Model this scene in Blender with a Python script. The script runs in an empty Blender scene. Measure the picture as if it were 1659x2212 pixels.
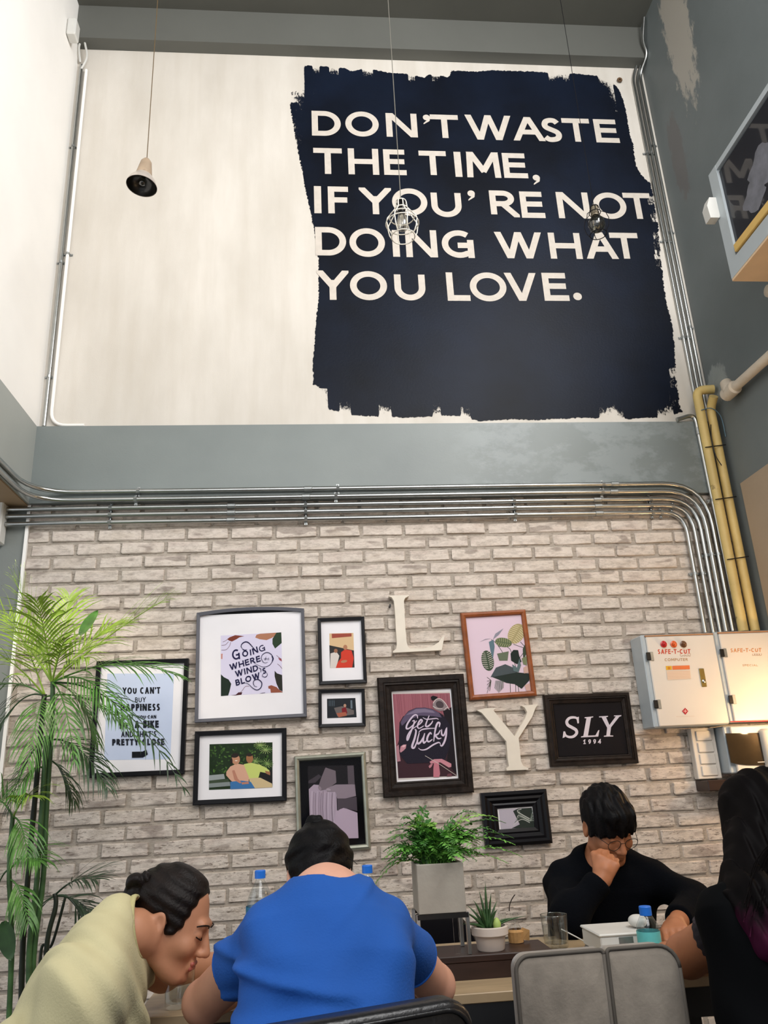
import bpy, math, random
import numpy as np
from mathutils import Vector, Matrix
from mathutils.geometry import tessellate_polygon
random.seed(7)
S = bpy.context.scene
COL = S.collection

# ------------------------------------------------------------------ camera
CX, CY, F = 829.5, 1106.0, 1698.4
CAM = np.array([0.0, -4.0, 1.24])
CR = np.array([0.99573685, -0.07978638, -0.04628463])
CU = np.array([0.0175242, -0.32901278, 0.94416285])
CF = np.array([0.09055957, 0.94094884, 0.32621196])
cd = bpy.data.cameras.new('camera'); cam = bpy.data.objects.new('camera', cd); COL.objects.link(cam)
cam.matrix_world = Matrix(((CR[0], CU[0], -CF[0], CAM[0]), (CR[1], CU[1], -CF[1], CAM[1]), (CR[2], CU[2], -CF[2], CAM[2]), (0, 0, 0, 1)))
cd.sensor_fit = 'HORIZONTAL'; cd.sensor_width = 36; cd.lens = F / 1659 * 36; cd.clip_start = 0.05
S.camera = cam

# ------------------------------------------------------------------ world, lights, exposure
S.view_settings.view_transform = 'Standard'; S.view_settings.look = 'None'
S.view_settings.gamma = 1; S.view_settings.use_curve_mapping = False
S.view_settings.exposure = 0.0
S.cycles.transparent_max_bounces = 40
w = bpy.data.worlds.new('world'); S.world = w; w.use_nodes = True
w.node_tree.nodes['Background'].inputs[0].default_value = (0.90, 0.95, 1.0, 1)
w.node_tree.nodes['Background'].inputs[1].default_value = 0.70

def area(name, loc, target, sx, sy, power, col):
    l = bpy.data.lights.new(name, 'AREA'); l.shape = 'RECTANGLE'; l.size = sx; l.size_y = sy; l.energy = power; l.color = col
    o = bpy.data.objects.new(name, l); COL.objects.link(o); o.location = loc
    o.rotation_euler = (Vector(target) - Vector(loc)).to_track_quat('-Z', 'Y').to_euler(); return o
area('daylight_upper_window', (2.15, -3.0, 4.9), (-1.46, -1.2, 3.9), 2.2, 1.8, 225, (1.0, 0.99, 0.98))
area('daylight_front_glazing', (0.6, -5.4, 4.3), (0.2, 0.0, 3.2), 2.8, 2.2, 100, (1.0, 0.98, 0.96))
area('daylight_left_shopfront', (-3.3, -2.6, 1.9), (0.4, -1.0, 1.2), 2.2, 2.2, 16, (0.93, 0.97, 1.0))
def lamp(name, kind, loc, power, col, radius=0.05, target=None, angle=60):
    l = bpy.data.lights.new(name, kind); l.energy = power; l.color = col; l.shadow_soft_size = radius
    o = bpy.data.objects.new(name, l); COL.objects.link(o); o.location = loc
    if kind == 'SPOT':
        l.spot_size = math.radians(angle); l.spot_blend = 0.6
        o.rotation_euler = (Vector(target) - Vector(loc)).to_track_quat('-Z', 'Y').to_euler()
    return o
lamp('warm_room_lamp', 'POINT', (2.0, -1.75, 2.1), 11, (1.0, 0.70, 0.38), 0.08)
lamp('warm_spot_over_palm', 'SPOT', (-1.42, -1.15, 2.68), 34, (1.0, 0.86, 0.66), 0.04, (-1.20, -0.35, 1.6), 68)

# ------------------------------------------------------------------ pixel rays to world points
def ray(x, y): return CF + CR * (x - CX) / F - CU * (y - CY) / F
def at(x, y, Y=0.0):
    d = ray(x, y); return CAM + d * ((Y - CAM[1]) / d[1])
def atz(x, y, Z):
    d = ray(x, y); return CAM + d * ((Z - CAM[2]) / d[2])
def atx(x, y, X):
    d = ray(x, y); return CAM + d * ((X - CAM[0]) / d[0])
def pix(P):
    d = np.asarray(P) - CAM; z = d @ CF
    return CX + F * (d @ CR) / z, CY - F * (d @ CU) / z
def crop(ox, oy, s, pts): return [(ox + a / s, oy + b / s) for a, b in pts]
def V(*a): return np.array(a, float)

# ------------------------------------------------------------------ materials
def lin(c):
    if isinstance(c, str): c = [int(c[i:i + 2], 16) / 255 for i in (0, 2, 4)]
    return tuple((x / 12.92 if x <= 0.04045 else ((x + 0.055) / 1.055) ** 2.4) for x in c) + (1,)
class NT:
    def __init__(s, name):
        s.m = bpy.data.materials.new(name); s.m.use_nodes = True; s.t = s.m.node_tree; s.b = s.t.nodes['Principled BSDF']; s.out = s.t.nodes['Material Output']
    def n(s, kind, **kw):
        x = s.t.nodes.new(kind)
        for k, v in kw.items(): setattr(x, k, v)
        return x
    def l(s, a, b): s.t.links.new(a, b)
    def val(s, sock, v):
        if hasattr(v, 'links') or isinstance(v, bpy.types.NodeSocket): s.l(v, sock)
        else: sock.default_value = v
    def mix(s, fac, a, b, mode='MIX'):
        x = s.n('ShaderNodeMix', data_type='RGBA', blend_type=mode)
        s.val(x.inputs[0], fac); s.val(x.inputs[6], a); s.val(x.inputs[7], b); return x.outputs[2]
    def pos(s): return s.n('ShaderNodeNewGeometry').outputs['Position']
    def scale(s, vec, sc):
        x = s.n('ShaderNodeVectorMath', operation='MULTIPLY'); s.l(vec, x.inputs[0]); x.inputs[1].default_value = sc; return x.outputs[0]
    def noise(s, vec, scale, detail=4, rough=0.55):
        x = s.n('ShaderNodeTexNoise'); s.l(vec, x.inputs['Vector']); x.inputs['Scale'].default_value = scale
        x.inputs['Detail'].default_value = detail; x.inputs['Roughness'].default_value = rough; return x.outputs['Fac']
    def ramp(s, fac, stops):
        x = s.n('ShaderNodeValToRGB'); s.l(fac, x.inputs[0]); e = x.color_ramp.elements
        while len(e) < len(stops): e.new(0.5)
        for i, (p, c) in enumerate(stops): e[i].position = p; e[i].color = c if len(c) == 4 else (*c, 1)
        return x.outputs[0]
    def math(s, op, a, b=0.0, clamp=False):
        x = s.n('ShaderNodeMath', operation=op, use_clamp=clamp); s.val(x.inputs[0], a); s.val(x.inputs[1], b); return x.outputs[0]
    def bump(s, h, strength=0.3, dist=0.01):
        x = s.n('ShaderNodeBump'); x.inputs['Strength'].default_value = strength; x.inputs['Distance'].default_value = dist
        s.l(h, x.inputs['Height']); s.l(x.outputs[0], s.b.inputs['Normal'])
    def attr(s, name): return s.n('ShaderNodeAttribute', attribute_name=name)
MATS = {}
def mat(name, col, rough=0.6, metal=0.0, var=0.12, sc=9.0, bump=0.0, bsc=60.0, spec=0.5, trans=0.0, coat=0.0, stretch=(1, 1, 1), dirt=None, ior=1.45, sheen=0.0):
    if name in MATS: return MATS[name]
    N = NT(name); c = lin(col); p = N.scale(N.pos(), stretch)
    f = N.noise(p, sc)
    dk = tuple(x * (1 - var) for x in c[:3]); lt = tuple(min(1, x * (1 + var)) for x in c[:3])
    o = N.ramp(f, [(0.3, dk), (0.7, lt)])
    if dirt:
        g = N.ramp(N.noise(p, dirt[1], 6, 0.7), [(dirt[2], (0, 0, 0)), (dirt[2] + 0.12, (1, 1, 1))])
        o = N.mix(g, o, lin(dirt[0]))
    N.l(o, N.b.inputs['Base Color'])
    N.b.inputs['Roughness'].default_value = rough; N.b.inputs['Metallic'].default_value = metal
    N.b.inputs['Specular IOR Level'].default_value = spec; N.b.inputs['Transmission Weight'].default_value = trans
    N.b.inputs['Coat Weight'].default_value = coat; N.b.inputs['IOR'].default_value = ior
    N.b.inputs['Sheen Weight'].default_value = sheen
    if bump: N.bump(N.noise(N.pos(), bsc, 5), bump)
    MATS[name] = N.m; return N.m
def mat_print(name='printed_paper', rough=0.55):
    if name in MATS: return MATS[name]
    N = NT(name); N.l(N.attr('col').outputs['Color'], N.b.inputs['Base Color']); N.b.inputs['Roughness'].default_value = rough; N.b.inputs['Specular IOR Level'].default_value = .1
    MATS[name] = N.m; return N.m
def mat_glass(name, col='ffffff', rough=0.02, amount=0.0, ior=1.45):
    # thin clear pane: mostly see-through with a fresnel reflection
    if name in MATS: return MATS[name]
    N = NT(name); tr = N.n('ShaderNodeBsdfTransparent'); gl = N.n('ShaderNodeBsdfGlossy'); gl.inputs['Roughness'].default_value = rough
    tr.inputs[0].default_value = lin(col); fr = N.n('ShaderNodeLayerWeight'); fr.inputs[0].default_value = 0.5
    f = N.math('ADD', N.math('MULTIPLY', N.math('POWER', fr.outputs['Facing'], 4.5), 0.75 * (ior - 1) / 0.45), 0.012 * (ior - 1) / .45 + amount * .5, True); mx = N.n('ShaderNodeMixShader'); N.l(f, mx.inputs[0]); N.l(tr.outputs[0], mx.inputs[1]); N.l(gl.outputs[0], mx.inputs[2])
    N.l(mx.outputs[0], N.out.inputs[0]); MATS[name] = N.m; return N.m

M_white = mat('white_wall_paint', 'f6f3ee', 0.8, var=0.03, sc=2.2, bump=0.06, bsc=40)
def mat_plaster():
    N = NT('cream_plaster'); p = N.pos()
    a = N.noise(N.scale(p, (1, 1, 0.35)), 2.6, 5); b = N.noise(N.scale(p, (7, 1, 0.6)), 1.6, 4); c = N.noise(p, 160, 3)
    o = N.ramp(a, [(0.3, lin('c5beb3')[:3]), (0.7, lin('dbd5cc')[:3])])
    o = N.mix(N.ramp(b, [(0.45, (0, 0, 0)), (0.8, (.4, .4, .4))]), o, lin('bfb6a8'))
    N.l(o, N.b.inputs['Base Color']); N.b.inputs['Roughness'].default_value = 0.75; N.bump(c, 0.12, 0.004); return N.m
M_plaster = mat_plaster()
M_grey = mat('grey_wall_paint', '7b7f7b', 0.55, var=0.07, sc=1.6, bump=0.08, bsc=90)
def mat_beam():
    N = NT('grey_beam_paint'); p = N.pos()
    o = N.ramp(N.noise(p, 1.6, 4), [(0.3, lin('737a79')[:3]), (0.7, lin('7f8684')[:3])])
    sx = N.n('ShaderNodeSeparateXYZ'); N.l(p, sx.inputs[0])
    m = N.math('MULTIPLY', N.ramp(N.noise(N.scale(p, (1, 1, 1.6)), 3.2, 7, 0.7), [(0.47, (0, 0, 0)), (0.56, (1, 1, 1))]), N.ramp(sx.outputs[0], [(0.75, (0, 0, 0)), (0.95, (1, 1, 1))]))
    o = N.mix(N.math('MULTIPLY', m, 0.22), o, lin('a9b1b4'))
    N.l(o, N.b.inputs['Base Color']); N.b.inputs['Roughness'].default_value = 0.42; N.bump(N.noise(p, 120, 4), 0.08, 0.004); return N.m
M_beam = mat_beam()
M_ceil = mat('dark_ceiling_paint', '55554f', 0.7, var=0.06, sc=2)
def mat_rightwall():
    N = NT('dark_grey_wall_paint'); p = N.pos()
    o = N.ramp(N.noise(p, 1.4, 4), [(0.3, lin('676e6f')[:3]), (0.7, lin('747b7c')[:3])])
    def patch(o, c, r, col, amt, hard=0.25):
        d = N.n('ShaderNodeVectorMath', operation='SUBTRACT'); N.l(p, d.inputs[0]); d.inputs[1].default_value = c
        q = N.n('ShaderNodeVectorMath', operation='DIVIDE'); N.l(d.outputs[0], q.inputs[0]); q.inputs[1].default_value = r
        ln = N.n('ShaderNodeVectorMath', operation='LENGTH'); N.l(q.outputs[0], ln.inputs[0])
        v = N.math('ADD', ln.outputs['Value'], N.math('MULTIPLY', N.math('SUBTRACT', N.noise(N.scale(p, (1, 2.5, 1)), 9, 6, .7), 0.5), 1.5))
        f = N.ramp(v, [(0.80, (1, 1, 1)), (0.80 + hard, (0, 0, 0))])
        return N.mix(N.math('MULTIPLY', f, amt), o, lin(col))
    o = patch(o, (2.34, -0.50, 5.75), (1, 0.16, 0.75), 'b4aea3', 0.85)
    o = patch(o, (2.34, -0.13, 3.33), (1, 0.12, 0.12), '9aa09d', 0.7)
    o = patch(o, (2.34, -0.22, 4.9), (1, 0.09, 0.35), '6a5a58', 0.4, 0.4)
    N.l(o, N.b.inputs['Base Color']); N.b.inputs['Roughness'].default_value = 0.5; N.bump(N.noise(p, 110, 4), 0.1, 0.004); return N.m
M_right = mat_rightwall()
M_beige = mat('beige_lower_wall_paint', 'a8957f', 0.7, var=0.06, sc=2.2, bump=0.15, bsc=50)
M_soffit = mat('tan_soffit_board', '9a8266', 0.6, var=0.1, sc=4)
M_floor = mat('dark_concrete_floor', '4b4844', 0.5, var=0.15, sc=3)
def mat_brick(name, mortar=False):
    N = NT(name); p = N.pos()
    big = N.noise(N.scale(p, (1, 1, 1)), 1.3, 3); mid = N.noise(N.scale(p, (4.4, 1, 13.9)), 1.0, 2); fine = N.noise(N.scale(p, (1, 1, 2.2)), 22, 8, .75); sp = N.noise(N.scale(p, (.8, 1, 3.2)), 30, 8, .8)
    if mortar:
        o = N.ramp(fine, [(0.3, lin('a1968a')[:3]), (0.7, lin('c0b5a8')[:3])])
        o = N.mix(N.ramp(sp, [(0.53, (0, 0, 0)), (0.66, (.9, .9, .9))]), o, lin('54483c'))
    else:
        o = N.ramp(mid, [(0.25, lin('cdbfb0')[:3]), (0.5, lin('e2d6ca')[:3]), (0.75, lin('d3c3b8')[:3])])
        o = N.mix(N.ramp(fine, [(0.46, (0, 0, 0)), (0.70, (.6, .6, .6))]), o, lin('94867a'))
        blot = N.noise(N.scale(p, (2.2, 1, 6)), 4.5, 6, .7)
        o = N.mix(N.ramp(blot, [(0.52, (0, 0, 0)), (0.68, (.4, .4, .4))]), o, lin('8a7d73'))
        # chips where the whitewash is gone, more of them lower down the wall
        sx = N.n('ShaderNodeSeparateXYZ'); N.l(p, sx.inputs[0])
        lowr = N.ramp(N.math('MULTIPLY', sx.outputs[2], 0.4), [(0.35, (1, 1, 1)), (0.95, (.25, .25, .25))])
        chip = N.math('MULTIPLY', N.ramp(sp, [(0.55, (0, 0, 0)), (0.60, (1, 1, 1))]), lowr)
        o = N.mix(N.math('MULTIPLY', chip, 0.8), o, lin('5f4c3c'))
        o = N.mix(N.math('MULTIPLY', N.ramp(N.noise(N.scale(p, (5, 1, 16)), .9, 2), [(0.60, (0, 0, 0)), (0.64, (1, 1, 1))]), 0.5), o, lin('75655c'))
        r2 = N.noise(N.scale(p, (1, 1, 2)), 5, 5)
        o = N.mix(N.math('MULTIPLY', N.ramp(r2, [(0.6, (0, 0, 0)), (0.72, (1, 1, 1))]), 0.22), o, lin('a3806b'))
    N.l(o, N.b.inputs['Base Color']); N.b.inputs['Roughness'].default_value = 0.85
    N.bump(N.math('ADD', fine, N.math('MULTIPLY', sp, 0.7)), 0.75, 0.006); return N.m
M_brick = mat_brick('whitewashed_brick'); M_mortar = mat_brick('pale_mortar', True)
M_steel = mat('galvanised_steel', 'b4b6b4', 0.28, metal=1.0, var=0.08, sc=14)
M_steel2 = mat('dull_galvanised_clip', 'a2a5a4', 0.4, metal=0.9, var=0.15, sc=30)
M_dkmetal = mat('dark_metal', '2b2a29', 0.4, metal=0.6)
M_yellow = mat('yellow_pipe_paint', 'd0b674', 0.45, var=0.12, sc=6, dirt=('5e4a22', 14, 0.64), bump=0.1)
M_foam = mat('white_pipe_lagging', 'cfc2b0', 0.75, var=0.08, sc=14, bump=0.3, bsc=50)
M_black = mat('black_frame_lacquer', '0f0e12', 0.35, var=0.1, spec=.25)
M_blackwood = mat('dark_carved_wood', '211915', 0.5, spec=.2, var=0.45, sc=9, stretch=(3, 1, 3), bump=0.3, bsc=40)
M_graywood = mat('slate_grey_frame', '57575f', 0.45, var=0.08)
M_silver = mat('aged_silver_frame', '9fa092', 0.35, metal=0.55, var=0.15, sc=20)
M_oak = mat('reddish_wood_frame', '8f4f2a', 0.4, var=0.25, sc=12, stretch=(2, 1, 2))
M_mat = mat('white_mat_board', 'efecef', 0.8, var=0.02)
M_blackmat = mat('black_mat_board', '09080b', 0.8, var=0.02, spec=.05)
M_print = mat_print()
M_pane = mat_glass('picture_glass', rough=0.06)
M_letter = mat('cream_painted_wood_letter', 'e3dacb', 0.6, var=0.05, sc=12)
M_navyletter = mat('cream_letter_paint', 'c9c0b5', 0.75, var=0.06, sc=30)
M_cab = mat('pale_enamelled_cabinet', 'd6cfc6', 0.35, var=0.03, sc=3)
M_cabside = mat('grey_enamelled_cabinet_side', 'b4bcc0', 0.4, var=0.03)
M_tabletop = mat('pale_wood_table_top', 'a89273', 0.35, var=0.15, sc=6, stretch=(1, 8, 1))
M_tableedge = mat('dark_table_edge', '16171a', 0.5, var=0.1)
M_walnut = mat('dark_walnut', '2f1f1a', 0.4, var=0.25, sc=10, stretch=(1, 6, 6))
M_suede = mat('grey_brown_suede', '857c71', 0.85, var=0.30, sc=11, bump=0.15, bsc=120, sheen=0.3)
M_seam = mat('suede_piping', '5c564f', 0.8)
M_leather = mat('black_leather', '121316', 0.3, var=0.15, bump=0.12, bsc=90)
M_concrete = mat('pale_concrete', 'a39d92', 0.7, var=0.09, sc=12, bump=0.1, dirt=('8d8780', 9, 0.66))
M_pot = mat('white_ceramic', 'cfc3b9', 0.5, var=0.06, sc=10)
M_soil = mat('potting_soil', '2d241c', 0.95, var=0.3, sc=60, bump=0.6)
M_fern = mat('fern_green', '4f8a2c', 0.5, var=0.45, sc=25)
M_palm = mat('palm_green', '4d7a33', 0.42, var=0.5, sc=14)
M_palmlt = mat('lit_palm_green', '8aa83c', 0.42, var=0.35, sc=14)  # yellower green on upper fronds, painting in the warm light on them
M_cane = mat('palm_cane_green', '36542c', 0.5, var=0.45, sc=7, stretch=(1, 1, 2.0))
M_canedk = mat('old_palm_cane', '20281a', 0.5, var=0.4, sc=9)
M_aloe = mat('aloe_green', '3c5a34', 0.4, var=0.4, sc=22)
M_skin1 = mat('light_brown_skin', 'b98263', 0.5, var=0.07, sc=20, spec=0.4)
M_skin2 = mat('pale_skin', 'd19d86', 0.5, var=0.06, sc=20, spec=0.4)
M_skin3 = mat('tan_skin', 'a96f4e', 0.5, var=0.06, sc=20, spec=0.4)
M_lip = mat('lip_colour', 'a3574a', 0.45)
M_hair = mat('black_hair', '070608', 0.5, var=0.5, sc=40, stretch=(1, 1, .3), bump=0.25, bsc=160, spec=0.15)
M_hairbr = mat('dark_brown_hair', '150e0c', 0.48, var=0.5, sc=40, bump=0.25, bsc=160, spec=0.22)
M_yel = mat('pale_yellow_cotton', 'c6bd94', 0.85, var=0.06, sc=8, bump=0.2, bsc=220)
M_yelrib = mat('pale_yellow_rib', 'bdb583', 0.85, var=0.06, sc=8, bump=0.3, bsc=300)
M_blue = mat('cobalt_blue_jersey', '1250a2', 0.85, var=0.06, sc=8, bump=0.2, bsc=220)
M_knit = mat('navy_black_knit', '05070c', 0.95, var=0.2, sc=8, bump=0.2, bsc=200, spec=.1)
M_dress = mat('black_cotton_dress', '040507', 0.9, var=0.2, sc=8, spec=.1)
M_jeans = mat('dark_trousers', '1c212b', 0.85)
M_clear = mat_glass('clear_glass', 'fcfdfc', 0.03, 0.14)
M_water = mat_glass('water', 'f8fafb', 0.02, 0.03, 1.2)
M_pet = mat_glass('clear_bottle_plastic', 'f6f9fa', 0.08, 0.12)
M_cap = mat('blue_bottle_cap', '1d6fd6', 0.4)
M_whitepl = mat('white_plastic', 'd3d2cd', 0.45, var=0.04)

# ------------------------------------------------------------------ object helpers
BASE = {}
def tag(o, label=None, cat=None, group=None, kind=None):
    if label: o['label'] = label
    if cat: o['category'] = cat
    if group: o['group'] = group
    if kind: o['kind'] = kind
    return o
def thing(name, label, cat, loc, group=None):
    o = bpy.data.objects.new(name, None); COL.objects.link(o); o.location = [float(v) for v in loc]; o.empty_display_size = 0.05
    BASE[o] = np.array(loc, float); return tag(o, label, cat, group)
class MB:
    def __init__(s): s.v = []; s.f = []; s.mi = []; s.col = []; s.cm = None; s.cc = (1, 1, 1, 1)
    def add(s, vs, fs, mi=0):
        n = len(s.v); s.v += [tuple(float(c) for c in v) for v in vs]
        for f in fs: s.f.append(tuple(i + n for i in f)); s.mi.append(mi); s.col.append(s.cc)
        return s
    def box(s, lo, hi, mi=0, bev=0.0):
        lo = np.minimum(lo, hi); hi = np.maximum(lo, hi)
        return s.obox((np.array(lo) + hi) / 2, V(1, 0, 0), V(0, 1, 0), V(0, 0, 1), (np.array(hi) - lo) / 2, mi, bev)
    def obox(s, c, ax, ay, az, h, mi=0, bev=0.0):
        c = np.array(c, float); h = np.array(h, float)
        if bev <= 0:
            vs = [c + ax * h[0] * i + ay * h[1] * j + az * h[2] * k for i in (-1, 1) for j in (-1, 1) for k in (-1, 1)]
            return s.add(vs, [(0, 1, 3, 2), (4, 6, 7, 5), (0, 4, 5, 1), (2, 3, 7, 6), (0, 2, 6, 4), (1, 5, 7, 3)], mi)
        b = min(bev, *(h * 0.9)); vs = []; idx = {}
        for i in (-1, 1):
            for j in (-1, 1):
                for k in (-1, 1):
                    for a in range(3):
                        q = h.copy(); q -= b; q[a] += b
                        idx[i, j, k, a] = len(vs); vs.append(c + ax * q[0] * i + ay * q[1] * j + az * q[2] * k)
        fs = []
        def I(t, a): return idx[t[0], t[1], t[2], a]
        for a in range(3):
            for sg in (-1, 1):
                o = [x for x in range(3) if x != a]
                cyc = []
                for u, v in ((-1, -1), (1, -1), (1, 1), (-1, 1)):
                    t = [0, 0, 0]; t[a] = sg; t[o[0]] = u; t[o[1]] = v; cyc.append(tuple(t))
                fs.append(tuple(I(t, a) for t in cyc))
                for e in range(3):
                    pass
        for a in range(3):
            for b2 in range(a + 1, 3):
                c3 = 3 - a - b2
                for sa in (-1, 1):
                    for sb in (-1, 1):
                        t1 = [0, 0, 0]; t1[a] = sa; t1[b2] = sb; t1[c3] = -1; t2 = list(t1); t2[c3] = 1
                        fs.append((I(t1, a), I(t2, a), I(t2, b2), I(t1, b2)))
        for i in (-1, 1):
            for j in (-1, 1):
                for k in (-1, 1): fs.append(tuple(idx[i, j, k, a] for a in range(3)))
        return s.add(vs, fs, mi)
    def tube(s, pts, r, n=8, mi=0, caps=True, flat=None):
        pts = [np.array(p, float) for p in pts]; rs = r if hasattr(r, '__len__') else [r] * len(pts)
        rings = []; prev = None
        for i, p in enumerate(pts):
            t = pts[min(i + 1, len(pts) - 1)] - pts[max(i - 1, 0)]; t /= (np.linalg.norm(t) + 1e-12)
            if prev is None:
                a = V(0, 0, 1) if abs(t[2]) < 0.9 else V(1, 0, 0); u = np.cross(t, a)
            else: u = prev - t * (prev @ t)
            u /= (np.linalg.norm(u) + 1e-12); prev = u; w_ = np.cross(t, u)
            rings.append([p + rs[i] * (u * math.cos(q) + w_ * math.sin(q) * (flat or 1)) for q in [2 * math.pi * k / n for k in range(n)]])
        vs = [v for r_ in rings for v in r_]; fs = []
        for i in range(len(pts) - 1):
            for k in range(n): fs.append((i * n + k, i * n + (k + 1) % n, (i + 1) * n + (k + 1) % n, (i + 1) * n + k))
        if caps: fs.append(tuple(range(n - 1, -1, -1))); fs.append(tuple((len(pts) - 1) * n + k for k in range(n)))
        return s.add(vs, fs, mi)
    def lathe(s, c, prof, n=32, mi=0, axis=None, cap0=False, cap1=False):
        c = np.array(c, float); az = V(0, 0, 1) if axis is None else np.array(axis, float) / np.linalg.norm(axis)
        a = V(1, 0, 0) if abs(az[0]) < 0.9 else V(0, 1, 0); u = np.cross(az, a); u /= np.linalg.norm(u); w_ = np.cross(az, u)
        vs = [c + az * z + r * (u * math.cos(2 * math.pi * k / n) + w_ * math.sin(2 * math.pi * k / n)) for r, z in prof for k in range(n)]
        fs = [(i * n + k, i * n + (k + 1) % n, (i + 1) * n + (k + 1) % n, (i + 1) * n + k) for i in range(len(prof) - 1) for k in range(n)]
        if cap0: fs.append(tuple(range(n - 1, -1, -1)))
        if cap1: fs.append(tuple((len(prof) - 1) * n + k for k in range(n)))
        return s.add(vs, fs, mi)
    def prism(s, poly, to3, depth, mi=0, back=True):
        # poly: 2D list, to3(u,v,d) -> 3D point; front face at d=0, back at depth
        n = len(poly); tris = tessellate_polygon([[Vector((a, b, 0)) for a, b in poly]])
        vs = [to3(a, b, 0) for a, b in poly]; fs = [tuple(t) for t in tris]
        if depth:
            vs += [to3(a, b, depth) for a, b in poly]
            fs += [(i, (i + 1) % n, n + (i + 1) % n, n + i) for i in range(n)]
            if back: fs += [tuple(n + i for i in reversed(t)) for t in tris]
        return s.add(vs, fs, mi)
    def build(s, name, m, parent=None, smooth=False, base=None, autos=None):
        me = bpy.data.meshes.new(name); b = BASE[parent] if parent is not None else (np.array(base, float) if base is not None else None)
        vv = np.array(s.v) if s.v else np.zeros((0, 3))
        if b is None:
            b = V((vv[:, 0].min() + vv[:, 0].max()) / 2, (vv[:, 1].min() + vv[:, 1].max()) / 2, vv[:, 2].min())
        vv = vv - b
        me.from_pydata(vv.tolist(), [], s.f); ms = m if isinstance(m, (list, tuple)) else [m]
        for x in ms: me.materials.append(x)
        if len(ms) > 1: me.polygons.foreach_set('material_index', s.mi)
        if s.cm:
            ca = me.color_attributes.new('col', 'FLOAT_COLOR', 'CORNER'); arr = []
            for p, c in zip(me.polygons, s.col): arr += list(c) * p.loop_total
            ca.data.foreach_set('color', arr)
        fix_normals(me)
        if smooth: me.polygons.foreach_set('use_smooth', [True] * len(me.polygons))
        if autos: me.set_sharp_from_angle(angle=math.radians(autos)) 
        me.update()
        o = bpy.data.objects.new(name, me); COL.objects.link(o)
        if parent is not None: o.parent = parent
        else: o.location = b.tolist()
        BASE[o] = b; return o
import bmesh
def fix_normals(me):
    bm = bmesh.new(); bm.from_mesh(me); bmesh.ops.recalc_face_normals(bm, faces=bm.faces); bm.to_mesh(me); bm.free()
def smooth_path(pts, n=6):
    pts = [np.array(p, float) for p in pts]; out = []
    for i in range(len(pts) - 1):
        p0 = pts[max(i - 1, 0)]; p1 = pts[i]; p2 = pts[i + 1]; p3 = pts[min(i + 2, len(pts) - 1)]
        for k in range(n):
            t = k / n; out.append(0.5 * ((2 * p1) + (-p0 + p2) * t + (2 * p0 - 5 * p1 + 4 * p2 - p3) * t * t + (-p0 + 3 * p1 - 3 * p2 + p3) * t ** 3))
    out.append(pts[-1]); return out
def bend_path(pts, r=0.12, n=7):
    # straight runs joined by round bends
    pts = [np.array(p, float) for p in pts]; out = [pts[0]]
    for i in range(1, len(pts) - 1):
        a = pts[i - 1] - pts[i]; b = pts[i + 1] - pts[i]; la, lb = np.linalg.norm(a), np.linalg.norm(b); d = min(r, la * 0.49, lb * 0.49)
        p, q = pts[i] + a / la * d, pts[i] + b / lb * d
        for k in range(n + 1):
            t = k / n; out.append((1 - t) ** 2 * p + 2 * t * (1 - t) * pts[i] + t * t * q)
    out.append(pts[-1]); return out

# ------------------------------------------------------------------ the room
XL, XR, ZT, ZB, ZBEAM = -1.46, 2.335, 5.851, 3.131, 2.692
CEIL = 6.13
def struct(name, mb, m, parent=None, **k):
    o = mb.build(name, m, parent, **k)
    if parent is None: o['kind'] = 'structure'
    return o
wall_back = struct('wall_back', MB().box((-3.2, 0.012, 0), (XR + 0.12, 0.20, CEIL + 0.1)), M_mortar)
struct('plaster', MB().box((XL - 0.02, -0.012, ZB - 0.02), (XR, 0.0119, CEIL)), M_plaster, wall_back)
struct('painted_render', MB().box((-3.2, -0.006, 0), (XL - 0.012, 0.0119, ZBEAM + 0.3)), M_grey, wall_back)
struct('edge_strip', MB().box((XL - 0.012, -0.022, 0), (XL + 0.004, 0.0119, ZBEAM)), M_white, wall_back)
struct('trim_1', MB().box((XL, -0.045, ZBEAM), (XR, 0.0115, ZB)), M_beam)
struct('trim_2', MB().box((XL - 0.9, -6.0, ZBEAM), (XL, -0.001, ZB), bev=0.0), mat('lit_grey_beam_paint', 'a0a4a0', .55, var=.05, sc=2))  # lighter colour stands in for the light on this beam face
tr2 = bpy.data.objects['trim_2']
struct('soffit_board', MB().box((XL - 0.9, -6.0, ZBEAM - 0.008), (XL - 0.012, -0.001, ZBEAM - 0.0005)), M_soffit, tr2)
struct('trim_3', MB().box((XL, -0.10, ZT), (XR, -0.0125, CEIL)), mat('shaded_grey_beam_paint', '5f605b', .7, var=.05, sc=2))  # beam colour darkened to stand in for the dimmer light up here
struct('wall_left', MB().box((XL - 0.2, -6.0, ZB + 0.0005), (XL - 0.001, 0.0119, CEIL)), M_white)
struct('wall_right', MB().box((XR + 0.001, -6.0, 0.001), (XR + 0.2, 0.0115, CEIL)), M_right)
wr = bpy.data.objects['wall_right']
struct('lower_paint_band', MB().prism([(0.0 - 0.16, 0.02), (-5.9, 0.02), (-5.9, 2.70), (-0.16, 2.70)], lambda a, b, d: (XR - 0.003 + d, a, b), 0.0038), M_beige, wr)  # stops short of the corner; dark strip left stands for the pipes' shadow
struct('ceiling', MB().box((XL - 0.2, -6.0, CEIL), (XR + 0.2, 0.2, CEIL + 0.15)), M_ceil)
struct('floor', MB().box((-3.2, -6.2, -0.1), (XR + 0.2, 0.2, 0.0)), M_floor)

struct('mortar_bed', MB().box((XL + .005, -.0055, 0), (XR, .0119, ZBEAM)), M_mortar, wall_back)
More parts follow.
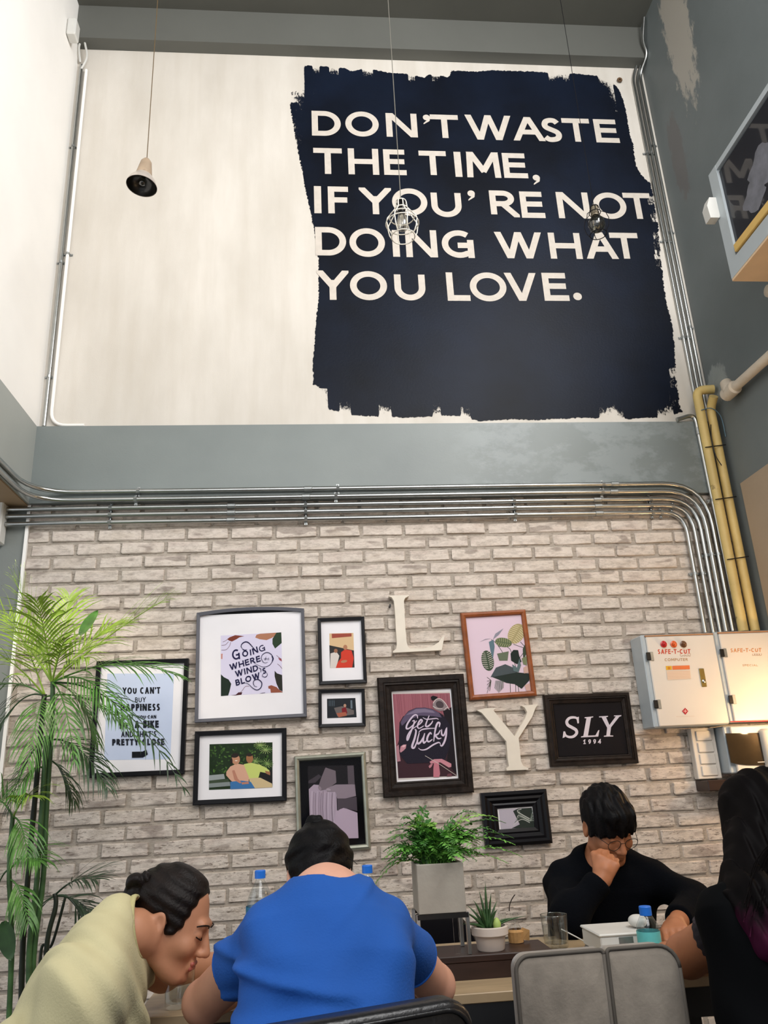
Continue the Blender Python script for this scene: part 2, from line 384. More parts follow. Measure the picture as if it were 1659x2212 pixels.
# bricks: 12 shared shapes, every one an object; those past the 300 that show largest are joined
BP, RP, BL, BH = 0.228, 0.072, 0.209, 0.0555
def brick_shape(seed, L=BL):
    r = random.Random(seed); h = (L / 2, 0.013, BH / 2)
    m = MB().obox((0, 0, 0), V(1, 0, 0), V(0, 1, 0), V(0, 0, 1), h, bev=0.0035)
    tilt = r.uniform(-.004, .004); dz = r.uniform(-.02, .02)
    vs = []
    for x, y, z in m.v:
        q = 0.0016
        vs.append((x + r.uniform(-q, q) * 2.2, y + (r.uniform(-q, q) + tilt * x / h[0] + dz * z * .1 if y < 0 else 0), z + r.uniform(-q, q) * 1.5 + (r.uniform(-.0015, .0015))))
    return vs, m.f
shapes = [brick_shape(i) for i in range(12)]
bmeshes = []
for i, (vs, fs) in enumerate(shapes):
    me = bpy.data.meshes.new('brick'); me.from_pydata(vs, [], fs); me.materials.append(M_brick); fix_normals(me); bmeshes.append(me)
z0 = 2.492 + BH / 2; x0 = -1.317 + BL / 2
cells = []
rr = random.Random(3)
for row in range(-35, 3):
    z = z0 + row * RP
    if z < 0.03 or z > ZBEAM - 0.02: continue
    off = (0.0 if row % 2 == 0 else BP * 0.5) + rr.uniform(-.02, .02)
    n0 = int((XL - x0) / BP) - 2
    for k in range(n0, n0 + 22):
        x = x0 + off + k * BP + rr.uniform(-.004, .004)
        a, b = x - BL / 2, x + BL / 2
        if b > XR - 0.004: b = XR - 0.004
        if a < XL + 0.006: a = XL + 0.006
        if b - a < 0.03: continue
        u, v = pix(((a + b) / 2, 0, z)); u2, v2 = pix((b, 0, z + BH / 2))
        size = 4 * abs(u2 - u) * abs(v2 - v)
        inview = 20 < u < 1659 and 1105 < v < 2130
        hid = (u > 1400 and 1400 < v < 1560) or (1180 < u < 1480 and v > 1860) or (440 < u < 900 and v > 1930) or (u > 1560 and v > 1800) or (u < 290 and v > 2060) or (u < 150 and v > 1350) or (430 < u < 650 and 1340 < v < 1540) or (830 < u < 1010 and 1480 < v < 1700) or (1020 < u < 1150 and 1340 < v < 1490) or (1190 < u < 1370 and 1510 < v < 1640) or (210 < u < 395 and 1440 < v < 1660)
        cells.append(((size if inview and not hid else 0), a, b, z, rr.randrange(12), rr.random() < .5, rr.uniform(-.0035, .0025), rr.uniform(-.006, .006)))
cells.sort(key=lambda c: -c[0])
rest = MB()
for i, (sz, a, b, z, k, flip, dy, rot) in enumerate(cells):
    if (b + a) / 2 > XR - 0.03: pass
    sx = (b - a) / BL * (-1 if flip else 1); Y = -0.001 + dy
    if i < 300 and sz > 0:
        o = bpy.data.objects.new('brick', bmeshes[k]); COL.objects.link(o); o.parent = wall_back
        o.location = (V((a + b) / 2, Y, z) - BASE[wall_back]).tolist(); o.scale = (abs(sx), 1, 1); o.rotation_euler = (0, rot, math.pi if False else 0)
    else:
        vs, fs = shapes[k]; rest.add([((a + b) / 2 + x * abs(sx), Y + y, z + zz - rot * x) for x, y, zz in vs], fs)
tag(rest.build('brick_field', M_brick, wall_back), kind='stuff')

# ------------------------------------------------------------------ painted mural on the plaster
patch_px = [(653, 147), (668, 144), (745, 150), (760, 158), (790, 150), (838, 160), (886, 163), (914, 171), (930, 163), (968, 170), (975, 156), (1030, 158), (1060, 155), (1150, 158), (1236, 162), (1290, 167), (1317, 178), (1336, 195), (1343, 212), (1350, 240), (1358, 285), (1367, 320), (1372, 360), (1385, 382), (1405, 398), (1411, 420), (1419, 470), (1425, 520), (1432, 600), (1441, 660), (1452, 705), (1458, 760), (1462, 820), (1468, 875), (1474, 893), (1440, 903), (1350, 908), (1250, 905), (1160, 910), (1100, 908), (1035, 913), (1000, 902), (960, 900), (910, 904), (870, 905), (820, 902), (760, 900), (745, 896), (690, 882), (689, 838), (676, 833), (676, 780), (682, 700), (688, 640), (687, 560), (678, 500), (668, 450), (655, 395), (643, 340), (632, 290), (625, 240), (622, 197), (655, 196)]
poly = np.array([at(x, y, 0)[[0, 2]] for x, y in patch_px])
def poly_sd(P, poly):
    d = np.full(len(P), 1e9); ins = np.zeros(len(P), bool)
    for i in range(len(poly)):
        a, b = poly[i], poly[(i + 1) % len(poly)]; ab = b - a
        t = np.clip(((P - a) @ ab) / (ab @ ab), 0, 1); q = P - a - t[:, None] * ab
        d = np.minimum(d, np.hypot(q[:, 0], q[:, 1]))
        c = ((a[1] > P[:, 1]) != (b[1] > P[:, 1])) & (P[:, 0] < (b[0] - a[0]) * (P[:, 1] - a[1]) / (b[1] - a[1] + 1e-12) + a[0]); ins ^= c
    return np.where(ins, d, -d)
res = 0.0085
gx = np.arange(poly[:, 0].min() - .03, poly[:, 0].max() + .03, res); gz = np.arange(poly[:, 1].min() - .05, poly[:, 1].max() + .05, res)
GX, GZ = np.meshgrid(gx, gz, indexing='ij'); P2 = np.stack([GX.ravel(), GZ.ravel()], 1)
rs = np.random.RandomState(5)
sd = poly_sd(P2, poly)
zmid = (poly[:, 1].min() + poly[:, 1].max()) / 2; topz = 5.75; botz = ZB + 0.04
strip = np.floor(P2[:, 0] / 0.062 + 0.4 * np.sin(P2[:, 0] * 9)).astype(int) % 64
hs = rs.rand(64); hs2 = rs.rand(64)
topbot = (np.abs(P2[:, 1] - poly[:, 1].max()) < 0.34) | (np.abs(P2[:, 1] - poly[:, 1].min()) < 0.22)
e = sd / 0.012
dens = np.clip(0.5 + e * 0.5 + .35 * (rs.rand(len(sd)) - .5), 0, 1)
thin = np.where(topbot & (hs[strip] > 0.66), 0.47 + 0.30 * np.clip(sd / 0.12, 0, 1), 1.0)   # dry brush ends
thin = np.where(sd > 0.12, 1.0, thin)
lefts = P2[:, 0] < (at(655, 300, 0)[0])
thin = np.where(lefts & (P2[:, 1] > at(655, 420, 0)[2]), np.minimum(thin, 0.655), thin)
rights = (poly[:, 0].max() - P2[:, 0] < 0.17) & (P2[:, 1] < 4.9) & (sd < 0.05)
thin = np.where(rights, np.minimum(thin, 0.56 + 0.25 * hs2[(P2[:, 1] / 0.07).astype(int) % 64]), thin)
dens = dens * thin
nx, nz = GX.shape; D = dens.reshape(nx, nz)
keep = (np.maximum.reduce([D[:-1, :-1], D[1:, :-1], D[:-1, 1:], D[1:, 1:]]) > 0.05)
ii, jj = np.nonzero(keep); a = ii * nz + jj
faces = np.stack([a, a + nz, a + nz + 1, a + 1], 1); used = np.unique(faces); rem = -np.ones(nx * nz, int); rem[used] = np.arange(len(used))
mural = thing('painted_mural', 'ragged-edged dark navy painted block on cream plaster lettered with a five-line motto in cream capitals', 'mural', at(1060, 905, -0.013))
me = bpy.data.meshes.new('navy_paint'); vv = np.stack([P2[used, 0], np.full(len(used), -0.0135), P2[used, 1]], 1) - BASE[mural]
me.from_pydata(vv.tolist(), [], rem[faces].tolist())
at_ = me.attributes.new('paint', 'FLOAT', 'POINT'); at_.data.foreach_set('value', D.ravel()[used].astype(np.float32))
def mat_navy():
    N = NT('navy_mural_paint'); p = N.pos(); N.l(N.ramp(N.noise(p, 1.5, 4), [(0.35, lin('0a0e17')[:3]), (0.7, lin('111a2b')[:3])]), N.b.inputs['Base Color'])
    N.b.inputs['Roughness'].default_value = 0.46; N.b.inputs['Specular IOR Level'].default_value = 0.14; N.bump(N.noise(p, 85, 4), 0.16, 0.004)
    fine = N.noise(N.scale(p, (1, 1, .55)), 75, 6, .8); med = N.noise(N.scale(p, (1, 1, .35)), 14, 4)
    t = N.math('ADD', N.math('MULTIPLY', fine, .6), N.math('MULTIPLY', med, .4))
    a_ = N.attr('paint').outputs['Fac']
    f = N.math('ADD', N.math('SUBTRACT', N.math('MULTIPLY', a_, 1.0), t), 0.0)
    f = N.ramp(N.math('ADD', f, 0.35, True), [(0.40, (0, 0, 0)), (0.46, (1, 1, 1))])
    tr = N.n('ShaderNodeBsdfTransparent'); mx = N.n('ShaderNodeMixShader'); N.l(f, mx.inputs[0]); N.l(tr.outputs[0], mx.inputs[1]); N.l(N.b.outputs[0], mx.inputs[2]); N.l(mx.outputs[0], N.out.inputs[0])
    return N.m
me.materials.append(mat_navy()); o = bpy.data.objects.new('navy_paint', me); COL.objects.link(o); o.parent = mural; BASE[o] = BASE[mural]

# stroke alphabet: skeletons in a unit box; 'a' arcs are (cx,cy,rx,ry,deg0,deg1)
def arc(cx, cy, rx, ry, a0, a1, n=18): return [(cx + rx * math.cos(math.radians(a0 + (a1 - a0) * i / n)), cy + ry * math.sin(math.radians(a0 + (a1 - a0) * i / n))) for i in range(n + 1)]
GL = {
 'A': [[(0, 0), (.5, 1)], [(.5, 1), (1, 0)], [(.2, .33), (.8, .33)]],
 'B': [[(0, 0), (0, 1)], [(0, 1), (.5, 1)] + arc(.55, .76, .33, .24, 90, -90) + [(0, .52)], [(0, .52), (.55, .52)] + arc(.6, .26, .4, .26, 90, -90) + [(0, 0)]],
 'C': [arc(.55, .5, .55, .5, 50, 310, 26)], 'D': [[(0, 0), (0, 1)], [(0, 1), (.35, 1)] + arc(.4, .5, .6, .5, 90, -90, 22) + [(0, 0)]],
 'E': [[(0, 0), (0, 1)], [(0, 1), (.93, 1)], [(0, .53), (.9, .53)], [(0, 0), (1, 0)]], 'F': [[(0, 0), (0, 1)], [(0, 1), (1, 1)], [(0, .5), (.92, .5)]],
 'G': [arc(.55, .5, .55, .5, 52, 300, 26) + [(.98, .10)], [(1, .03), (1, .47)], [(.62, .44), (1, .44)]],
 'H': [[(0, 0), (0, 1)], [(1, 0), (1, 1)], [(0, .5), (1, .5)]], 'I': [[(.5, 0), (.5, 1)]],
 'K': [[(0, 0), (0, 1)], [(.95, 1), (.05, .42)], [(.3, .6), (1, 0)]], 'L': [[(0, 1), (0, 0)], [(0, 0), (1, 0)]],
 'M': [[(0, 0), (0.04, 1)], [(0.04, 1), (.5, .25)], [(.5, .25), (.96, 1)], [(.96, 1), (1, 0)]], 'N': [[(0, 0), (0, 1)], [(0, 1), (1, 0)], [(1, 0), (1, 1)]],
 'O': [arc(.5, .5, .5, .5, 0, 360, 40)], 'P': [[(0, 0), (0, 1)], [(0, 1), (.5, 1)] + arc(.6, .73, .4, .27, 90, -90) + [(0, .46)]],
 'R': [[(0, 0), (0, 1)], [(0, 1), (.4, 1)] + arc(.45, .75, .38, .25, 90, -90) + [(0, .5)], [(.42, .5), (.95, 0)]],
 'S': [[(.9, .86), (.72, .98), (.45, 1.0), (.2, .93), (.1, .76), (.2, .62), (.5, .51), (.82, .39), (.93, .24), (.83, .07), (.55, 0), (.28, .01), (.06, .12)]],
 'T': [[(0, 1), (1, 1)], [(.5, 1), (.5, 0)]], 'U': [[(0, 1), (0, .42)] + arc(.5, .42, .5, .42, 180, 360, 20) + [(1, 1)]],
 'V': [[(0, 1), (.5, 0)], [(.5, 0), (1, 1)]], 'W': [[(0, 1), (.27, 0)], [(.27, 0), (.5, 1)], [(.5, 1), (.73, 0)], [(.73, 0), (1, 1)]],
 'X': [[(0, 0), (1, 1)], [(0, 1), (1, 0)]], 'Y': [[(0, 1), (.5, .45)], [(1, 1), (.5, .45)], [(.5, .5), (.5, 0)]],
 '1': [[(.2, .8), (.55, 1)], [(.55, 1), (.55, 0)], [(.2, 0), (.9, 0)]], '9': [arc(.5, .68, .42, .32, 0, 360, 20), [(.92, .68), (.88, .35), (.62, .06), (.2, 0)]],
 '4': [[(.75, 0), (.75, 1)], [(.75, 1), (0, .3)], [(0, .3), (1, .3)]], '-': [[(0, .45), (1, .45)]], '.': [], "'": [], ',': [], ' ': []}
WD = dict(A=.82, B=.66, C=.8, D=.78, E=.62, F=.58, G=.86, H=.78, I=.22, K=.72, L=.56, M=.98, N=.82, O=.92, P=.64, R=.72, S=.6, T=.68, U=.76, V=.8, W=1.2, X=.75, Y=.76)
WD.update({'1': .5, '9': .6, '4': .65, '-': .4, '.': .2, "'": .2, ',': .2, ' ': .34})
def ribbon(pts, t, closed=False):
    pts = [np.array(p, float) for p in pts]; ts = list(t) if hasattr(t, '__len__') else [t] * len(pts)
    kp = [i for i in range(len(pts)) if i == 0 or np.linalg.norm(pts[i] - pts[i - 1]) > 1e-6]; pts = [pts[i] for i in kp]; ts = [ts[i] for i in kp]; n = len(pts); L = []; R_ = []
    for i in range(n):
        a = pts[i - 1] if i > 0 else (pts[-2] if closed else None); b = pts[i + 1] if i < n - 1 else (pts[1] if closed else None)
        d1 = (pts[i] - a) if a is not None else (b - pts[i]); d2 = (b - pts[i]) if b is not None else d1
        d1 = d1 / (np.linalg.norm(d1) + 1e-9); d2 = d2 / (np.linalg.norm(d2) + 1e-9); d = d1 + d2; d /= (np.linalg.norm(d) + 1e-9)
        nrm = V(-d[1], d[0]); k = 1 / max(0.6, abs(nrm @ V(-d1[1], d1[0])))
        L.append(pts[i] + nrm * ts[i] / 2 * k); R_.append(pts[i] - nrm * ts[i] / 2 * k)
    return [[L[i], L[i + 1], R_[i + 1], R_[i]] for i in range(n - 1)]
def clipy(poly, lo, hi):
    for lim, sg in ((lo, 1), (hi, -1)):
        out = []
        for i in range(len(poly)):
            a, b = poly[i], poly[(i + 1) % len(poly)]; da, db = sg * (a[1] - lim), sg * (b[1] - lim)
            if da >= 0: out.append(a)
            if (da >= 0) != (db >= 0): out.append(a + (b - a) * (da / (da - db)))
        poly = out
        if len(poly) < 3: return []
    return poly
def glyph(ch, w_, h, t):
    # list of convex polygons in a w x h box, y up
    if ch in "'’,": 
        c = (w_ / 2, h - t * .62) if ch != ',' else (w_ / 2, t * .2)
        r = t * .6; head = [V(c[0] + r * math.cos(a), c[1] + r * math.sin(a)) for a in np.linspace(0, 2 * math.pi, 15)[:-1]]
        tail = [V(c[0] + r, c[1]), V(c[0] + r * .8, c[1] - r * 1.2), V(c[0] - r * .9, c[1] - r * 2.4), V(c[0] - r * .9, c[1] - r * 2.0), V(c[0] + r * .1, c[1] - r * .9)]
        return [head, tail]
    if ch == '.':
        r = t * .68; return [[V(w_ / 2 + r * math.cos(a), r + r * math.sin(a)) for a in np.linspace(0, 2 * math.pi, 17)[:-1]]]
    out = []
    for st in GL[ch]:
        pts = [V(t / 2 + u * (w_ - t), t / 2 + v * (h - t)) for u, v in st]
        if len(pts) == 2 and ch in 'AVWMN' and abs(st[0][1] - st[1][1]) > .2: pts = [V(t / 2 + u * (w_ - t), v * h) for u, v in st]
        if len(pts) == 2:
            d = pts[1] - pts[0]; L = np.linalg.norm(d); d /= L
            if abs(d[1]) > 0.05 or True:
                e1 = e2 = (t * 0.9 if abs(d[1]) > .2 else t / 2)
                if ch == 'R' or (ch in 'KY' and abs(d[0]) > .1): e1 = 0 if ch in 'R' else e1
                if ch == 'A' and abs(d[1]) < .2: e1 = e2 = 0
                if ch == 'K' and abs(d[0]) > .1: pass
                if ch in 'WM' and 0 < st[0][1] < 1: e1 = .15 * t
                if ch in 'WM' and 0 < st[1][1] < 1: e2 = .15 * t
                p = [pts[0] - d * e1, pts[1] + d * e2]
                if ch in 'Y' and abs(d[0]) > .1: p[1] = pts[1] + d * t * .3
                q = ribbon(p, t)[0]; q = clipy(q, 0, h)
                sl = 0.0 if ch in 'NMKR' else .22 * t
                if q: q = [V(b_, a_) for a_, b_ in clipy([V(b_, a_) for a_, b_ in q], -sl, w_ + sl)]
                if q: out.append(q)
        else:
            closed = ch == 'O'
            tt = t
            if closed: pts[-1] = pts[0]
            if ch == 'S':
                pts = [p for p in smooth_path(pts, 3)]
            out += ribbon(pts, tt, closed)
    return out
def rect_map(A, B, H):
    # px baseline start A, end B, top-of-start H -> function from (u in 0..1, v in 0..1) to px
    A, B, H = V(*A), V(*B), V(*H); return lambda u, v: A + (B - A) * u + (H - A) * v
class Flat:
    # flat print made of thin coloured polygons given in photo pixels, on the plane y = Y
    def __init__(s, Y): s.m = MB(); s.m.cm = True; s.Y = Y; s.k = 0
    def poly(s, pts, col, lift=True):
        if lift: s.k += 1
        s.m.cc = lin(col) if isinstance(col, str) else col; Yk = s.Y - 0.00005 * s.k
        tris = tessellate_polygon([[Vector((a, -b, 0)) for a, b in pts]])
        s.m.add([at(a, b, Yk) for a, b in pts], [tuple(t) for t in tris]); return s
    def ell(s, cx, cy, rx, ry, col, rot=0, n=20, lift=True):
        c, q = math.cos(math.radians(rot)), math.sin(math.radians(rot))
        return s.poly([(cx + rx * math.cos(t) * c - ry * math.sin(t) * q, cy + rx * math.cos(t) * q + ry * math.sin(t) * c) for t in [2 * math.pi * i / n for i in range(n)]], col, lift)
    def line(s, pts, w_, col, taper=None, sm=4):
        s.k += 1; P = smooth_path([V(*p) for p in pts], sm) if sm else [V(*p) for p in pts]; n = len(P)
        ws = [w_ * (1 if taper is None else (taper + (1 - taper) * math.sin(math.pi * i / (n - 1)))) for i in range(n)]
        for q in ribbon(P, ws): s.k += .06; s.poly([tuple(a) for a in q], col, False)
        return s
    def text(s, txt, A, B, H, t, col, wd=None, fit=True, thick=None):
        # lettering from px A to B (baseline) and height to H; t = stroke / height
        s.k += 1; hpx = math.dist(A, H); adv = [(WD[c] if c in WD else .6) for c in txt]; gap = 0.16
        tot = sum(adv) + gap * (len(txt) - 1); L = math.dist(A, B); sc = L / tot; x = 0
        bx = (V(*B) - V(*A)) / L; up = V(*H) - V(*A)
        for c, a in zip(txt, adv):
            for pl in glyph(c, a * sc, hpx, t * hpx):
                s.k += .06; s.poly([tuple(V(*A) + bx * (x + p[0]) + up * (p[1] / hpx)) for p in pl], col, False)
            x += (a + gap) * sc
        return s
    def build(s, name, parent, m=None): return s.m.build(name, m or M_print, parent)

rows = [
 [("D", 673.4, 240, 736, 293.5), ("O", 746, 241, 818, 295), ("N", 834, 245, 901, 296), ("'", 914, 247.5, 931, 296), ("T", 930, 248, 990.6, 298), ("W", 1006, 249, 1105, 302), ("A", 1107, 253, 1175, 304), ("S", 1168, 255, 1214.5, 306.6), ("T", 1215.6, 256, 1275, 306), ("E", 1284.6, 258, 1335, 308)],
 [("T", 677, 320, 739, 375.6), ("H", 752, 321, 818, 377), ("E", 828.6, 323, 877, 378), ("T", 905.6, 326, 964.5, 378), ("I", 980, 328, 998.5, 382), ("M", 1007, 328.6, 1080, 383.5), ("E", 1086.5, 331, 1138, 384.6), (",", 1146, 332, 1164, 386)],
 [("I", 678.5, 402, 694, 460.6), ("F", 708.5, 403, 752.6, 461), ("Y", 779, 405.6, 843, 462.7), ("O", 847, 407, 923, 466), ("U", 931.6, 411, 996.7, 469), ("'", 1011.6, 411, 1028, 467), ("R", 1058.6, 411.8, 1119.7, 469), ("E", 1124.4, 414, 1175, 470.7), ("N", 1203.8, 415.4, 1272.5, 471.7), ("O", 1281, 416, 1352.7, 473), ("T", 1348.6, 417, 1407, 472.7)],
 [("D", 681, 490.6, 747.6, 552), ("O", 754.8, 493, 831.5, 555), ("I", 847.7, 497, 862.6, 554.6), ("N", 876.4, 497, 944, 555.7), ("G", 954.4, 497.5, 1023, 557), ("W", 1070, 501.5, 1171.5, 558), ("H", 1186.5, 503, 1255, 559), ("A", 1264, 502, 1332, 559), ("T", 1319.5, 503, 1380.4, 558.7)],
 [("Y", 687, 584.4, 750.6, 647.7), ("O", 756, 585.7, 836, 648.5), ("U", 852, 587, 918.6, 649), ("L", 965, 588.6, 1014, 649.8), ("O", 1015, 588.6, 1093.7, 651), ("V", 1091.6, 589.5, 1160, 649.8), ("E", 1173, 589.5, 1226.6, 649.8), (".", 1236, 590, 1253, 648.5)]]
for r_ in rows:
    for ch, xa, ya, xb, yb in r_:
        YL = -0.0142
        bl, tr_ = at(xa, yb, YL), at(xb, ya, YL); bl2 = at(xb, yb, YL); tl = at(xa, ya, YL)
        xs0 = min(bl[0], tl[0]) if ch not in 'I' else (bl[0] + tl[0]) / 2; xs0 = (bl[0] + tl[0]) / 2; xs1 = (bl2[0] + tr_[0]) / 2
        h = (tl[2] + tr_[2] - bl[2] - bl2[2]) / 2; w_ = xs1 - xs0; t = 0.040 if ch != 'I' else min(w_, .045)
        zb_ = (bl[2] + bl2[2]) / 2
        m = MB()
        for k, pl in enumerate(glyph(ch, w_, h, t)):
            n = len(pl); m.add([(xs0 + p[0], YL - 0.00001 * k, zb_ + p[1]) for p in pl], [tuple(range(n))])
        m.build('painted_letter', M_navyletter, mural)
# rusty ring bolt in the plaster by the mural corner
p = at(1338, 174, -0.02); tag(MB().lathe(p, [(0.006, 0), (0.016, 0), (0.019, 0.006), (0.016, 0.012), (0.006, 0.010)], 20, axis=(0, -1, 0)).add([p + V(0.006, -0.02, 0)], []).build('wall_bolt', mat('rusty_iron', '6a5038', 0.8, var=.3)), 'small rusty round bolt in the plaster beside the mural top right corner', 'bolt')

# ------------------------------------------------------------------ conduits and pipes
def conduit(name, label, pts, r, m=M_steel, bend=0.12, clips=(), couplings=(), group=None, cat='conduit', clipm=M_steel2, nrm=(0, 1, 0)):
    path = bend_path(pts, bend); base = path[0]
    t = thing(name, label, cat, base, group)
    MB().tube(path, r, 12).build('tube', m, t, smooth=True, autos=50)
    P = np.array(path); seg = np.r_[0, np.cumsum(np.linalg.norm(np.diff(P, axis=0), axis=1))]
    def pt(s):
        q = V(*[np.interp(s, seg, P[:, k]) for k in range(3)]); q2 = V(*[np.interp(min(s + .01, seg[-1]), seg, P[:, k]) for k in range(3)]); q1 = V(*[np.interp(max(s - .01, 0), seg, P[:, k]) for k in range(3)])
        return q, (q2 - q1) / np.linalg.norm(q2 - q1)
    for s in clips:
        if s < 0: s += seg[-1]
        q, d = pt(s); n_ = V(*nrm); side = np.cross(d, n_); side /= np.linalg.norm(side)
        m2 = MB(); hw = 0.008
        arcp = [(-r - .016, r + .001), (-r - .001, r + .001), (-r - .001, 0), (-r * .75, -r * .75), (0, -r - .002), (r * .75, -r * .75), (r + .001, 0), (r + .001, r + .001), (r + .016, r + .001)]
        vs = [];
        for e in (-1, 1):
            for (a, b) in arcp: vs.append(q + d * hw * e + side * a * 1.04 + n_ * b * 1.04)
        k = len(arcp); fs = [(i, i + 1, k + i + 1, k + i) for i in range(k - 1)]
        m2.add(vs, fs); vs2 = [v - n_ * .0015 for v in vs]
        for sg in (-1, 1): m2.lathe(q + side * sg * (r + .010) + n_ * (r - .001), [(0.0001, 0.004), (0.004, 0.003), (0.0045, 0)], 8, axis=-n_)
        m2.build('clip', clipm, t)
    for s in couplings:
        if s < 0: s += seg[-1]
        q, d = pt(s); MB().tube([q - d * .022, q - d * .02, q + d * .02, q + d * .022], [r, r * 1.22, r * 1.22, r], 12).build('coupling', M_steel2, t, smooth=True, autos=40)
    return t
R1 = 0.0125
def pw(pts, Y): return [at(x, y, Y) for x, y in pts]
Yc = -0.062
zc1, zc2 = at(700, 1057.5, Yc)[2], at(700, 1072, Yc)[2]
xc = lambda px_, y: at(px_, y, Yc)[0]
def hv(z, xbend, xbot, ybot, xleft, Y, Yb=None):
    # level run to the right then down to the cabinet tops
    top = at(xbend, 1100, Y); bot = at(xbot, ybot, Y)
    return [V(xleft, Y, z), V(bot[0], Y, z), V(bot[0], Y, bot[2])]
cabz = at(1540, 1366, -0.05)[2] + 0.0
def vx(px_, Y, y=1300): return at(px_, y, Y)[0]
Yh = [-0.062, -0.062, -0.040, -0.040, -0.040]
ys = [1051, 1067.5, 1084.6, 1099, 1114.5]
zs = [at(1000, y, Y)[2] for y, Y in zip(ys, Yh)]
xb = [vx(1571, -.062), vx(1557, -.062), vx(1543.5, -.04), vx(1529, -.04), vx(1512, -.04)]
names = ['uppermost', 'second', 'third', 'fourth', 'lowest']
xj = at(6, 1125, -.06)[0] + .0065
xl = [XL + 0.045, XL + 0.028, xj, xj, xj]
for i in range(5):
    Y = Yh[i]; z = zs[i]
    end = V(xb[i], Y, cabz + 0.001)
    if i < 2:
        X0 = XL + 0.0145 + 0.0
        pts = [V(X0, -5.6, z + (.0)), V(X0, Y, z), V(xb[i], Y, z), end]
        L0 = 5.54
    else:
        pts = [V(xl[i], Y, z), V(xb[i], Y, z), end]; L0 = XL - xl[i]
    lx = lambda x: L0 + x - XL
    cl = [lx(at(q, 1080, Y)[0]) for q in ((250, 685, 1265) if i < 2 else (240, 660, 1110, 1405))]
    cp = [lx(at(q, 1080, Y)[0]) for q in ((620, 1290) if i < 2 else (500, 1290))]
    if i < 2: cl = [L0 * .25, L0 * .6, L0 * .85] + cl
    cl += [-0.32, -0.75] if i > 2 else [-0.42]
    lab = ('%s of the five level steel conduits under the grey beam, curving to the cabinets' % names[i]) if i > 1 else ('%s of the two steel conduits turning from the left beam onto the back beam' % ('upper', 'lower')[i])
    conduit('metal_conduit', lab, pts, R1, clips=cl, couplings=cp, bend=0.13 + 0.03 * (4 - i), group='conduits under the beam')
# steel conduit from the mural's lower right corner down to the cabinets
pc = [at(1462, 908, -.058), at(1480, 899, -.058), at(1503, 899, -.058), at(1513, 925, -.058)]
pc.append(V(vx(1585, -.058), -.058, pc[-1][2] - .12)); pc = [at(1462, 907, -.058), V(vx(1585, -.058) - .015, -.058, at(1500, 894, -.058)[2]), V(vx(1585, -.058), -.058, cabz + .001)]
conduit('metal_conduit', 'steel conduit hooking over the beam under the mural corner, beside the yellow pipes', pc, R1, clips=(0.62, 1.15), couplings=(.2,), bend=0.09, group='conduits dropping to the cabinets')
conduit('metal_conduit', 'steel conduit squeezed in the corner directly left of the yellow pipes', [V(vx(1598, -.03), -.03, at(1500, 900, -.03)[2]), V(vx(1598, -.03), -.03, cabz + .001)], R1, clips=(.5, 1.1), group='conduits dropping to the cabinets')
# corner conduits up the right edge of the mural
zc_ = at(1512, 832, -.03)[2]
for k, (dx, lab) in enumerate(((0.088, 'thin steel conduit up the mural right edge, nearest the lettering'), (0.060, 'thin steel conduit up the mural right edge, middle of three'), (0.032, 'thin steel conduit up the mural right edge, deepest in the corner'))):
    r = 0.0095
    if k == 2: pts = [V(XR - dx, -.026, 3.22), V(XR - dx, -.026, 5.78), V(XR - dx + .03, -.125, 5.86), V(XR - .03, -.14, 5.95), V(XR - .02, -.2, 6.10)]
    else: pts = [V(XR - dx, -.026, 3.15), V(XR - dx, -.026, 5.74), V(XR - dx + .03, -.05, 5.83)]
    conduit('metal_conduit', lab, pts, r, clips=(.55, 1.25, 1.95), bend=.05, group='corner conduits by the mural')
# left corner conduits
xk = at(168, 150, -.026)[0]
conduit('metal_conduit', 'painted steel conduit up the left corner of the cream wall', [V(XL + .030, -.026, 3.14), V(XL + .030, -.026, 5.70)], .011, clips=(.3, 1.05, 1.9), group='left corner conduits')
zl = ZB + 0.012
conduit('metal_conduit', 'pale conduit up the left corner that curves right onto the beam', [V(XL + .24, -.026, zl), V(XL + .062, -.026, zl), V(XL + .062, -.026, 5.66)], .0095, clips=(1.25,), bend=.12, group='left corner conduits', m=M_white)
jb = MB().obox(atx(163, 82, XL + .03) + V(0, -.05, 0), V(1, 0, 0), V(0, 1, 0), V(0, 0, 1), (.028, .04, .065), bev=.008)
o = jb.build('junction_box', M_whitepl); tag(o, 'grey-white junction box high in the left corner under the ceiling beam', 'junction box')
tag(MB().tube(smooth_path([V(XL + .030, -.03, 5.66), V(XL + .065, -.05, 5.74), V(XL + .05, -.06, 5.84), V(XL + .03, -.05, 5.90), V(XL + .01, -.05, 5.83), V(XL + .02, -.03, 5.72)], 6), .007, 8).build('cable_loop', M_whitepl, smooth=True), 'loop of pale cable below the junction box in the left corner', 'cable')
bx = at(6, 1125, -.06); o = MB().box(bx + V(-.16, -.03, -.12), bx + V(0.005, .045, .14), bev=.006).build('junction_box', M_whitepl); tag(o, 'white box at the far left where the lower steel conduits end', 'junction box')

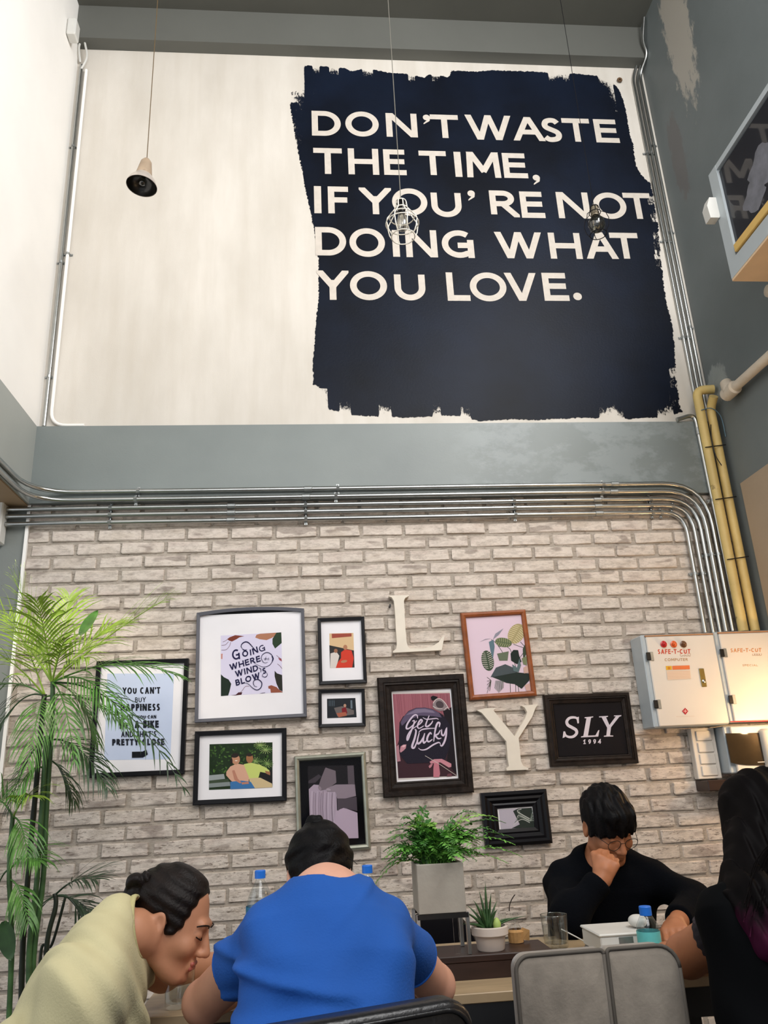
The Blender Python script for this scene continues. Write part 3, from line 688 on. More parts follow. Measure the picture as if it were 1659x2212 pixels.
# yellow pipes
def vline(px_top, y_top, px_bot, y_bot, Y):
    a, b = at(px_top, y_top, Y), at(px_bot, y_bot, Y); return a, b
ry = 0.026
Yp = -.10; xa = vx(1611, Yp, 1300)
xa = XR - .115; xb_ = XR - .052
tz = at(1525, 843, Yp)[2]
cb = at(1620, 1362, Yp)[2] - .003
conduit('yellow_pipe', 'thick yellow pipe left of the pair, bending over at its top', [V(xa + .095, Yp - .02, tz - .005), V(xa, Yp, tz), V(xa, Yp, cb)], ry, M_yellow, bend=.055, group='yellow pipes', cat='pipe')
conduit('yellow_pipe', 'thick yellow pipe right of the pair, ending at the white pipe elbow', [V(xb_, Yp - .06, tz - .07), V(xb_, Yp, tz - .12), V(xb_, Yp, cb)], ry * .95, M_yellow, bend=.05, group='yellow pipes', cat='pipe')
for zz in (2.93, 2.62, 2.28):
    m = MB(); m.tube([V(xa - .03, Yp - .03, zz), V((xa + xb_) / 2, Yp - .034, zz + .006), V(xb_ + .03, Yp - .03, zz + .015)], .003, 6)
    tag(m.build('pipe_tie', M_dkmetal), 'dark wire tie around the yellow pipes at height %s' % {2.93: 'of the grey beam, uppermost', 2.62: 'just under the beam, middle', 2.28: 'of the upper bricks, lowest'}[zz], 'wire tie', group='wire ties on the yellow pipes')
wires = smooth_path([V(xa - .01, Yp - .03, 3.16), V(xa + .05, Yp - .034, 3.17), V(xb_ + .035, Yp - .03, 3.12), V(xb_ + .045, Yp - .02, 3.0)], 5)
tag(MB().tube(wires, .0025, 6).build('thin_wire', mat('blue_wire', '4f6f80', .5)), 'thin blue wire hanging behind the yellow pipes', 'wire')
tag(MB().tube(smooth_path([V(xa + .03, Yp - .03, 3.07), V(xa + .015, Yp - .033, 2.98), V(xa + .02, Yp - .033, 2.88), V(xa + .045, Yp - .03, 2.82)], 5), .0025, 6).build('thin_wire', M_dkmetal), 'thin dark wire looped over the front of the left yellow pipe', 'wire')
# white lagged pipe along the right wall
e0 = V(XR - .03, -.17, tz - .03); q1 = atx(1659, 772, XR - .055); q1b = e0 * 0 + atx(1578, 845, XR - .055)
pdir = (q1 - q1b) / np.linalg.norm(q1 - q1b)
t = thing('lagged_pipe', 'thick white lagged pipe running up the dark right wall from the yellow pipes', 'pipe', q1b)
MB().tube([q1b, q1b + pdir * 1.6], .026, 16).build('tube', M_foam, t, smooth=True, autos=50)
MB().tube([q1b - pdir * .05, q1b - pdir * .045, q1b + pdir * .05, q1b + pdir * .055], [.026, .038, .038, .026], 16).build('elbow', M_foam, t, smooth=True, autos=50)
MB().tube([q1b, q1b + V(0, .015, .03), q1b + V(0, .03, .07)], [.04, .036, .03], 14).build('elbow_cap', M_foam, t, smooth=True, autos=50)

# ------------------------------------------------------------------ boxed window high on the right wall
yb = -1.0; xi = at(1582, 608, yb)[0]; zl_ = 3.40; zt_ = 3.40 + .62
far = yb; near = -3.6
t = thing('boxed_display', 'grey boxed-out display case high on the right wall with dark glass and pale wooden underside', 'display case', (xi, near, zl_))
th = .03; zf = 3.775
MB().box((xi, near, zl_ + .012), (XR, far, zl_ + .03)).box((xi, far - .05, zl_ + .03), (XR, far, zt_)).box((xi, near, zt_ - .03), (XR, far - .05, zt_)).build('case', M_cabside, t)
MB().box((xi - .001, near, zl_ + .012), (xi + .03, far, zl_ + .095)).box((xi - .001, far - .07, zl_ + .095), (xi + .03, far, zt_)).build('front_frame', M_cabside, t)
MB().box((xi, near, zl_), (XR, far - .001, zl_ + .0115)).build('underside_board', mat('pale_peach_plywood', 'dfc09c', .6, var=.08, sc=6), t)
MB().box((xi + .035, near, zl_ + .03), (XR, far - .051, zt_ - .031)).build('dark_interior', M_black, t)
o = MB().box((xi + .012, near, zl_ + .11), (xi + .02, far - .07, zt_ - .04)).build('glass_panel', mat('dark_tinted_glass', '0c0f1a', .5, var=.05, coat=.5), t)
MB().box((xi - .012, near, zl_ + .10), (xi + .01, far - .085, zl_ + .14), bev=.002).build('yellow_strip', mat('yellow_wood_strip', 'd9b468', .5, var=.08), t)
# pale cloud-like reflections painted as flat shapes on the dark panel
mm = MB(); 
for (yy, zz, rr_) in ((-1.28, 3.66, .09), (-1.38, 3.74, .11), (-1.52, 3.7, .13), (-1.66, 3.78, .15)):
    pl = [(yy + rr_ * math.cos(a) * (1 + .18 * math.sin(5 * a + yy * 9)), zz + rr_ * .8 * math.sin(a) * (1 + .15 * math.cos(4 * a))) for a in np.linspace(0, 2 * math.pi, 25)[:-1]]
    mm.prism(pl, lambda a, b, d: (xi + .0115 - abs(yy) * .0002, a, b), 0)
mm.build('print_or_reflection', mat('print_or_reflection', '6f7078', .6, var=.25, sc=14), t)
bk = V(xi - .02, far - .02, zl_ + .40)
o = MB().prism([(-.035, .02), (-.015, .07), (.035, .07), (.04, .0), (.015, -.05), (-.03, -.05)], lambda a, b, d: (bk[0] + a, bk[1] + d, bk[2] + b), .05).build('bracket', M_whitepl, None)
tag(o, 'small white angled bracket on the near-wall corner of the grey display case', 'bracket')
pp = atx(1662, 628, XR - .05); o = MB().lathe(pp + V(.048, 0, 0), [(.035, 0), (.04, .03), (.03, .06), (.0001, .07)], 20, axis=(-1, 0, 0)).build('wall_pipe', M_foam, smooth=True); tag(o, 'round white pipe end on the right wall under the display case', 'pipe')

# ------------------------------------------------------------------ electrical cabinets
def cabinet(x0, x1, z0_, z1_, lab, first):
    D0 = -.17
    t = thing('electrical_cabinet', lab, 'cabinet', ((x0 + x1) / 2, 0, z0_), 'electrical cabinets')
    MB().box((x0, D0 + .012, z0_), (x1, -.016, z1_), bev=.006).build('body', M_cabside, t)
    MB().box((x0 + .022, D0, z0_ + .004), (x1 - .004, D0 + .0115, z1_ - .012), bev=.004).build('door', M_cab, t)
    MB().box((x0 + .02, D0 + .002, z1_ - .011), (x1 - .003, D0 + .0115, z1_ - .004)).build('top_lip', mat('warm_brown_edge', 'a67a55', .5), t)
    for zz in (z0_ + .11, z1_ - .11):
        h = MB().box((x0 + .008, D0 - .008, zz - .02), (x0 + .030, D0 - .0005, zz + .02), bev=.003).build('hinge', M_dkmetal, t)
        MB().box((x0 + .0305, D0 - .004, zz - .022), (x0 + .046, D0 - .0005, zz + .022), bev=.001).build('hinge_plate', M_steel2, h)
    return t
P_ = lambda x, y: at(x, y, -.1705)
x0c, x1c = at(1385, 1372, -.17)[0], at(1541, 1367, -.17)[0] + .002; z1c = at(1385, 1371, -.17)[2] + .0; z0c = at(1413, 1572, -.17)[2]
c1 = cabinet(x0c, x1c, z0c, z1c, 'white electrical cabinet with three indicator lamps and a brass door lock, left of the pair', True)
x0d = x1c + .003; c2 = cabinet(x0d, XR - .006, z0c + .008, z1c + .004, 'white electrical cabinet at the right wall marked SPECIAL, with no indicator lamps', False)
f = Flat(-.1702)
RED, OR, GR = 'c0503c', 'c98a58', 'a88a70'
s4 = lambda x, y: (1160 + x / 3.325, 1340 + y / 3.325)
f.text('SAFE-T-CUT', s4(868, 242), s4(1103, 240), s4(866, 208), .2, RED)
f.text('COMPUTER', s4(917, 293), s4(1084, 291), s4(916, 273), .2, 'b0906e')
f.line([s4(1035, 240), s4(1028, 248), s4(1035, 258), s4(1046, 256), s4(1044, 250)], .8, GR).line([s4(1052, 250), s4(1060, 258), s4(1066, 250), s4(1056, 247)], .8, GR).line([s4(1072, 248), s4(1074, 258), s4(1082, 256)], .8, GR).line([s4(1083, 235), s4(1085, 258)], .8, GR).line([s4(1102, 236), s4(1100, 258), s4(1090, 256), s4(1094, 248)], .8, GR)
f.poly([s4(925, 328), s4(968, 327), s4(970, 355), s4(928, 357)], 'd9a93c').ell(*s4(948, 343), 3, 3, 'c07f2a').poly([s4(972, 327), s4(1096, 323), s4(1098, 351), s4(974, 355)], 'd77748')
f.poly([s4(930, 362), s4(1100, 357), s4(1106, 420), s4(938, 428)], 'd9c3ae')
for q in range(5): f.line([s4(936, 372 + q * 11), s4(1098, 367 + q * 11)], .5, 'c49a80', sm=0)
f.poly([s4(1042, 652), s4(1064, 628), s4(1087, 652), s4(1066, 678)], 'b23338').line([s4(1052, 652), s4(1078, 652)], .9, 'ecd9cf', sm=0).line([s4(1065, 640), s4(1065, 664)], .9, 'ecd9cf', sm=0)
f.line([s4(1000, 692), s4(1130, 688)], .5, 'c9ae9c', sm=0)
f.text('180', s4(1000, 316), s4(1030, 315), s4(1000, 306), .2, 'b0906e') if False else None
tag(f.build('door_print', c1), kind='stuff')
f = Flat(-.1702)
f.text('SAFE-T-CUT', s4(1390, 230), s4(1612, 227), s4(1389, 202), .2, OR)
f.text('SPECIAL', s4(1475, 331), s4(1587, 330), s4(1474, 316), .2, 'b89b78')
for a_, b_ in ((1550, 1562), (1568, 1578), (1584, 1594), (1600, 1612)): f.line([s4(a_, 240), s4(a_ - 3, 252), s4(b_, 250), s4(b_, 238)], .8, GR)
f.poly([s4(1388, 724), s4(1990, 712), s4(1990, 719), s4(1388, 732)], 'b5413f')
tag(f.build('door_print', c2), kind='stuff')
for (px_, py_, c, n) in ((908, 172, 'c01f26', 'red'), (980, 172, 'e0632c', 'orange'), (1050, 172, '6b4527', 'brown')):
    q = at(*s4(px_, py_), -.171); L = MB().lathe(q, [(.016, 0), (.017, .004), (.011, .006), (.011, .016), (.007, .021), (.0001, .023)], 18, axis=(0, -1, 0)).build('indicator_lamp', mat(n + '_lamp_lens', c, .25, var=.05), c1, smooth=True, autos=40); L['label'] = n + ' indicator lamp'
q = at(*s4(1190, 412), -.171); lk = MB().box(q + V(-.013, -.004, -.045), q + V(.013, .0, .045), bev=.002).build('lock_plate', mat('brass', 'a08a4e', .35, metal=.8), c1)
MB().lathe(q + V(0, -.0045, -.018), [(.0085, 0), (.0085, .003), (.004, .005), (.0001, .0055)], 16, axis=(0, -1, 0)).build('keyhole', M_steel, lk, smooth=True, autos=40)
# switch block and meter below
a, b = at(1492, 1580, -.06), at(1555, 1682, -.06)
z1m = z0c - .006
sx0, sx1 = at(1497, 1610, -.06)[0], at(1548, 1610, -.06)[0]; sz0 = at(1520, 1683, -.06)[2]
t = thing('switch_block', 'cream block of four rocker switches hanging below the left electrical cabinet', 'switch panel', ((sx0 + sx1) / 2, 0, sz0))
MB().box((sx0, -.06, sz0), (sx1, -.016, z1m), bev=.003).build('housing', M_cab, t)
H_ = (z1m - sz0 - .02) / 4
for k in range(4): MB().box((sx0 + .022, -.068, sz0 + .010 + k * H_ + .004), (sx1 - .02, -.0605, sz0 + .010 + (k + 1) * H_ - .004), bev=.003).build('rocker_switch', M_cab, t)
mx0 = sx1 + .012; mz0 = at(1560, 1672, -.15)[2]; mx1 = XR - .01
t = thing('meter_box', 'cream meter box with a dark curved window below the right electrical cabinet', 'meter box', ((mx0 + mx1) / 2, 0, mz0))
MB().box((mx0, -.13, mz0), (mx1, -.016, z1m), bev=.005).build('housing', M_cabside, t)
MB().box((mx0 + .028, -.15, mz0 + .003), (mx1, -.1305, z1m - .004), bev=.004).build('front_cover', M_cab, t)
g0, g1 = at(*s4(1352, 812), -.153), at(*s4(1610, 1040), -.153)
gp = [s4(1352, 812), s4(1596, 808), s4(1640, 1042), s4(1500, 1040), s4(1430, 1032), s4(1392, 1022)]
MB().prism([tuple(at(*p_, -.151)[[0, 2]]) for p_ in gp], lambda a, b, d: (a, -.1545 + d, b), .004).build('window', mat('dark_meter_glass', '2c2418', .06, var=.2), t)
MB().box(at(*s4(1588, 1022), -.158) + V(0, 0, 0), at(*s4(1640, 1014), -.1545) + V(0, 0, 0)).build('name_plate', M_whitepl, t)
MB().lathe(at(*s4(1650, 900), -.16) + V(.02, 0, -.01), [(.04, -.11), (.045, -.1), (.045, .08), (.03, .09)], 20).build('cover_tube', M_cab, t, smooth=True, autos=40)
q0, q1_ = at(1502, 1688, -.12), at(1659, 1690, -.12)
tag(MB().box((sx0 + .0, -.15, sz0 - .055), (XR - .004, -.016, sz0 - .006), bev=.004).build('wall_shelf', M_walnut), 'dark wooden rail directly under the switch block and meter box', 'shelf')

gp_ = V(2.265, -.47, 1.435)
t = thing('globe_lamp', 'small glowing globe lamp on the right wall lighting the electrical cabinets', 'lamp', (XR, -.47, 1.40))
NG = NT('warm_globe_glow'); NG.b.inputs['Emission Color'].default_value = (1.0, 0.66, 0.34, 1); NG.b.inputs['Emission Strength'].default_value = 190
MB().lathe(gp_, [(.034 * math.cos(a) + .0001, .034 * math.sin(a)) for a in np.linspace(-math.pi / 2, math.pi / 2, 13)], 20).build('globe', NG.m, t, smooth=True)
MB().lathe(V(XR, gp_[1], gp_[2]), [(.035, 0), (.035, .008), (.010, .014), (.010, .037)], 20, axis=(-1, 0, 0)).build('wall_mount', M_dkmetal, t, smooth=True, autos=40)

# ------------------------------------------------------------------ pendant lamps
zceil = CEIL
def cord(x, y, Y, z0_, parent, m=M_dkmetal, r=.0022):
    p = V(x, Y, z0_)
    MB().tube([p, p + V(.002, 0, (zceil - z0_) * .5), V(x, Y, zceil)], r, 6).build('cord', m, parent)
Yl = -.90
bc = at(306, 402, Yl)   # centre of the bell mouth
t = thing('pendant_lamp', 'small bell-shaped pendant lamp with worn beige cap hanging in front of the bare cream wall', 'lamp', bc)
ax = V(.09, .03, 1.0); ax /= np.linalg.norm(ax)
rm = .0715
out = [(rm, 0), (rm * .97, .012), (rm * .86, .030), (rm * .66, .050), (rm * .55, .062)]
MB().lathe(bc, out + [(rm * .52, .060), (rm * .62, .047), (rm * .82, .028), (rm * .93, .012), (rm * .965, .0)], 40, axis=ax, mi=0).build('shade', mat('chrome_shade', 'c8beb4', .3, metal=.35, var=.05), t, smooth=True, autos=60)
MB().lathe(bc, [(rm * .955, .0005), (rm * .92, .013), (rm * .80, .029), (rm * .60, .048), (.01, .058)], 40, axis=ax).build('shade_lining', mat('black_enamel', '14130f', .3, coat=.4), t, smooth=True)
MB().lathe(bc + ax * .060, [(rm * .56, 0), (rm * .52, .014), (rm * .44, .05), (rm * .36, .085), (rm * .2, .103), (.006, .108)], 32, axis=ax, cap1=True).build('socket_cover', mat('stained_beige_cap', 'a08c76', .6, var=.15, sc=14, dirt=('5c3d20', 22, .58)), t, smooth=True, autos=60)
MB().lathe(bc + ax * .012, [(.0001, -.008), (.012, -.005), (.02, .008), (.02, .02), (.012, .034), (.011, .046)], 20, axis=ax).build('bulb', mat_glass('bulb_glass', 'e8e8e2', .05, .25), t, smooth=True)
top = bc + ax * .166; cord(top[0], 0, top[1], top[2], t, mat('brown_cord', '5c4a2e', .6))

Yg = -.90
gb = at(876, 524, Yg); gt = at(866, 436, Yg); gx_ = gt[0]
t = thing('cage_lamp', 'white wire cage pendant lamp with a long clear bulb in front of the word DOING', 'lamp', V(gx_, Yg, gt[2] - .205))
zt = gt[2]; Hc = .285; M_wirew = mat('white_wire', 'dcd7cc', .4, var=.03)
prof = [(.024, 0), (.028, -.012), (.031, -.045), (.050, -.075), (.074, -.110), (.079, -.130), (.072, -.170), (.056, -.205)]
for k in range(8):
    a = 2 * math.pi * k / 8 + .2; MB().tube([V(gx_ + r * math.cos(a), Yg + r * math.sin(a), zt + z) for r, z in prof], .0028, 6).build('cage_wire', M_wirew, t, smooth=True)
for r, z in ((.024, 0), (.031, -.045), (.079, -.130), (.056, -.205), (.060, -.090)):
    MB().tube([V(gx_ + r * math.cos(a), Yg + r * math.sin(a), zt + z) for a in np.linspace(0, 2 * math.pi, 33)], .0030, 6, caps=False).build('cage_ring', M_wirew, t, smooth=True)
MB().lathe(V(gx_, Yg, zt), [(.006, .012), (.017, .006), (.019, -.02), (.019, -.055), (.016, -.065)], 24, cap0=True).build('socket', M_black, t, smooth=True, autos=40)
MB().lathe(V(gx_, Yg, zt), [(.013, -.065), (.018, -.08), (.028, -.12), (.029, -.145), (.019, -.165), (.0001, -.172)], 24).build('bulb', mat_glass('frosted_bulb', 'f2efe8', .25, .35), t, smooth=True)
for k in range(4):
    a = k * 1.57; MB().tube([V(gx_ + .004 * math.cos(a), Yg + .004 * math.sin(a), zt - .075), V(gx_ + .013 * math.cos(a), Yg + .013 * math.sin(a), zt - .14)], .0012, 5).build('filament', M_wirew, t)
cord(gx_, 0, Yg, zt + .01, t, mat('grey_cord', '6a675f', .6))

bt = at(1283, 448, Yg); bx_ = bt[0]; zt = bt[2]
t = thing('cage_lamp', 'thin black wire cage pendant with a round clear bulb, in front of word NOT', 'lamp', V(bx_, Yg, zt - .24))
prof = [(.020, 0), (.024, -.015), (.028, -.034), (.052, -.055), (.062, -.09), (.057, -.13), (.040, -.162)]
for k in range(6):
    a = 2 * math.pi * k / 6 + .4; MB().tube([V(bx_ + r * math.cos(a), Yg + r * math.sin(a), zt + z) for r, z in prof], .0018, 6).build('cage_wire', M_black, t)
for r, z in ((.020, 0), (.028, -.034), (.040, -.162)):
    MB().tube([V(bx_ + r * math.cos(a), Yg + r * math.sin(a), zt + z) for a in np.linspace(0, 2 * math.pi, 33)], .0022, 6, caps=False).build('cage_ring', M_black, t)
MB().lathe(V(bx_, Yg, zt), [(.006, .008), (.018, .002), (.019, -.03), (.021, -.033), (.021, -.043), (.017, -.046), (.017, -.052)], 24, cap0=True).build('socket', mat('aged_socket', '8a7f6c', .45, metal=.4, var=.3), t, smooth=True, autos=40)
MB().lathe(V(bx_, Yg, zt), [(.014, -.050), (.02, -.060), (.037, -.080), (.041, -.103), (.034, -.130), (.016, -.143), (.0001, -.146)], 28).build('bulb', mat_glass('round_bulb_glass', 'b9b6aa', .06, .22), t, smooth=True)
MB().tube([V(bx_ - .015, Yg, zt - .08), V(bx_ - .018, Yg, zt - .11), V(bx_ + .01, Yg + .01, zt - .12), V(bx_ + .018, Yg, zt - .10), V(bx_ + .01, Yg, zt - .075)], .0015, 5).build('filament', mat('filament_wire', 'c8b48c', .4), t)
cord(bx_, 0, Yg, zt + .005, t, M_black, .0016)

# ------------------------------------------------------------------ framed pictures
def frame(name, label, outer, win, fw, m, matm=None, pic=None, depth=.028, prof='flat', bow=0.0, Y=-.016, glass=True):
    # outer / win: px corners TL,TR,BR,BL; fw frame width in m
    O = np.array([at(x, y, Y - depth) for x, y in outer])[:, [0, 2]]
    c = O.mean(0); top = (O[1] - O[0] + O[2] - O[3]) / 2; lft = (O[0] - O[3] + O[1] - O[2]) / 2
    w_, h = np.linalg.norm(top), np.linalg.norm(lft); ang = (math.atan2(top[1], top[0]) + math.atan2(-lft[0], lft[1])) / 2
    ax, az = V(math.cos(ang), math.sin(ang)), V(-math.sin(ang), math.cos(ang))
    def T(u, v, d): q = c + ax * u + az * v; return V(q[0], Y - d, q[1])
    t = thing('picture_frame', label, 'picture', T(0, -h / 2, 0), 'framed pictures on the brick wall')
    W2, H2 = w_ / 2, h / 2
    if prof == 'flat': pr = [(0, 0), (0, depth), (fw * .15, depth + .001), (fw, depth - .001), (fw, depth - .016)]
    elif prof == 'round': pr = [(0, 0), (0, depth * .6), (fw * .15, depth * .85), (fw * .5, depth), (fw * .85, depth * .85), (fw, depth * .6), (fw, depth * .4)]
    elif prof == 'carved': pr = [(0, 0), (0, depth * .8), (fw * .08, depth), (fw * .38, depth), (fw * .42, depth * .85), (fw * .55, depth * .9), (fw * .62, depth * .7), (fw * .85, depth * .62), (fw * .9, depth * .7), (fw, depth * .65), (fw, depth * .3)]
    else: pr = [(0, 0), (0, depth * .7), (fw * .2, depth), (fw * .35, depth * .75), (fw * .5, depth * .8), (fw * .7, depth * .5), (fw * .8, depth * .6), (fw, depth * .5), (fw, depth * .25)]
    m_ = MB(); n = len(pr); cs = [(-1, -1), (1, -1), (1, 1), (-1, 1)]
    NS = 14 if bow else 1
    ringpts = []
    for (sx, sz), (tx, tz_) in zip(cs, cs[1:] + cs[:1]):
        top_side = (sz == 1 and tz_ == 1)
        ns = NS if top_side else 1
        for q in range(ns):
            f = q / ns; ux, uz = sx + (tx - sx) * f, sz + (tz_ - sz) * f
            ringpts.append((ux, uz, bow * (1 - (2 * f - 1) ** 2) if top_side else 0))
    vs = []
    for ux, uz, b in ringpts:
        for i_, d in pr: vs.append(T(ux * (W2 - i_), uz * (H2 - i_) + b, d))
    N = len(ringpts); fs = [(i * n + k, i * n + k + 1, ((i + 1) % N) * n + k + 1, ((i + 1) % N) * n + k) for i in range(N) for k in range(n - 1)]
    m_.add(vs, fs).build('frame', m, t)
    dp = depth - .014 if prof in ('flat',) else depth * .35
    MB().box((0, 0, 0), (0, 0, 0)) if False else None
    bm_ = MB(); bm_.add([T(a * (W2 - fw * .7), b * (H2 - fw * .7), dd) for dd in (dp, .002) for a, b in ((-1, -1), (1, -1), (1, 1), (-1, 1))], [(0, 1, 2, 3), (7, 6, 5, 4), (0, 4, 5, 1), (1, 5, 6, 2), (2, 6, 7, 3), (3, 7, 4, 0)])
    bm_.build('mat_board', matm or M_mat, t)
    f = Flat(Y - dp - .0004)
    pic(f, win); f.build('print_or_reflection', t)
    if bow: MB().add([T(a * (W2 - fw * .9), H2 - fw * .9 + (0 if k == 0 else bow * (1 - a * a)), depth - .02) for k in (0, 1) for a in np.linspace(-1, 1, 15)], [(i, i + 1, 16 + i, 15 + i) for i in range(14)]).build('backing_gap', M_black, t)
    if glass: MB().add([T(a * (W2 - fw + .002), b * (H2 - fw + .002), dp + .007) for a, b in ((-1, -1), (1, -1), (1, 1), (-1, 1))], [(0, 1, 2, 3)]).build('glass', M_pane, t)
    return t
def uvmap(win):
    A, B, C_, D_ = [V(*p) for p in win]
    return lambda u, v: tuple((A * (1 - u) + B * u) * (1 - v) + (D_ * (1 - u) + C_ * u) * v)
rnd = random.Random(11)

def pic_bike(f, w):
    f.poly(w, 'c9d4ec')
    def T(txt, x0, y0, x1, y1, h, t=.2): f.text(txt, (x0, y0), (x1, y1), (x0, y0 - h), t, '20222c')
    q = lambda x, y: (x / 3.858, 1220 + y / 3.858)
    for txt, x0, x1, yb, ht, tk in (("YOU CAN'T", 1022, 1335, 1077, 55, .22), ('BUY', 1125, 1215, 1147, 42, .16), ('HAPPINESS', 1003, 1333, 1218, 58, .24), ('BUT', 1030, 1115, 1290, 40, .18), ('YOU CAN', 1143, 1302, 1284, 30, .2), ('BUY', 997, 1102, 1366, 52, .24), ('A BIKE', 1122, 1323, 1360, 60, .26), ("AND THAT'S", 1010, 1303, 1436, 48, .17), ('PRETTY CLOSE', 935, 1370, 1505, 54, .24)):
        a, b = q(x0, yb + 1), q(x1, yb - 3); f.text(txt, a, b, (a[0], a[1] - ht / 3.858), tk, '20222c')
    f.line([q(1122, 1270), q(1302, 1262)], .6, '20222c', sm=0)
    f.poly([q(1100, 1558), q(1188, 1556), q(1220, 1540), q(1232, 1580), q(1190, 1606), q(1100, 1608)], '14161c')
frame('f', 'black framed poster lettered YOU CAN\'T BUY HAPPINESS, behind the palm leaves', [(208, 1428), (407, 1422), (398, 1673), (190, 1680)], None, .021, M_black, pic=lambda f, w: pic_bike(f, [(232, 1455), (376, 1455), (368, 1640), (225, 1642)]))

def pic_wind(f, w):
    q = lambda x, y: (460 + x / 9.76, 1350 + y / 9.76)
    Q = lambda L: [q(*p) for p in L]
    f.poly(Q([(165, 225), (1440, 155), (1470, 1420), (165, 1500)]), 'dcd6ec')
    br, gr, dg = '7c3b2c', '2c3f2b', '1d2b20'
    f.poly(Q([(300, 300), (350, 260), (470, 215), (660, 235), (560, 260), (500, 300), (400, 350), (340, 330)]), br).poly(Q([(890, 265), (920, 205), (1000, 185), (1335, 162), (1330, 210), (1250, 270), (1130, 320), (980, 300)]), 'b07a5e').poly(Q([(1340, 162), (1440, 155), (1450, 380), (1310, 498), (1255, 400), (1255, 290)]), gr)
    f.poly(Q([(168, 1040), (230, 1100), (330, 1150), (385, 1240), (350, 1400), (320, 1488), (168, 1500)]), dg).poly(Q([(1300, 965), (1350, 1020), (1458, 1055), (1468, 1400), (1400, 1370), (1340, 1240), (1300, 1080)]), '2a2a22')
    f.poly(Q([(1165, 1290), (1230, 1270), (1340, 1310), (1400, 1370), (1470, 1410), (1470, 1422), (1220, 1430), (1210, 1350), (1170, 1340)]), '94543f').poly(Q([(380, 1478), (480, 1470), (540, 1420), (620, 1420), (600, 1470), (480, 1485)]), '4a2228').poly(Q([(980, 1446), (1040, 1430), (1105, 1425), (1090, 1438)]), '3a2440')
    f.poly(Q([(1375, 690), (1445, 720), (1455, 770), (1400, 740)]), 'a0505a').poly(Q([(168, 610), (205, 605), (200, 720), (170, 715)]), 'c98f86')
    for L in ([(210, 360), (270, 330), (310, 300)], [(180, 430), (260, 420), (330, 350)], [(180, 530), (280, 520), (350, 440), (375, 360)], [(1340, 640), (1400, 690), (1445, 720)], [(1360, 820), (1410, 860), (1455, 920)], [(560, 1440), (620, 1380), (680, 1300), (760, 1290)]): f.line(Q(L), .8, '6d4247')
    ink = '17123f'
    for txt, a, b, h in (('G', (415, 745), (575, 715), 215), ('O', (625, 680), (750, 655), 130), ('I', (780, 645), (820, 638), 125), ('N', (850, 625), (960, 575), 125), ('G', (985, 575), (1105, 535), 130), ('WHERE', (362, 958), (1010, 765), 125), ('WIND', (480, 1100), (960, 960), 125), ('BLOW', (490, 1285), (1000, 1120), 125), ('S', (1050, 1035), (1130, 1015), 120)):
        A, B = q(*a), q(*b); d = V(B[0] - A[0], B[1] - A[1]); d /= np.linalg.norm(d)
        f.text(txt, A, B, (A[0] + d[1] * h / 9.76 * .6, A[1] - h / 9.76), .2 if txt != 'G' else .15, ink)
    for L, w_ in (([(620, 500), (595, 450), (620, 390), (690, 355), (760, 380), (850, 480), (930, 570)], 2.2), ([(620, 500), (660, 530), (720, 520)], 2.0), ([(860, 790), (960, 850), (1080, 885), (1200, 840), (1270, 720), (1230, 620), (1140, 578), (1050, 620), (1020, 700), (1060, 780), (1110, 800), (1160, 780)], 1.4), ([(1240, 650), (1268, 710), (1245, 780)], 3), ([(640, 1215), (740, 1240), (840, 1330), (930, 1370), (1010, 1320), (1030, 1220), (960, 1150), (880, 1160), (850, 1220), (880, 1290), (930, 1300)], 1.9), ([(960, 900), (1010, 930), (1010, 1000)], 1.5), ([(1120, 990), (1150, 1050), (1100, 1100), (1040, 1070), (1070, 1010)], 1.3), ([(1070, 700), (1090, 720), (1110, 690), (1090, 745)], .7), ([(1125, 655), (1105, 740), (1130, 700), (1140, 740)], .7), ([(1150, 720), (1180, 700), (1160, 705), (1165, 735), (1200, 715)], .7)):
        f.line(Q(L), w_, ink, taper=.35)
frame('f', 'grey framed square print lettered GOING WHERE the WIND BLOWS with a bowed top edge', [(425, 1324), (657, 1314), (663, 1548), (420, 1561)], None, .016, M_graywood, pic=pic_wind, bow=.018)

def pic_red(f, w):
    q = lambda x, y: (400 + x / 3.95, 1290 + y / 3.95); Q = lambda L: [q(*p) for p in L]
    f.poly(Q([(1230, 310), (1435, 305), (1445, 600), (1237, 605)]), 'd9b98f').poly(Q([(1250, 312), (1420, 308), (1420, 335), (1252, 350)]), '9c4b3c').poly(Q([(1230, 410), (1440, 455), (1445, 600), (1237, 605)]), '33302f')
    f.poly(Q([(1240, 480), (1290, 465), (1315, 500), (1300, 560), (1285, 604), (1238, 605)]), 'd8cfc8').ell(*q(1285, 458), 4, 4.5, '9a6a50')
    f.poly(Q([(1330, 470), (1365, 445), (1420, 455), (1438, 520), (1425, 600), (1285, 604), (1300, 560), (1330, 520)]), 'cf3f2c').ell(*q(1366, 428), 4.5, 5.5, 'b07a5c').ell(*q(1355, 548), 7, 3, 'b57f60', -10)
frame('f', 'small black frame with a photo of a red-robed figure beside one in white', [(685, 1335), (787, 1332), (793, 1475), (690, 1479)], None, .017, M_black, pic=pic_red)
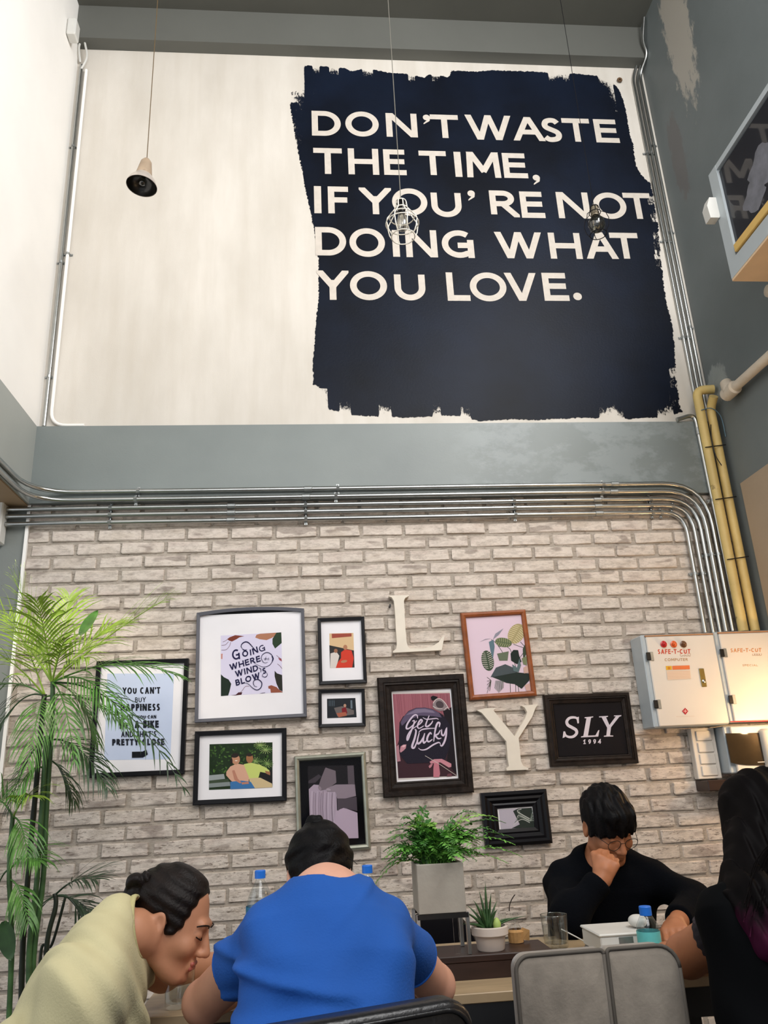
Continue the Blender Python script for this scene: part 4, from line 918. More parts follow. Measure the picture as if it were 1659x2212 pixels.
def pic_room(f, w):
    q = lambda x, y: (400 + x / 3.95, 1290 + y / 3.95); Q = lambda L: [q(*p) for p in L]
    f.poly(Q([(1210, 867), (1452, 860), (1463, 1025), (1212, 1033)]), '23262b').poly(Q([(1270, 945), (1340, 930), (1440, 965), (1440, 1000), (1300, 1020)]), '6c6361').poly(Q([(1335, 950), (1370, 935), (1385, 990), (1340, 1000)]), '7c1f26').ell(*q(1363, 925), 3, 3.6, 'b89078').poly(Q([(1290, 990), (1370, 980), (1380, 1010), (1310, 1025)]), 'a9604a')
    for k in range(4): f.poly(Q([(1225 + k * 14, 880), (1232 + k * 14, 880), (1232 + k * 14, 930), (1225 + k * 14, 930)]), '4c5760')
    f.poly(Q([(1410, 880), (1425, 878), (1428, 950), (1412, 952)]), '6a7680')
frame('f', 'smallest black frame with a dim landscape photo of a seated figure in dark red', [(688, 1490), (788, 1487), (790, 1568), (688, 1572)], None, .016, M_black, pic=pic_room)
def pic_couple(f, w):
    q = lambda x, y: (400 + x / 3.95, 1290 + y / 3.95); Q = lambda L: [q(*p) for p in L]
    f.poly(Q([(208, 1255), (745, 1238), (745, 1622), (203, 1645)]), '1f3018')
    for k in range(190):
        x, y = rnd.uniform(215, 735), rnd.uniform(1262, 1500); f.k = 2 + k % 3; f.ell(*q(x, y), rnd.uniform(1.5, 4.5), rnd.uniform(.8, 2.2), rnd.choice(['3c5b25', '2d4a1e', '4f7332', '1a2a16']), rnd.uniform(0, 180), 7, False)
    f.k = 5
    for cx_, cy_ in ((690, 1300), (600, 1400), (700, 1420), (640, 1265)):
        for a in range(0, 360, 24): f.line([q(cx_, cy_), q(cx_ + 55 * math.cos(math.radians(a)), cy_ + 38 * math.sin(math.radians(a)))], .9, rnd.choice(['7c9b55', '5f8140', '9db36f']), sm=0)
    f.k = 30
    f.poly(Q([(205, 1520), (330, 1508), (340, 1550), (205, 1565)]), '9aa0a0').poly(Q([(204, 1590), (380, 1575), (385, 1610), (204, 1625)]), '858d8c').poly(Q([(204, 1565), (370, 1550), (372, 1575), (204, 1590)]), '3e4b38')
    f.poly(Q([(640, 1480), (740, 1470), (745, 1600), (640, 1560)]), '1c1a1a')
    f.poly(Q([(500, 1425), (560, 1412), (640, 1430), (690, 1455), (720, 1480), (715, 1505), (640, 1490), (625, 1540), (560, 1560), (520, 1540)]), 'c4cf74').poly(Q([(545, 1545), (640, 1540), (740, 1590), (745, 1622), (560, 1632)]), 'cbb58b')
    f.poly(Q([(680, 1480), (725, 1490), (725, 1520), (690, 1505)]), '9c6c4c')
    f.poly(Q([(385, 1445), (440, 1420), (500, 1430), (545, 1540), (540, 1590), (420, 1590), (385, 1560), (350, 1520), (352, 1490)]), 'd4a58c').poly(Q([(385, 1575), (480, 1565), (560, 1575), (595, 1630), (385, 1638)]), '3b72a8').poly(Q([(400, 1480), (420, 1475), (450, 1550), (480, 1580), (470, 1590), (420, 1560)]), 'b9806a')
    f.ell(*q(550, 1375), 7.5, 10.5, '9c6b48').ell(*q(548, 1345), 7, 3.5, '2a211c').ell(*q(432, 1385), 9, 11, 'bd8a6c').ell(*q(425, 1350), 8.5, 5, '2a1f1c', -10).ell(*q(435, 1395), 3, 1, 'f0e0d0')
    f.ell(*q(395, 1400), 2.4, 7, '2a1f1c').poly(Q([(480, 1580), (540, 1575), (545, 1592), (485, 1598)]), 'b9806a')
frame('f', 'black framed photo of two people seated on a garden bench among green plants', [(420, 1580), (619, 1572), (619, 1731), (417, 1739)], None, .022, M_black, pic=pic_couple)
def pic_hands(f, w):
    q = lambda x, y: (620 + x / 2.765, 1600 + y / 2.765); Q = lambda L: [q(*p) for p in L]
    f.poly(Q([(123, 152), (398, 145), (427, 582), (136, 590)]), '191519')
    f.poly(Q([(130, 290), (160, 262), (230, 268), (295, 300), (300, 470), (260, 560), (140, 560)]), 'a898a8')
    for k in range(13): f.line([q(150 + k * 11, 300 + (k % 3) * 6), q(146 + k * 11, 400), q(150 + k * 11 + (k % 4) * 2, 520)], .9, rnd.choice(['7a6a78', 'cbbccb', '665864', 'b8a8b8']), sm=2)
    f.poly(Q([(290, 420), (340, 400), (420, 430), (427, 582), (270, 586)]), 'b3a0b2').poly(Q([(230, 160), (290, 180), (295, 250), (240, 290), (200, 298), (185, 280), (205, 220)]), '71656d').poly(Q([(235, 285), (290, 262), (405, 260), (412, 330), (350, 345), (300, 345), (290, 305), (240, 305)]), '8b7d88').poly(Q([(360, 150), (398, 148), (404, 262), (365, 258)]), '544b52').poly(Q([(128, 240), (190, 200), (205, 215), (170, 250), (128, 255)]), '3f383f')
    f.poly(Q([(300, 345), (350, 345), (415, 335), (420, 420), (330, 400), (302, 420)]), '4a4149')
    f.ell(*q(196, 284), 5, 3, '8d7f88', 60).ell(*q(248, 292), 5, 2.5, 'a395a0', 10)
frame('f', 'silver-grey framed monochrome photo of hands kneading, above the head in blue', [(634, 1634), (790, 1623), (802, 1836), (643, 1846)], None, .024, M_silver, M_blackmat, pic_hands, prof='round')
def pic_lucky(f, w):
    q = lambda x, y: (810 + x / 7.213, 1450 + y / 7.213); Q = lambda L: [q(*p) for p in L]
    f.poly(Q([(270, 330), (1165, 315), (1280, 1640), (360, 1695)]), 'cfc6c2').poly(Q([(275, 355), (1165, 340), (1275, 1632), (365, 1668)]), '3c2129')
    f.poly(Q([(275, 355), (1165, 340), (1195, 760), (1000, 640), (440, 700), (380, 800), (380, 1060), (330, 1200)]), '9c5d68')
    for k in range(34): x = 290 + k * 26; f.line([q(x, 356), q(x + 25 + (k % 5), 620 + (k * 97) % 160)], .7, rnd.choice(['87505a', 'a96b75', '7b4550']), sm=0)
    f.poly(Q([(1060, 620), (1190, 560), (1220, 1000), (1270, 1600), (1120, 1420), (1160, 1000)]), '1a1116')
    f.poly(Q([(380, 860), (430, 730), (520, 620), (640, 570), (780, 565), (900, 590), (1010, 650), (1090, 720), (1160, 820), (1185, 1000), (1160, 1180), (1100, 1360), (960, 1420), (500, 1440), (390, 1300), (375, 1050)]), '1e1826')
    f.poly(Q([(400, 800), (440, 720), (520, 630), (640, 575), (780, 568), (900, 595), (1000, 650), (1040, 720), (900, 700), (700, 690), (520, 760), (420, 850)]), '5b4f68').poly(Q([(480, 680), (640, 590), (780, 585), (900, 615), (940, 650), (760, 640), (600, 660)]), '7d7189')
    f.poly(Q([(870, 400), (905, 380), (980, 400), (960, 430), (900, 460), (880, 440)]), '150f14').poly(Q([(905, 500), (950, 440), (1010, 430), (1080, 480), (1140, 570), (1090, 610), (1000, 620), (930, 590), (900, 550)]), '8d7f82').ell(*q(1010, 520), 9, 7.5, '4b3f43', 30)
    f.line(Q([(905, 500), (950, 440), (1020, 430), (1090, 490), (1160, 600)]), 1.1, 'e8dcd8').line(Q([(905, 545), (960, 575), (1050, 580)]), .9, 'e8dcd8').line(Q([(1080, 605), (1110, 570), (1140, 565)]), .8, 'e8dcd8')
    f.poly(Q([(385, 1245), (400, 1170), (440, 1145), (490, 1140), (480, 1200), (440, 1240), (400, 1268)]), 'c08894').poly(Q([(328, 1180), (370, 1140), (378, 1260), (400, 1400), (345, 1410)]), 'b4808a').ell(*q(450, 1165), 4, 2.6, 'e0b4bb', -20)
    f.poly(Q([(920, 1420), (990, 1405), (1015, 1600), (1000, 1650), (910, 1650), (910, 1520)]), 'c27785').poly(Q([(850, 1410), (920, 1370), (1040, 1365), (1190, 1440), (1190, 1490), (1150, 1500), (1020, 1420), (930, 1430), (870, 1440)]), 'c88793').poly(Q([(835, 1480), (870, 1445), (905, 1440), (880, 1490), (850, 1512)]), 'bd7e8a').poly(Q([(1130, 1600), (1190, 1590), (1200, 1636), (1120, 1640)]), '6d3f49')
    f.line(Q([(780, 1315), (1010, 1450), (1270, 1625)]), 1.0, 'c9beb6', sm=0)
    W_ = 'd3c3d6'
    def st(L, w_=3.6, tp=.45): f.line(Q(L), w_, W_, taper=tp)
    st([(665, 735), (655, 685), (610, 685), (550, 750), (500, 830), (490, 890), (530, 890), (590, 840), (650, 770)]); st([(580, 780), (612, 770), (600, 840), (560, 940), (515, 1060), (500, 1060), (510, 1000), (560, 920), (640, 860)])
    st([(640, 860), (700, 820), (735, 775), (715, 755), (680, 800), (662, 860), (690, 890), (760, 850)]); st([(845, 690), (805, 790), (790, 850), (825, 858), (880, 810), (900, 770)]); st([(745, 720), (800, 748), (890, 742), (960, 735), (990, 752)], 2.4)
    st([(680, 955), (730, 910), (830, 893), (940, 888)], 2.8); st([(620, 905), (640, 930), (620, 1040), (580, 1160), (590, 1195), (620, 1180), (660, 1080)], 4.6)
    st([(690, 960), (662, 1070), (665, 1125), (705, 1110), (755, 1030), (775, 965)], 4.2); st([(775, 965), (752, 1070), (765, 1115), (805, 1080)], 4.2); st([(882, 985), (862, 958), (825, 1010), (812, 1070), (840, 1098), (895, 1060)], 4.2)
    st([(1000, 870), (1010, 815), (985, 800), (955, 850), (930, 970), (915, 1095)], 4.2); st([(1020, 915), (985, 975), (945, 1000), (985, 1050), (1035, 1040)], 3.8); st([(1040, 905), (1040, 980), (1075, 995), (1110, 890)], 3.8); st([(1118, 875), (1110, 990), (1085, 1090), (1045, 1160), (1015, 1150)], 4.2)
    st([(675, 1195), (720, 1225), (800, 1215), (900, 1150), (980, 1112), (1012, 1118), (1020, 1150)], 3.4, .2)
frame('f', 'large dark carved wooden frame with a print lettered Get lucky', [(815, 1463), (1001.7, 1455.5), (1025, 1711), (829, 1724.5)], None, .068, M_blackwood, pic=pic_lucky, depth=.035, prof='carved')
def pic_monstera(f, w):
    q = lambda x, y: (780 + x / 3.95, 1260 + y / 3.95); Q = lambda L: [q(*p) for p in L]
    f.poly(Q([(893, 285), (1370, 265), (1450, 915), (968, 957)]), 'dcc6d4')
    for L in ([(1240, 640), (1160, 520), (1110, 480)], [(1300, 520), (1370, 545), (1420, 560)], [(1330, 760), (1270, 560), (1170, 540)], [(1275, 940), (1272, 850)], [(1320, 940), (1318, 860)], [(1345, 930), (1340, 860)], [(1360, 500), (1400, 560), (1350, 640)]): f.line(Q(L), 1.2, '2f3c30')
    def leaf(cx_, cy_, rx_, ry_, rot, c1_, c2_, slots=9):
        f.ell(*q(cx_, cy_), rx_ / 3.95, ry_ / 3.95, c1_, rot, 26)
        cr, sr = math.cos(math.radians(rot)), math.sin(math.radians(rot)); f.k += 1
        for i in range(slots):
            for sg in (-1, 1):
                u = -.75 + 1.5 * i / (slots - 1); a_ = (u * rx_, sg * .12 * ry_); b_ = ((u - .12) * rx_, sg * ry_ * math.sqrt(max(.02, 1 - u * u)) * .98)
                pa = (cx_ + a_[0] * cr - a_[1] * sr, cy_ + a_[0] * sr + a_[1] * cr); pb = (cx_ + b_[0] * cr - b_[1] * sr, cy_ + b_[0] * sr + b_[1] * cr)
                f.k -= 1; f.line([q(*pa), q(*pb)], 1.0, c2_, sm=0)
    leaf(1325, 430, 90, 68, -60, 'a79a70', 'dcd0a8'); leaf(1215, 505, 72, 40, 10, '5f6a4c', 'a8aa7c', 7); leaf(1080, 660, 88, 52, 78, '3e4d3a', 'd8cfc6', 9)
    f.poly(Q([(1125, 480), (1145, 430), (1215, 385), (1175, 440)]), '8e8d9a').poly(Q([(1012, 500), (1060, 475), (1112, 472), (1060, 482)]), '98929e').poly(Q([(1090, 500), (1130, 480), (1140, 540), (1125, 650), (1105, 580)]), '5d7580')
    f.poly(Q([(1275, 600), (1300, 568), (1340, 570), (1350, 620), (1370, 670), (1330, 690), (1280, 660)]), '1f2b26').poly(Q([(1105, 800), (1150, 720), (1230, 690), (1300, 720), (1330, 760), (1250, 790), (1150, 800)]), '4a5256').poly(Q([(1120, 800), (1330, 760), (1440, 770), (1435, 830), (1370, 900), (1310, 860), (1240, 850), (1170, 820)]), '26302c').poly(Q([(1160, 600), (1260, 580), (1250, 660), (1180, 660)]), '66705c')
    for k in range(9):
        for sg in (0, 1):
            if sg == 0: f.line([q(1110, 830), q(1090 + (k % 2) * 22 - 15, 800 + k * 17)], .9, '4a4a3e', sm=0)
            f.line([q(1150 + k * 8, 830), q(1150 + k * 9 - 10, 860 + (8 - abs(k - 4)) * 9)], 1.0, '51604e', sm=0)
    f.poly(Q([(1380, 560), (1400, 515), (1410, 600), (1385, 660)]), '3d4a38').poly(Q([(1385, 720), (1430, 690), (1440, 760), (1390, 770)]), 'c9a79a').poly(Q([(1395, 870), (1440, 850), (1446, 915), (1410, 918)]), 'cda79d').poly(Q([(1370, 640), (1415, 620), (1415, 700), (1385, 690)]), '77805f')
    f.poly(Q([(1290, 690), (1330, 720), (1350, 640), (1365, 700), (1345, 760), (1300, 750)]), '5c6f72')
frame('f', 'reddish-brown wooden frame with tropical monstera leaves on pale pink', [(994, 1322.8), (1135.7, 1316), (1161.8, 1503), (1016.7, 1512)], None, .026, M_oak, pic=pic_monstera, prof='round')
def pic_sly(f, w):
    q = lambda x, y: (1160 + x / 3.325, 1340 + y / 3.325); Q = lambda L: [q(*p) for p in L]
    f.poly(Q([(118, 598), (612, 570), (668, 955), (158, 977)]), '131014')
    c = 'd9cfd6'
    # S
    f.line(Q([(296, 735), (288, 705), (262, 697), (232, 703), (214, 726), (222, 752), (252, 770), (280, 788), (284, 812), (262, 834), (232, 838), (206, 826), (196, 800)]), 6.6, c, taper=.55, sm=5)
    f.poly(Q([(288, 696), (301, 692), (300, 740), (290, 740)]), c).poly(Q([(190, 798), (200, 797), (202, 838), (184, 846)]), c)
    # L
    f.poly(Q([(342, 696), (404, 690), (403, 697), (388, 700), (366, 828), (420, 826), (440, 790), (448, 788), (440, 835), (316, 841), (317, 834), (333, 830), (355, 704), (342, 703)]), c)
    # Y
    f.poly(Q([(446, 690), (510, 686), (509, 693), (496, 696), (520, 752), (566, 690), (552, 689), (553, 683), (606, 681), (605, 688), (592, 692), (532, 768), (524, 826), (548, 828), (547, 834), (480, 836), (481, 829), (498, 827), (504, 772), (464, 697), (446, 697)]), c)
    for i, d in enumerate('1994'):
        x = 330 + i * 36; A = q(x, 889 - i * 1); f.text(d, A, (A[0] + 6.6, A[1] - .1), (A[0] + .4, A[1] - 10), .2, c)
frame('f', 'dark brown wooden frame with a black sign lettered SLY 1994', [(1173.5, 1501), (1361, 1495), (1379.5, 1648), (1192.5, 1657)], None, .044, M_blackwood, M_blackmat, pic_sly, depth=.03, prof='carved')
def pic_leaf(f, w):
    q = lambda x, y: (620 + x / 2.765, 1600 + y / 2.765); Q = lambda L: [q(*p) for p in L]
    f.poly(Q([(1265, 412), (1462, 400), (1480, 520), (1277, 528)]), 'b8b0bc').poly(Q([(1350, 420), (1380, 405), (1462, 400), (1480, 520), (1340, 524), (1390, 500)]), '2d3530')
    for k in range(7): f.line([q(1450, 490 - k * 4), q(1400 - k * 4, 470 - k * 8), q(1352 + k * 8, 505 - k * 16)], 1.2, ['c8c8c4', '59655a', '8d968c'][k % 3])
    for k in range(4): f.line([q(1452, 480), q(1462 + k * 4, 440 + k * 12), q(1468 + k * 2, 415 + k * 22)], 1.0, '99a298')
frame('f', 'thick black stepped frame with a small grey leaf picture, right of the fern', [(1039.5, 1713), (1181.7, 1704), (1195, 1820.6), (1050.4, 1833)], None, .075, M_black, M_mat, pic_leaf, depth=.04, prof='stepped')

# wooden letters
def wood_letter(name, ch, label, pts, dep=.03):
    q = [(780 + x / 3.95, 1260 + y / 3.95) for x, y in pts]; Y = -.016 - dep
    poly = [tuple(at(x, y, Y)[[0, 2]]) for x, y in q]
    o = MB().prism(poly, lambda a, b, d: (a, Y + d, b), dep).build(name, M_letter); tag(o, label, 'letter', 'wooden letters on the wall')
wood_letter('wooden_letter', 'L', 'cream wooden capital L on the bricks left of the monstera picture', [(238, 112), (262, 120), (280, 150), (290, 250), (298, 400), (306, 520), (298, 560), (272, 580), (274, 592), (688, 570), (712, 452), (690, 458), (665, 500), (600, 543), (520, 556), (420, 556), (400, 540), (388, 500), (378, 380), (368, 200), (366, 150), (376, 125), (408, 108), (408, 100), (238, 104)])
wood_letter('wooden_letter', 'Y', 'cream wooden capital Y on the bricks between the carved frame and the SLY sign', [(988, 1083), (1030, 1105), (1120, 1210), (1240, 1350), (1252, 1500), (1262, 1560), (1240, 1580), (1242, 1598), (1425, 1590), (1428, 1575), (1385, 1558), (1365, 1520), (1345, 1320), (1460, 1140), (1490, 1060), (1512, 1030), (1370, 1045), (1398, 1062), (1418, 1100), (1400, 1150), (1310, 1305), (1190, 1160), (1130, 1085), (1150, 1062), (1060, 1066)])
lb = at(842, 1310, -.03); 
tag(MB().tube([lb + V(0, .012, 0), lb + V(0, -.02, .002)], .006, 8).build('wall_hook', M_dkmetal), 'small dark hook in the bricks left of the wooden letter L', 'hook')

# ------------------------------------------------------------------ smooth implicit bodies
def nrm(v): v = np.array(v, float); return v / np.linalg.norm(v)
def smin(a, b, k):
    h = np.clip(.5 + .5 * (b - a) / k, 0, 1); return b * (1 - h) + a * h - k * h * (1 - h)
def smax(a, b, k): return -smin(-a, -b, k)
def cap(a, b, ra, rb):
    a, b = np.array(a, float), np.array(b, float); ab = b - a; L = ab @ ab
    def f(p):
        t = np.clip(((p - a) @ ab) / L, 0, 1); return np.linalg.norm(p - a - t[:, None] * ab, axis=1) - (ra + (rb - ra) * t)
    return f
def ell(c, r, R=None):
    c, r = np.array(c, float), np.array(r, float)
    def f(p):
        q = p - c
        if R is not None: q = q @ R
        k0 = np.linalg.norm(q / r, axis=1); k1 = np.linalg.norm(q / r ** 2, axis=1) + 1e-9; return k0 * (k0 - 1) / k1
    return f
def loft(a, b, side, prof, ex=2.4, rnd=.03):
    # tapered body from a to b; prof rows (t, half width, half depth, depth offset)
    a, b = np.array(a, float), np.array(b, float); ax = b - a; L = np.linalg.norm(ax); ax = ax / L
    sd = np.array(side, float); sd -= ax * (sd @ ax); sd /= np.linalg.norm(sd); dp = np.cross(ax, sd); P = np.array(prof, float)
    def f(p):
        q = p - a; t = (q @ ax) / L; w_ = np.interp(t, P[:, 0], P[:, 1]); d = np.interp(t, P[:, 0], P[:, 2]); o = np.interp(t, P[:, 0], P[:, 3])
        x = np.abs(q @ sd) / w_; y = np.abs(q @ dp - o) / d
        r = (x ** ex + y ** ex) ** (1 / ex); s_ = (r - 1) * np.minimum(w_, d) * .9
        return smax(s_, np.maximum(-t, t - 1) * L, rnd)
    return f
def plane(c, n):
    c, n = np.array(c, float), nrm(n); return lambda p: (p - c) @ n
def union(fs, k):
    def f(p):
        d = fs[0](p)
        for g in fs[1:]: d = smin(d, g(p), k)
        return d
    return f
def sub(f, g, k=.01): return lambda p: smax(f(p), -g(p), k)
def inter(f, g, k=.004): return lambda p: smax(f(p), g(p), k)
def grow(f, r): return lambda p: f(p) - r
def disp(f, g): return lambda p: f(p) + g(p)
def sdf_mesh(f, lo, hi, h, name, m, parent=None, base=None, B=8):
    lo, hi = np.array(lo, float), np.array(hi, float)
    nb = np.ceil((hi - lo) / (h * B)).astype(int) + 1; n = nb * B
    cx_ = [lo[k] + (np.arange(nb[k]) + .5) * B * h - h * .5 for k in range(3)]
    C_ = np.stack(np.meshgrid(*cx_, indexing='ij'), -1).reshape(-1, 3); dc = f(C_)
    act = np.abs(dc) < B * h * .87 * 1.6 + .012
    vol = np.repeat(np.repeat(np.repeat(np.sign(dc).reshape(nb).astype(np.float32), B, 0), B, 1), B, 2)
    idx = np.argwhere(act.reshape(nb)); off = np.stack(np.meshgrid(*[np.arange(B)] * 3, indexing='ij'), -1).reshape(-1, 3)
    for s0 in range(0, len(idx), 400):
        g = (idx[s0:s0 + 400, None, :] * B + off[None]).reshape(-1, 3); d = f(lo + g * h); vol[g[:, 0], g[:, 1], g[:, 2]] = d
    neg = vol < 0; quads = []; cid = {}
    cells_all = []
    for a in range(3):
        s1 = [slice(None)] * 3; s2 = [slice(None)] * 3; s1[a] = slice(0, -1); s2[a] = slice(1, None)
        E_ = np.argwhere(neg[tuple(s1)] != neg[tuple(s2)])
        b, c = (a + 1) % 3, (a + 2) % 3
        E_ = E_[(E_[:, b] > 0) & (E_[:, c] > 0) & (E_[:, b] < n[b] - 1) & (E_[:, c] < n[c] - 1)]
        fl = neg[E_[:, 0], E_[:, 1], E_[:, 2]]
        q = []
        for db, dc_ in ((-1, -1), (0, -1), (0, 0), (-1, 0)):
            x = E_.copy(); x[:, b] += db; x[:, c] += dc_; q.append((x[:, 0] * n[1] + x[:, 1]) * n[2] + x[:, 2])
        q = np.stack(q, 1); q[~fl] = q[~fl][:, ::-1]; quads.append(q)
    Q = np.concatenate(quads); u, inv = np.unique(Q, return_inverse=True); inv = inv.reshape(Q.shape)
    ci = np.stack([u // (n[1] * n[2]), (u // n[2]) % n[1], u % n[2]], 1)
    cor = [(i, j, k) for i in (0, 1) for j in (0, 1) for k in (0, 1)]
    val = {c: vol[ci[:, 0] + c[0], ci[:, 1] + c[1], ci[:, 2] + c[2]] for c in cor}
    acc = np.zeros((len(u), 3)); cnt = np.zeros(len(u))
    for i, p in enumerate(cor):
        for q in cor[i + 1:]:
            if sum(abs(p[k] - q[k]) for k in range(3)) != 1: continue
            va, vb = val[p], val[q]; mk = (va < 0) != (vb < 0); t = np.where(mk, va / np.where(mk, va - vb, 1), 0)[:, None]
            acc += np.where(mk[:, None], np.array(p) + t * (np.array(q) - np.array(p)), 0); cnt += mk
    vs = lo + (ci + acc / np.maximum(cnt, 1)[:, None]) * h
    me = bpy.data.meshes.new(name); b = BASE[parent] if parent is not None else np.array(base, float)
    vs = vs - b; me.vertices.add(len(vs)); me.vertices.foreach_set('co', vs.astype(np.float32).ravel())
    me.loops.add(inv.size); me.loops.foreach_set('vertex_index', inv.astype(np.int32).ravel()); me.polygons.add(len(inv))
    me.polygons.foreach_set('loop_start', (np.arange(len(inv)) * 4).astype(np.int32)); me.polygons.foreach_set('loop_total', np.full(len(inv), 4, np.int32))
    me.polygons.foreach_set('use_smooth', np.ones(len(inv), bool)); me.update(calc_edges=True); me.validate()
    me.materials.append(m); o = bpy.data.objects.new(name, me); COL.objects.link(o)
    if parent is not None: o.parent = parent
    else: o.location = b.tolist()
    BASE[o] = b; return o
class Head:
    # local frame: x = person's right, y = forward, z = up; origin between the ears
    def __init__(s, c, fwd, up, sc=1.0):
        s.c = np.array(c, float); f = nrm(fwd); u = np.array(up, float); u = nrm(u - f * (u @ f)); r = np.cross(f, u); s.R = np.stack([r, f, u], 1); s.s = sc
    def P(s, x, y, z): return s.c + s.R @ (V(x, y, z) * s.s)
    def E(s, c, r, tilt=None): return ell(s.P(*c), V(*r) * s.s, s.R)
    def C(s, a, b, ra, rb): return cap(s.P(*a), s.P(*b), ra * s.s, rb * s.s)
    def skull(s): return union([s.E((0, -.015, .040), (.074, .094, .083)), s.E((0, .03, -.02), (.064, .066, .085))], .02)
    def full(s):
        f = s.skull()
        f = union([f, s.E((0, .048, -.088), (.040, .038, .030)), s.C((-.052, .0, -.07), (-.02, .068, -.098), .016, .016), s.C((.052, .0, -.07), (.02, .068, -.098), .016, .016)], .022)
        f = union([f, s.E((.037, .066, -.028), (.024, .022, .024)), s.E((-.037, .066, -.028), (.024, .022, .024)), s.C((-.03, .084, .026), (.03, .084, .026), .011, .011)], .012)
        f = sub(f, union([s.E((.031, .103, .006), (.017, .016, .011)), s.E((-.031, .103, .006), (.017, .016, .011))], .002), .010)
        f = union([f, s.E((.030, .080, .004), (.0145, .0135, .0115)), s.E((-.030, .080, .004), (.0145, .0135, .0115)), s.C((0, .092, .012), (0, .112, -.030), .007, .0115), s.E((.012, .101, -.035), (.0085, .0105, .008)), s.E((-.012, .101, -.035), (.0085, .0105, .008))], .007)
        f = union([f, s.C((-.016, .092, -.0595), (.016, .092, -.0595), .0065, .0065), s.C((-.014, .090, -.070), (.014, .090, -.070), .0075, .0075), s.E((0, .077, -.098), (.018, .017, .014))], .008)
        f = sub(f, s.C((-.024, .100, -.0645), (.024, .100, -.0645), .0022, .0022), .003)
        for q in (1, -1):
            e = s.E((q * .078, -.010, -.004), (.009, .020, .032)); e = sub(e, s.E((q * .088, -.006, .000), (.007, .012, .021)), .004); f = union([f, e, s.E((q * .078, -.004, -.030), (.007, .009, .009))], .005)
        return f
def lips(H, t, m=None):
    return None
# simple hand: palm + five bent fingers along given directions
def hand(wrist, d, n, curl, right=1, L=.085, sc=1.0, spread=.0, thumb=True):
    """wrist point, hand direction d, back-of-hand normal n, curl in radians per joint"""
    d = nrm(d); n = np.array(n, float); n = nrm(n - d * (n @ d)); sdv = np.cross(d, n) * right; w_ = np.array(wrist, float); fs = []
    pal = [cap(w_, w_ + d * L * .5 * sc, .024 * sc, .026 * sc)]
    for i, (o, ln, r) in enumerate(((-.030, .070, .0085), (-.011, .078, .0092), (.009, .074, .0090), (.028, .060, .0080))):
        k0 = w_ + (d * L + sdv * o) * sc; fs.append(cap(w_ + sdv * o * .5 * sc, k0, .016 * sc, .013 * sc)); p = k0; a = curl * .8; di = nrm(d + sdv * o * spread * 10)
        for j, fr in enumerate((.45, .32, .23)):
            dd = di * math.cos(a) - n * math.sin(a); q = p + dd * ln * fr * sc * 1.15; fs.append(cap(p, q, r * (1.08 - .1 * j) * sc, r * (1.0 - .12 * j) * sc)); p = q; a += curl * 1.25
    pal_ = union(pal + fs[0::4], .010)
    fing = [f for i, f in enumerate(fs) if i % 4]
    out = pal_
    for f in fing: out = (lambda A, B: (lambda p: smin(A(p), B(p), .0035)))(out, f)
    if thumb:
        t0 = w_ + (d * .022 - sdv * .022) * sc; t1 = w_ + (d * .060 - sdv * .046 - n * .014) * sc; t2 = t1 + nrm(d * .8 + sdv * (.25 + curl * .5) - n * (.35 + curl * .4)) * .032 * sc; t3 = t2 + nrm(d * .5 + sdv * (.5 + curl * .4) - n * (.3 + curl * .2)) * .024 * sc
        th_ = union([cap(t0, t1, .016 * sc, .012 * sc), cap(t1, t2, .0115 * sc, .0105 * sc), cap(t2, t3, .0105 * sc, .0085 * sc)], .004)
        out = (lambda A, B: (lambda p: smin(A(p), B(p), .006)))(out, th_)
    return out
def legs(hipL, hipR, kneeL, kneeR, footL, footR, fwd):
    fs = []
    for h_, k_, f_ in ((hipL, kneeL, footL), (hipR, kneeR, footR)):
        fs.append(union([cap(h_, k_, .085, .06), cap(k_, f_, .058, .045)], .03))
    return union(fs, .02)
def shoe_pair(f1, f2, fwd): 
    fw = nrm(fwd); return [(np.array(f) + V(0, 0, .035), np.array(f) + fw * .15 + V(0, 0, .028)) for f in (f1, f2)]
def person(label, base): return thing('person', label, 'person', base)
def bounds(pts, pad=.14): P = np.array(pts); return P.min(0) - pad, P.max(0) + pad
def full_legs(t, hips, fwd, seat_dir=None, spread=.10, m=M_jeans, thigh=.40, knee_z=.48):
    # seated legs from the hips to shoes on the floor
    fw = nrm(V(fwd[0], fwd[1], 0)); sd = V(-fw[1], fw[0], 0); fs = []; pts = []; sh = []
    for q in (-1, 1):
        h_ = hips + sd * q * .085; k_ = V(*(h_ + fw * thigh + sd * q * (spread - .085))); k_[2] = knee_z; a_ = k_ - fw * .06; a_[2] = .09
        fs += [cap(h_, k_, .082, .058), cap(k_, a_, .056, .042)]; pts += [h_, k_, a_]; sh.append(a_)
    f = union(fs, .02); lo, hi = bounds(pts, .10); lo[2] = .04
    sdf_mesh(inter(f, plane(V(0, 0, .07), (0, 0, -1))), lo, hi, .009, 'trousers', m, t)
    for a_ in sh:
        p = V(a_[0], a_[1], 0); g = inter(union([cap(p + V(0, 0, .05), p + fw * .16 + V(0, 0, .035), .042, .036)], .01), plane(V(0, 0, .002), (0, 0, -1)))
        lo, hi = bounds([p, p + fw * .2, p + V(0, 0, .1)], .06); sdf_mesh(g, lo, hi, .007, 'shoe', M_black, t)
    return fs

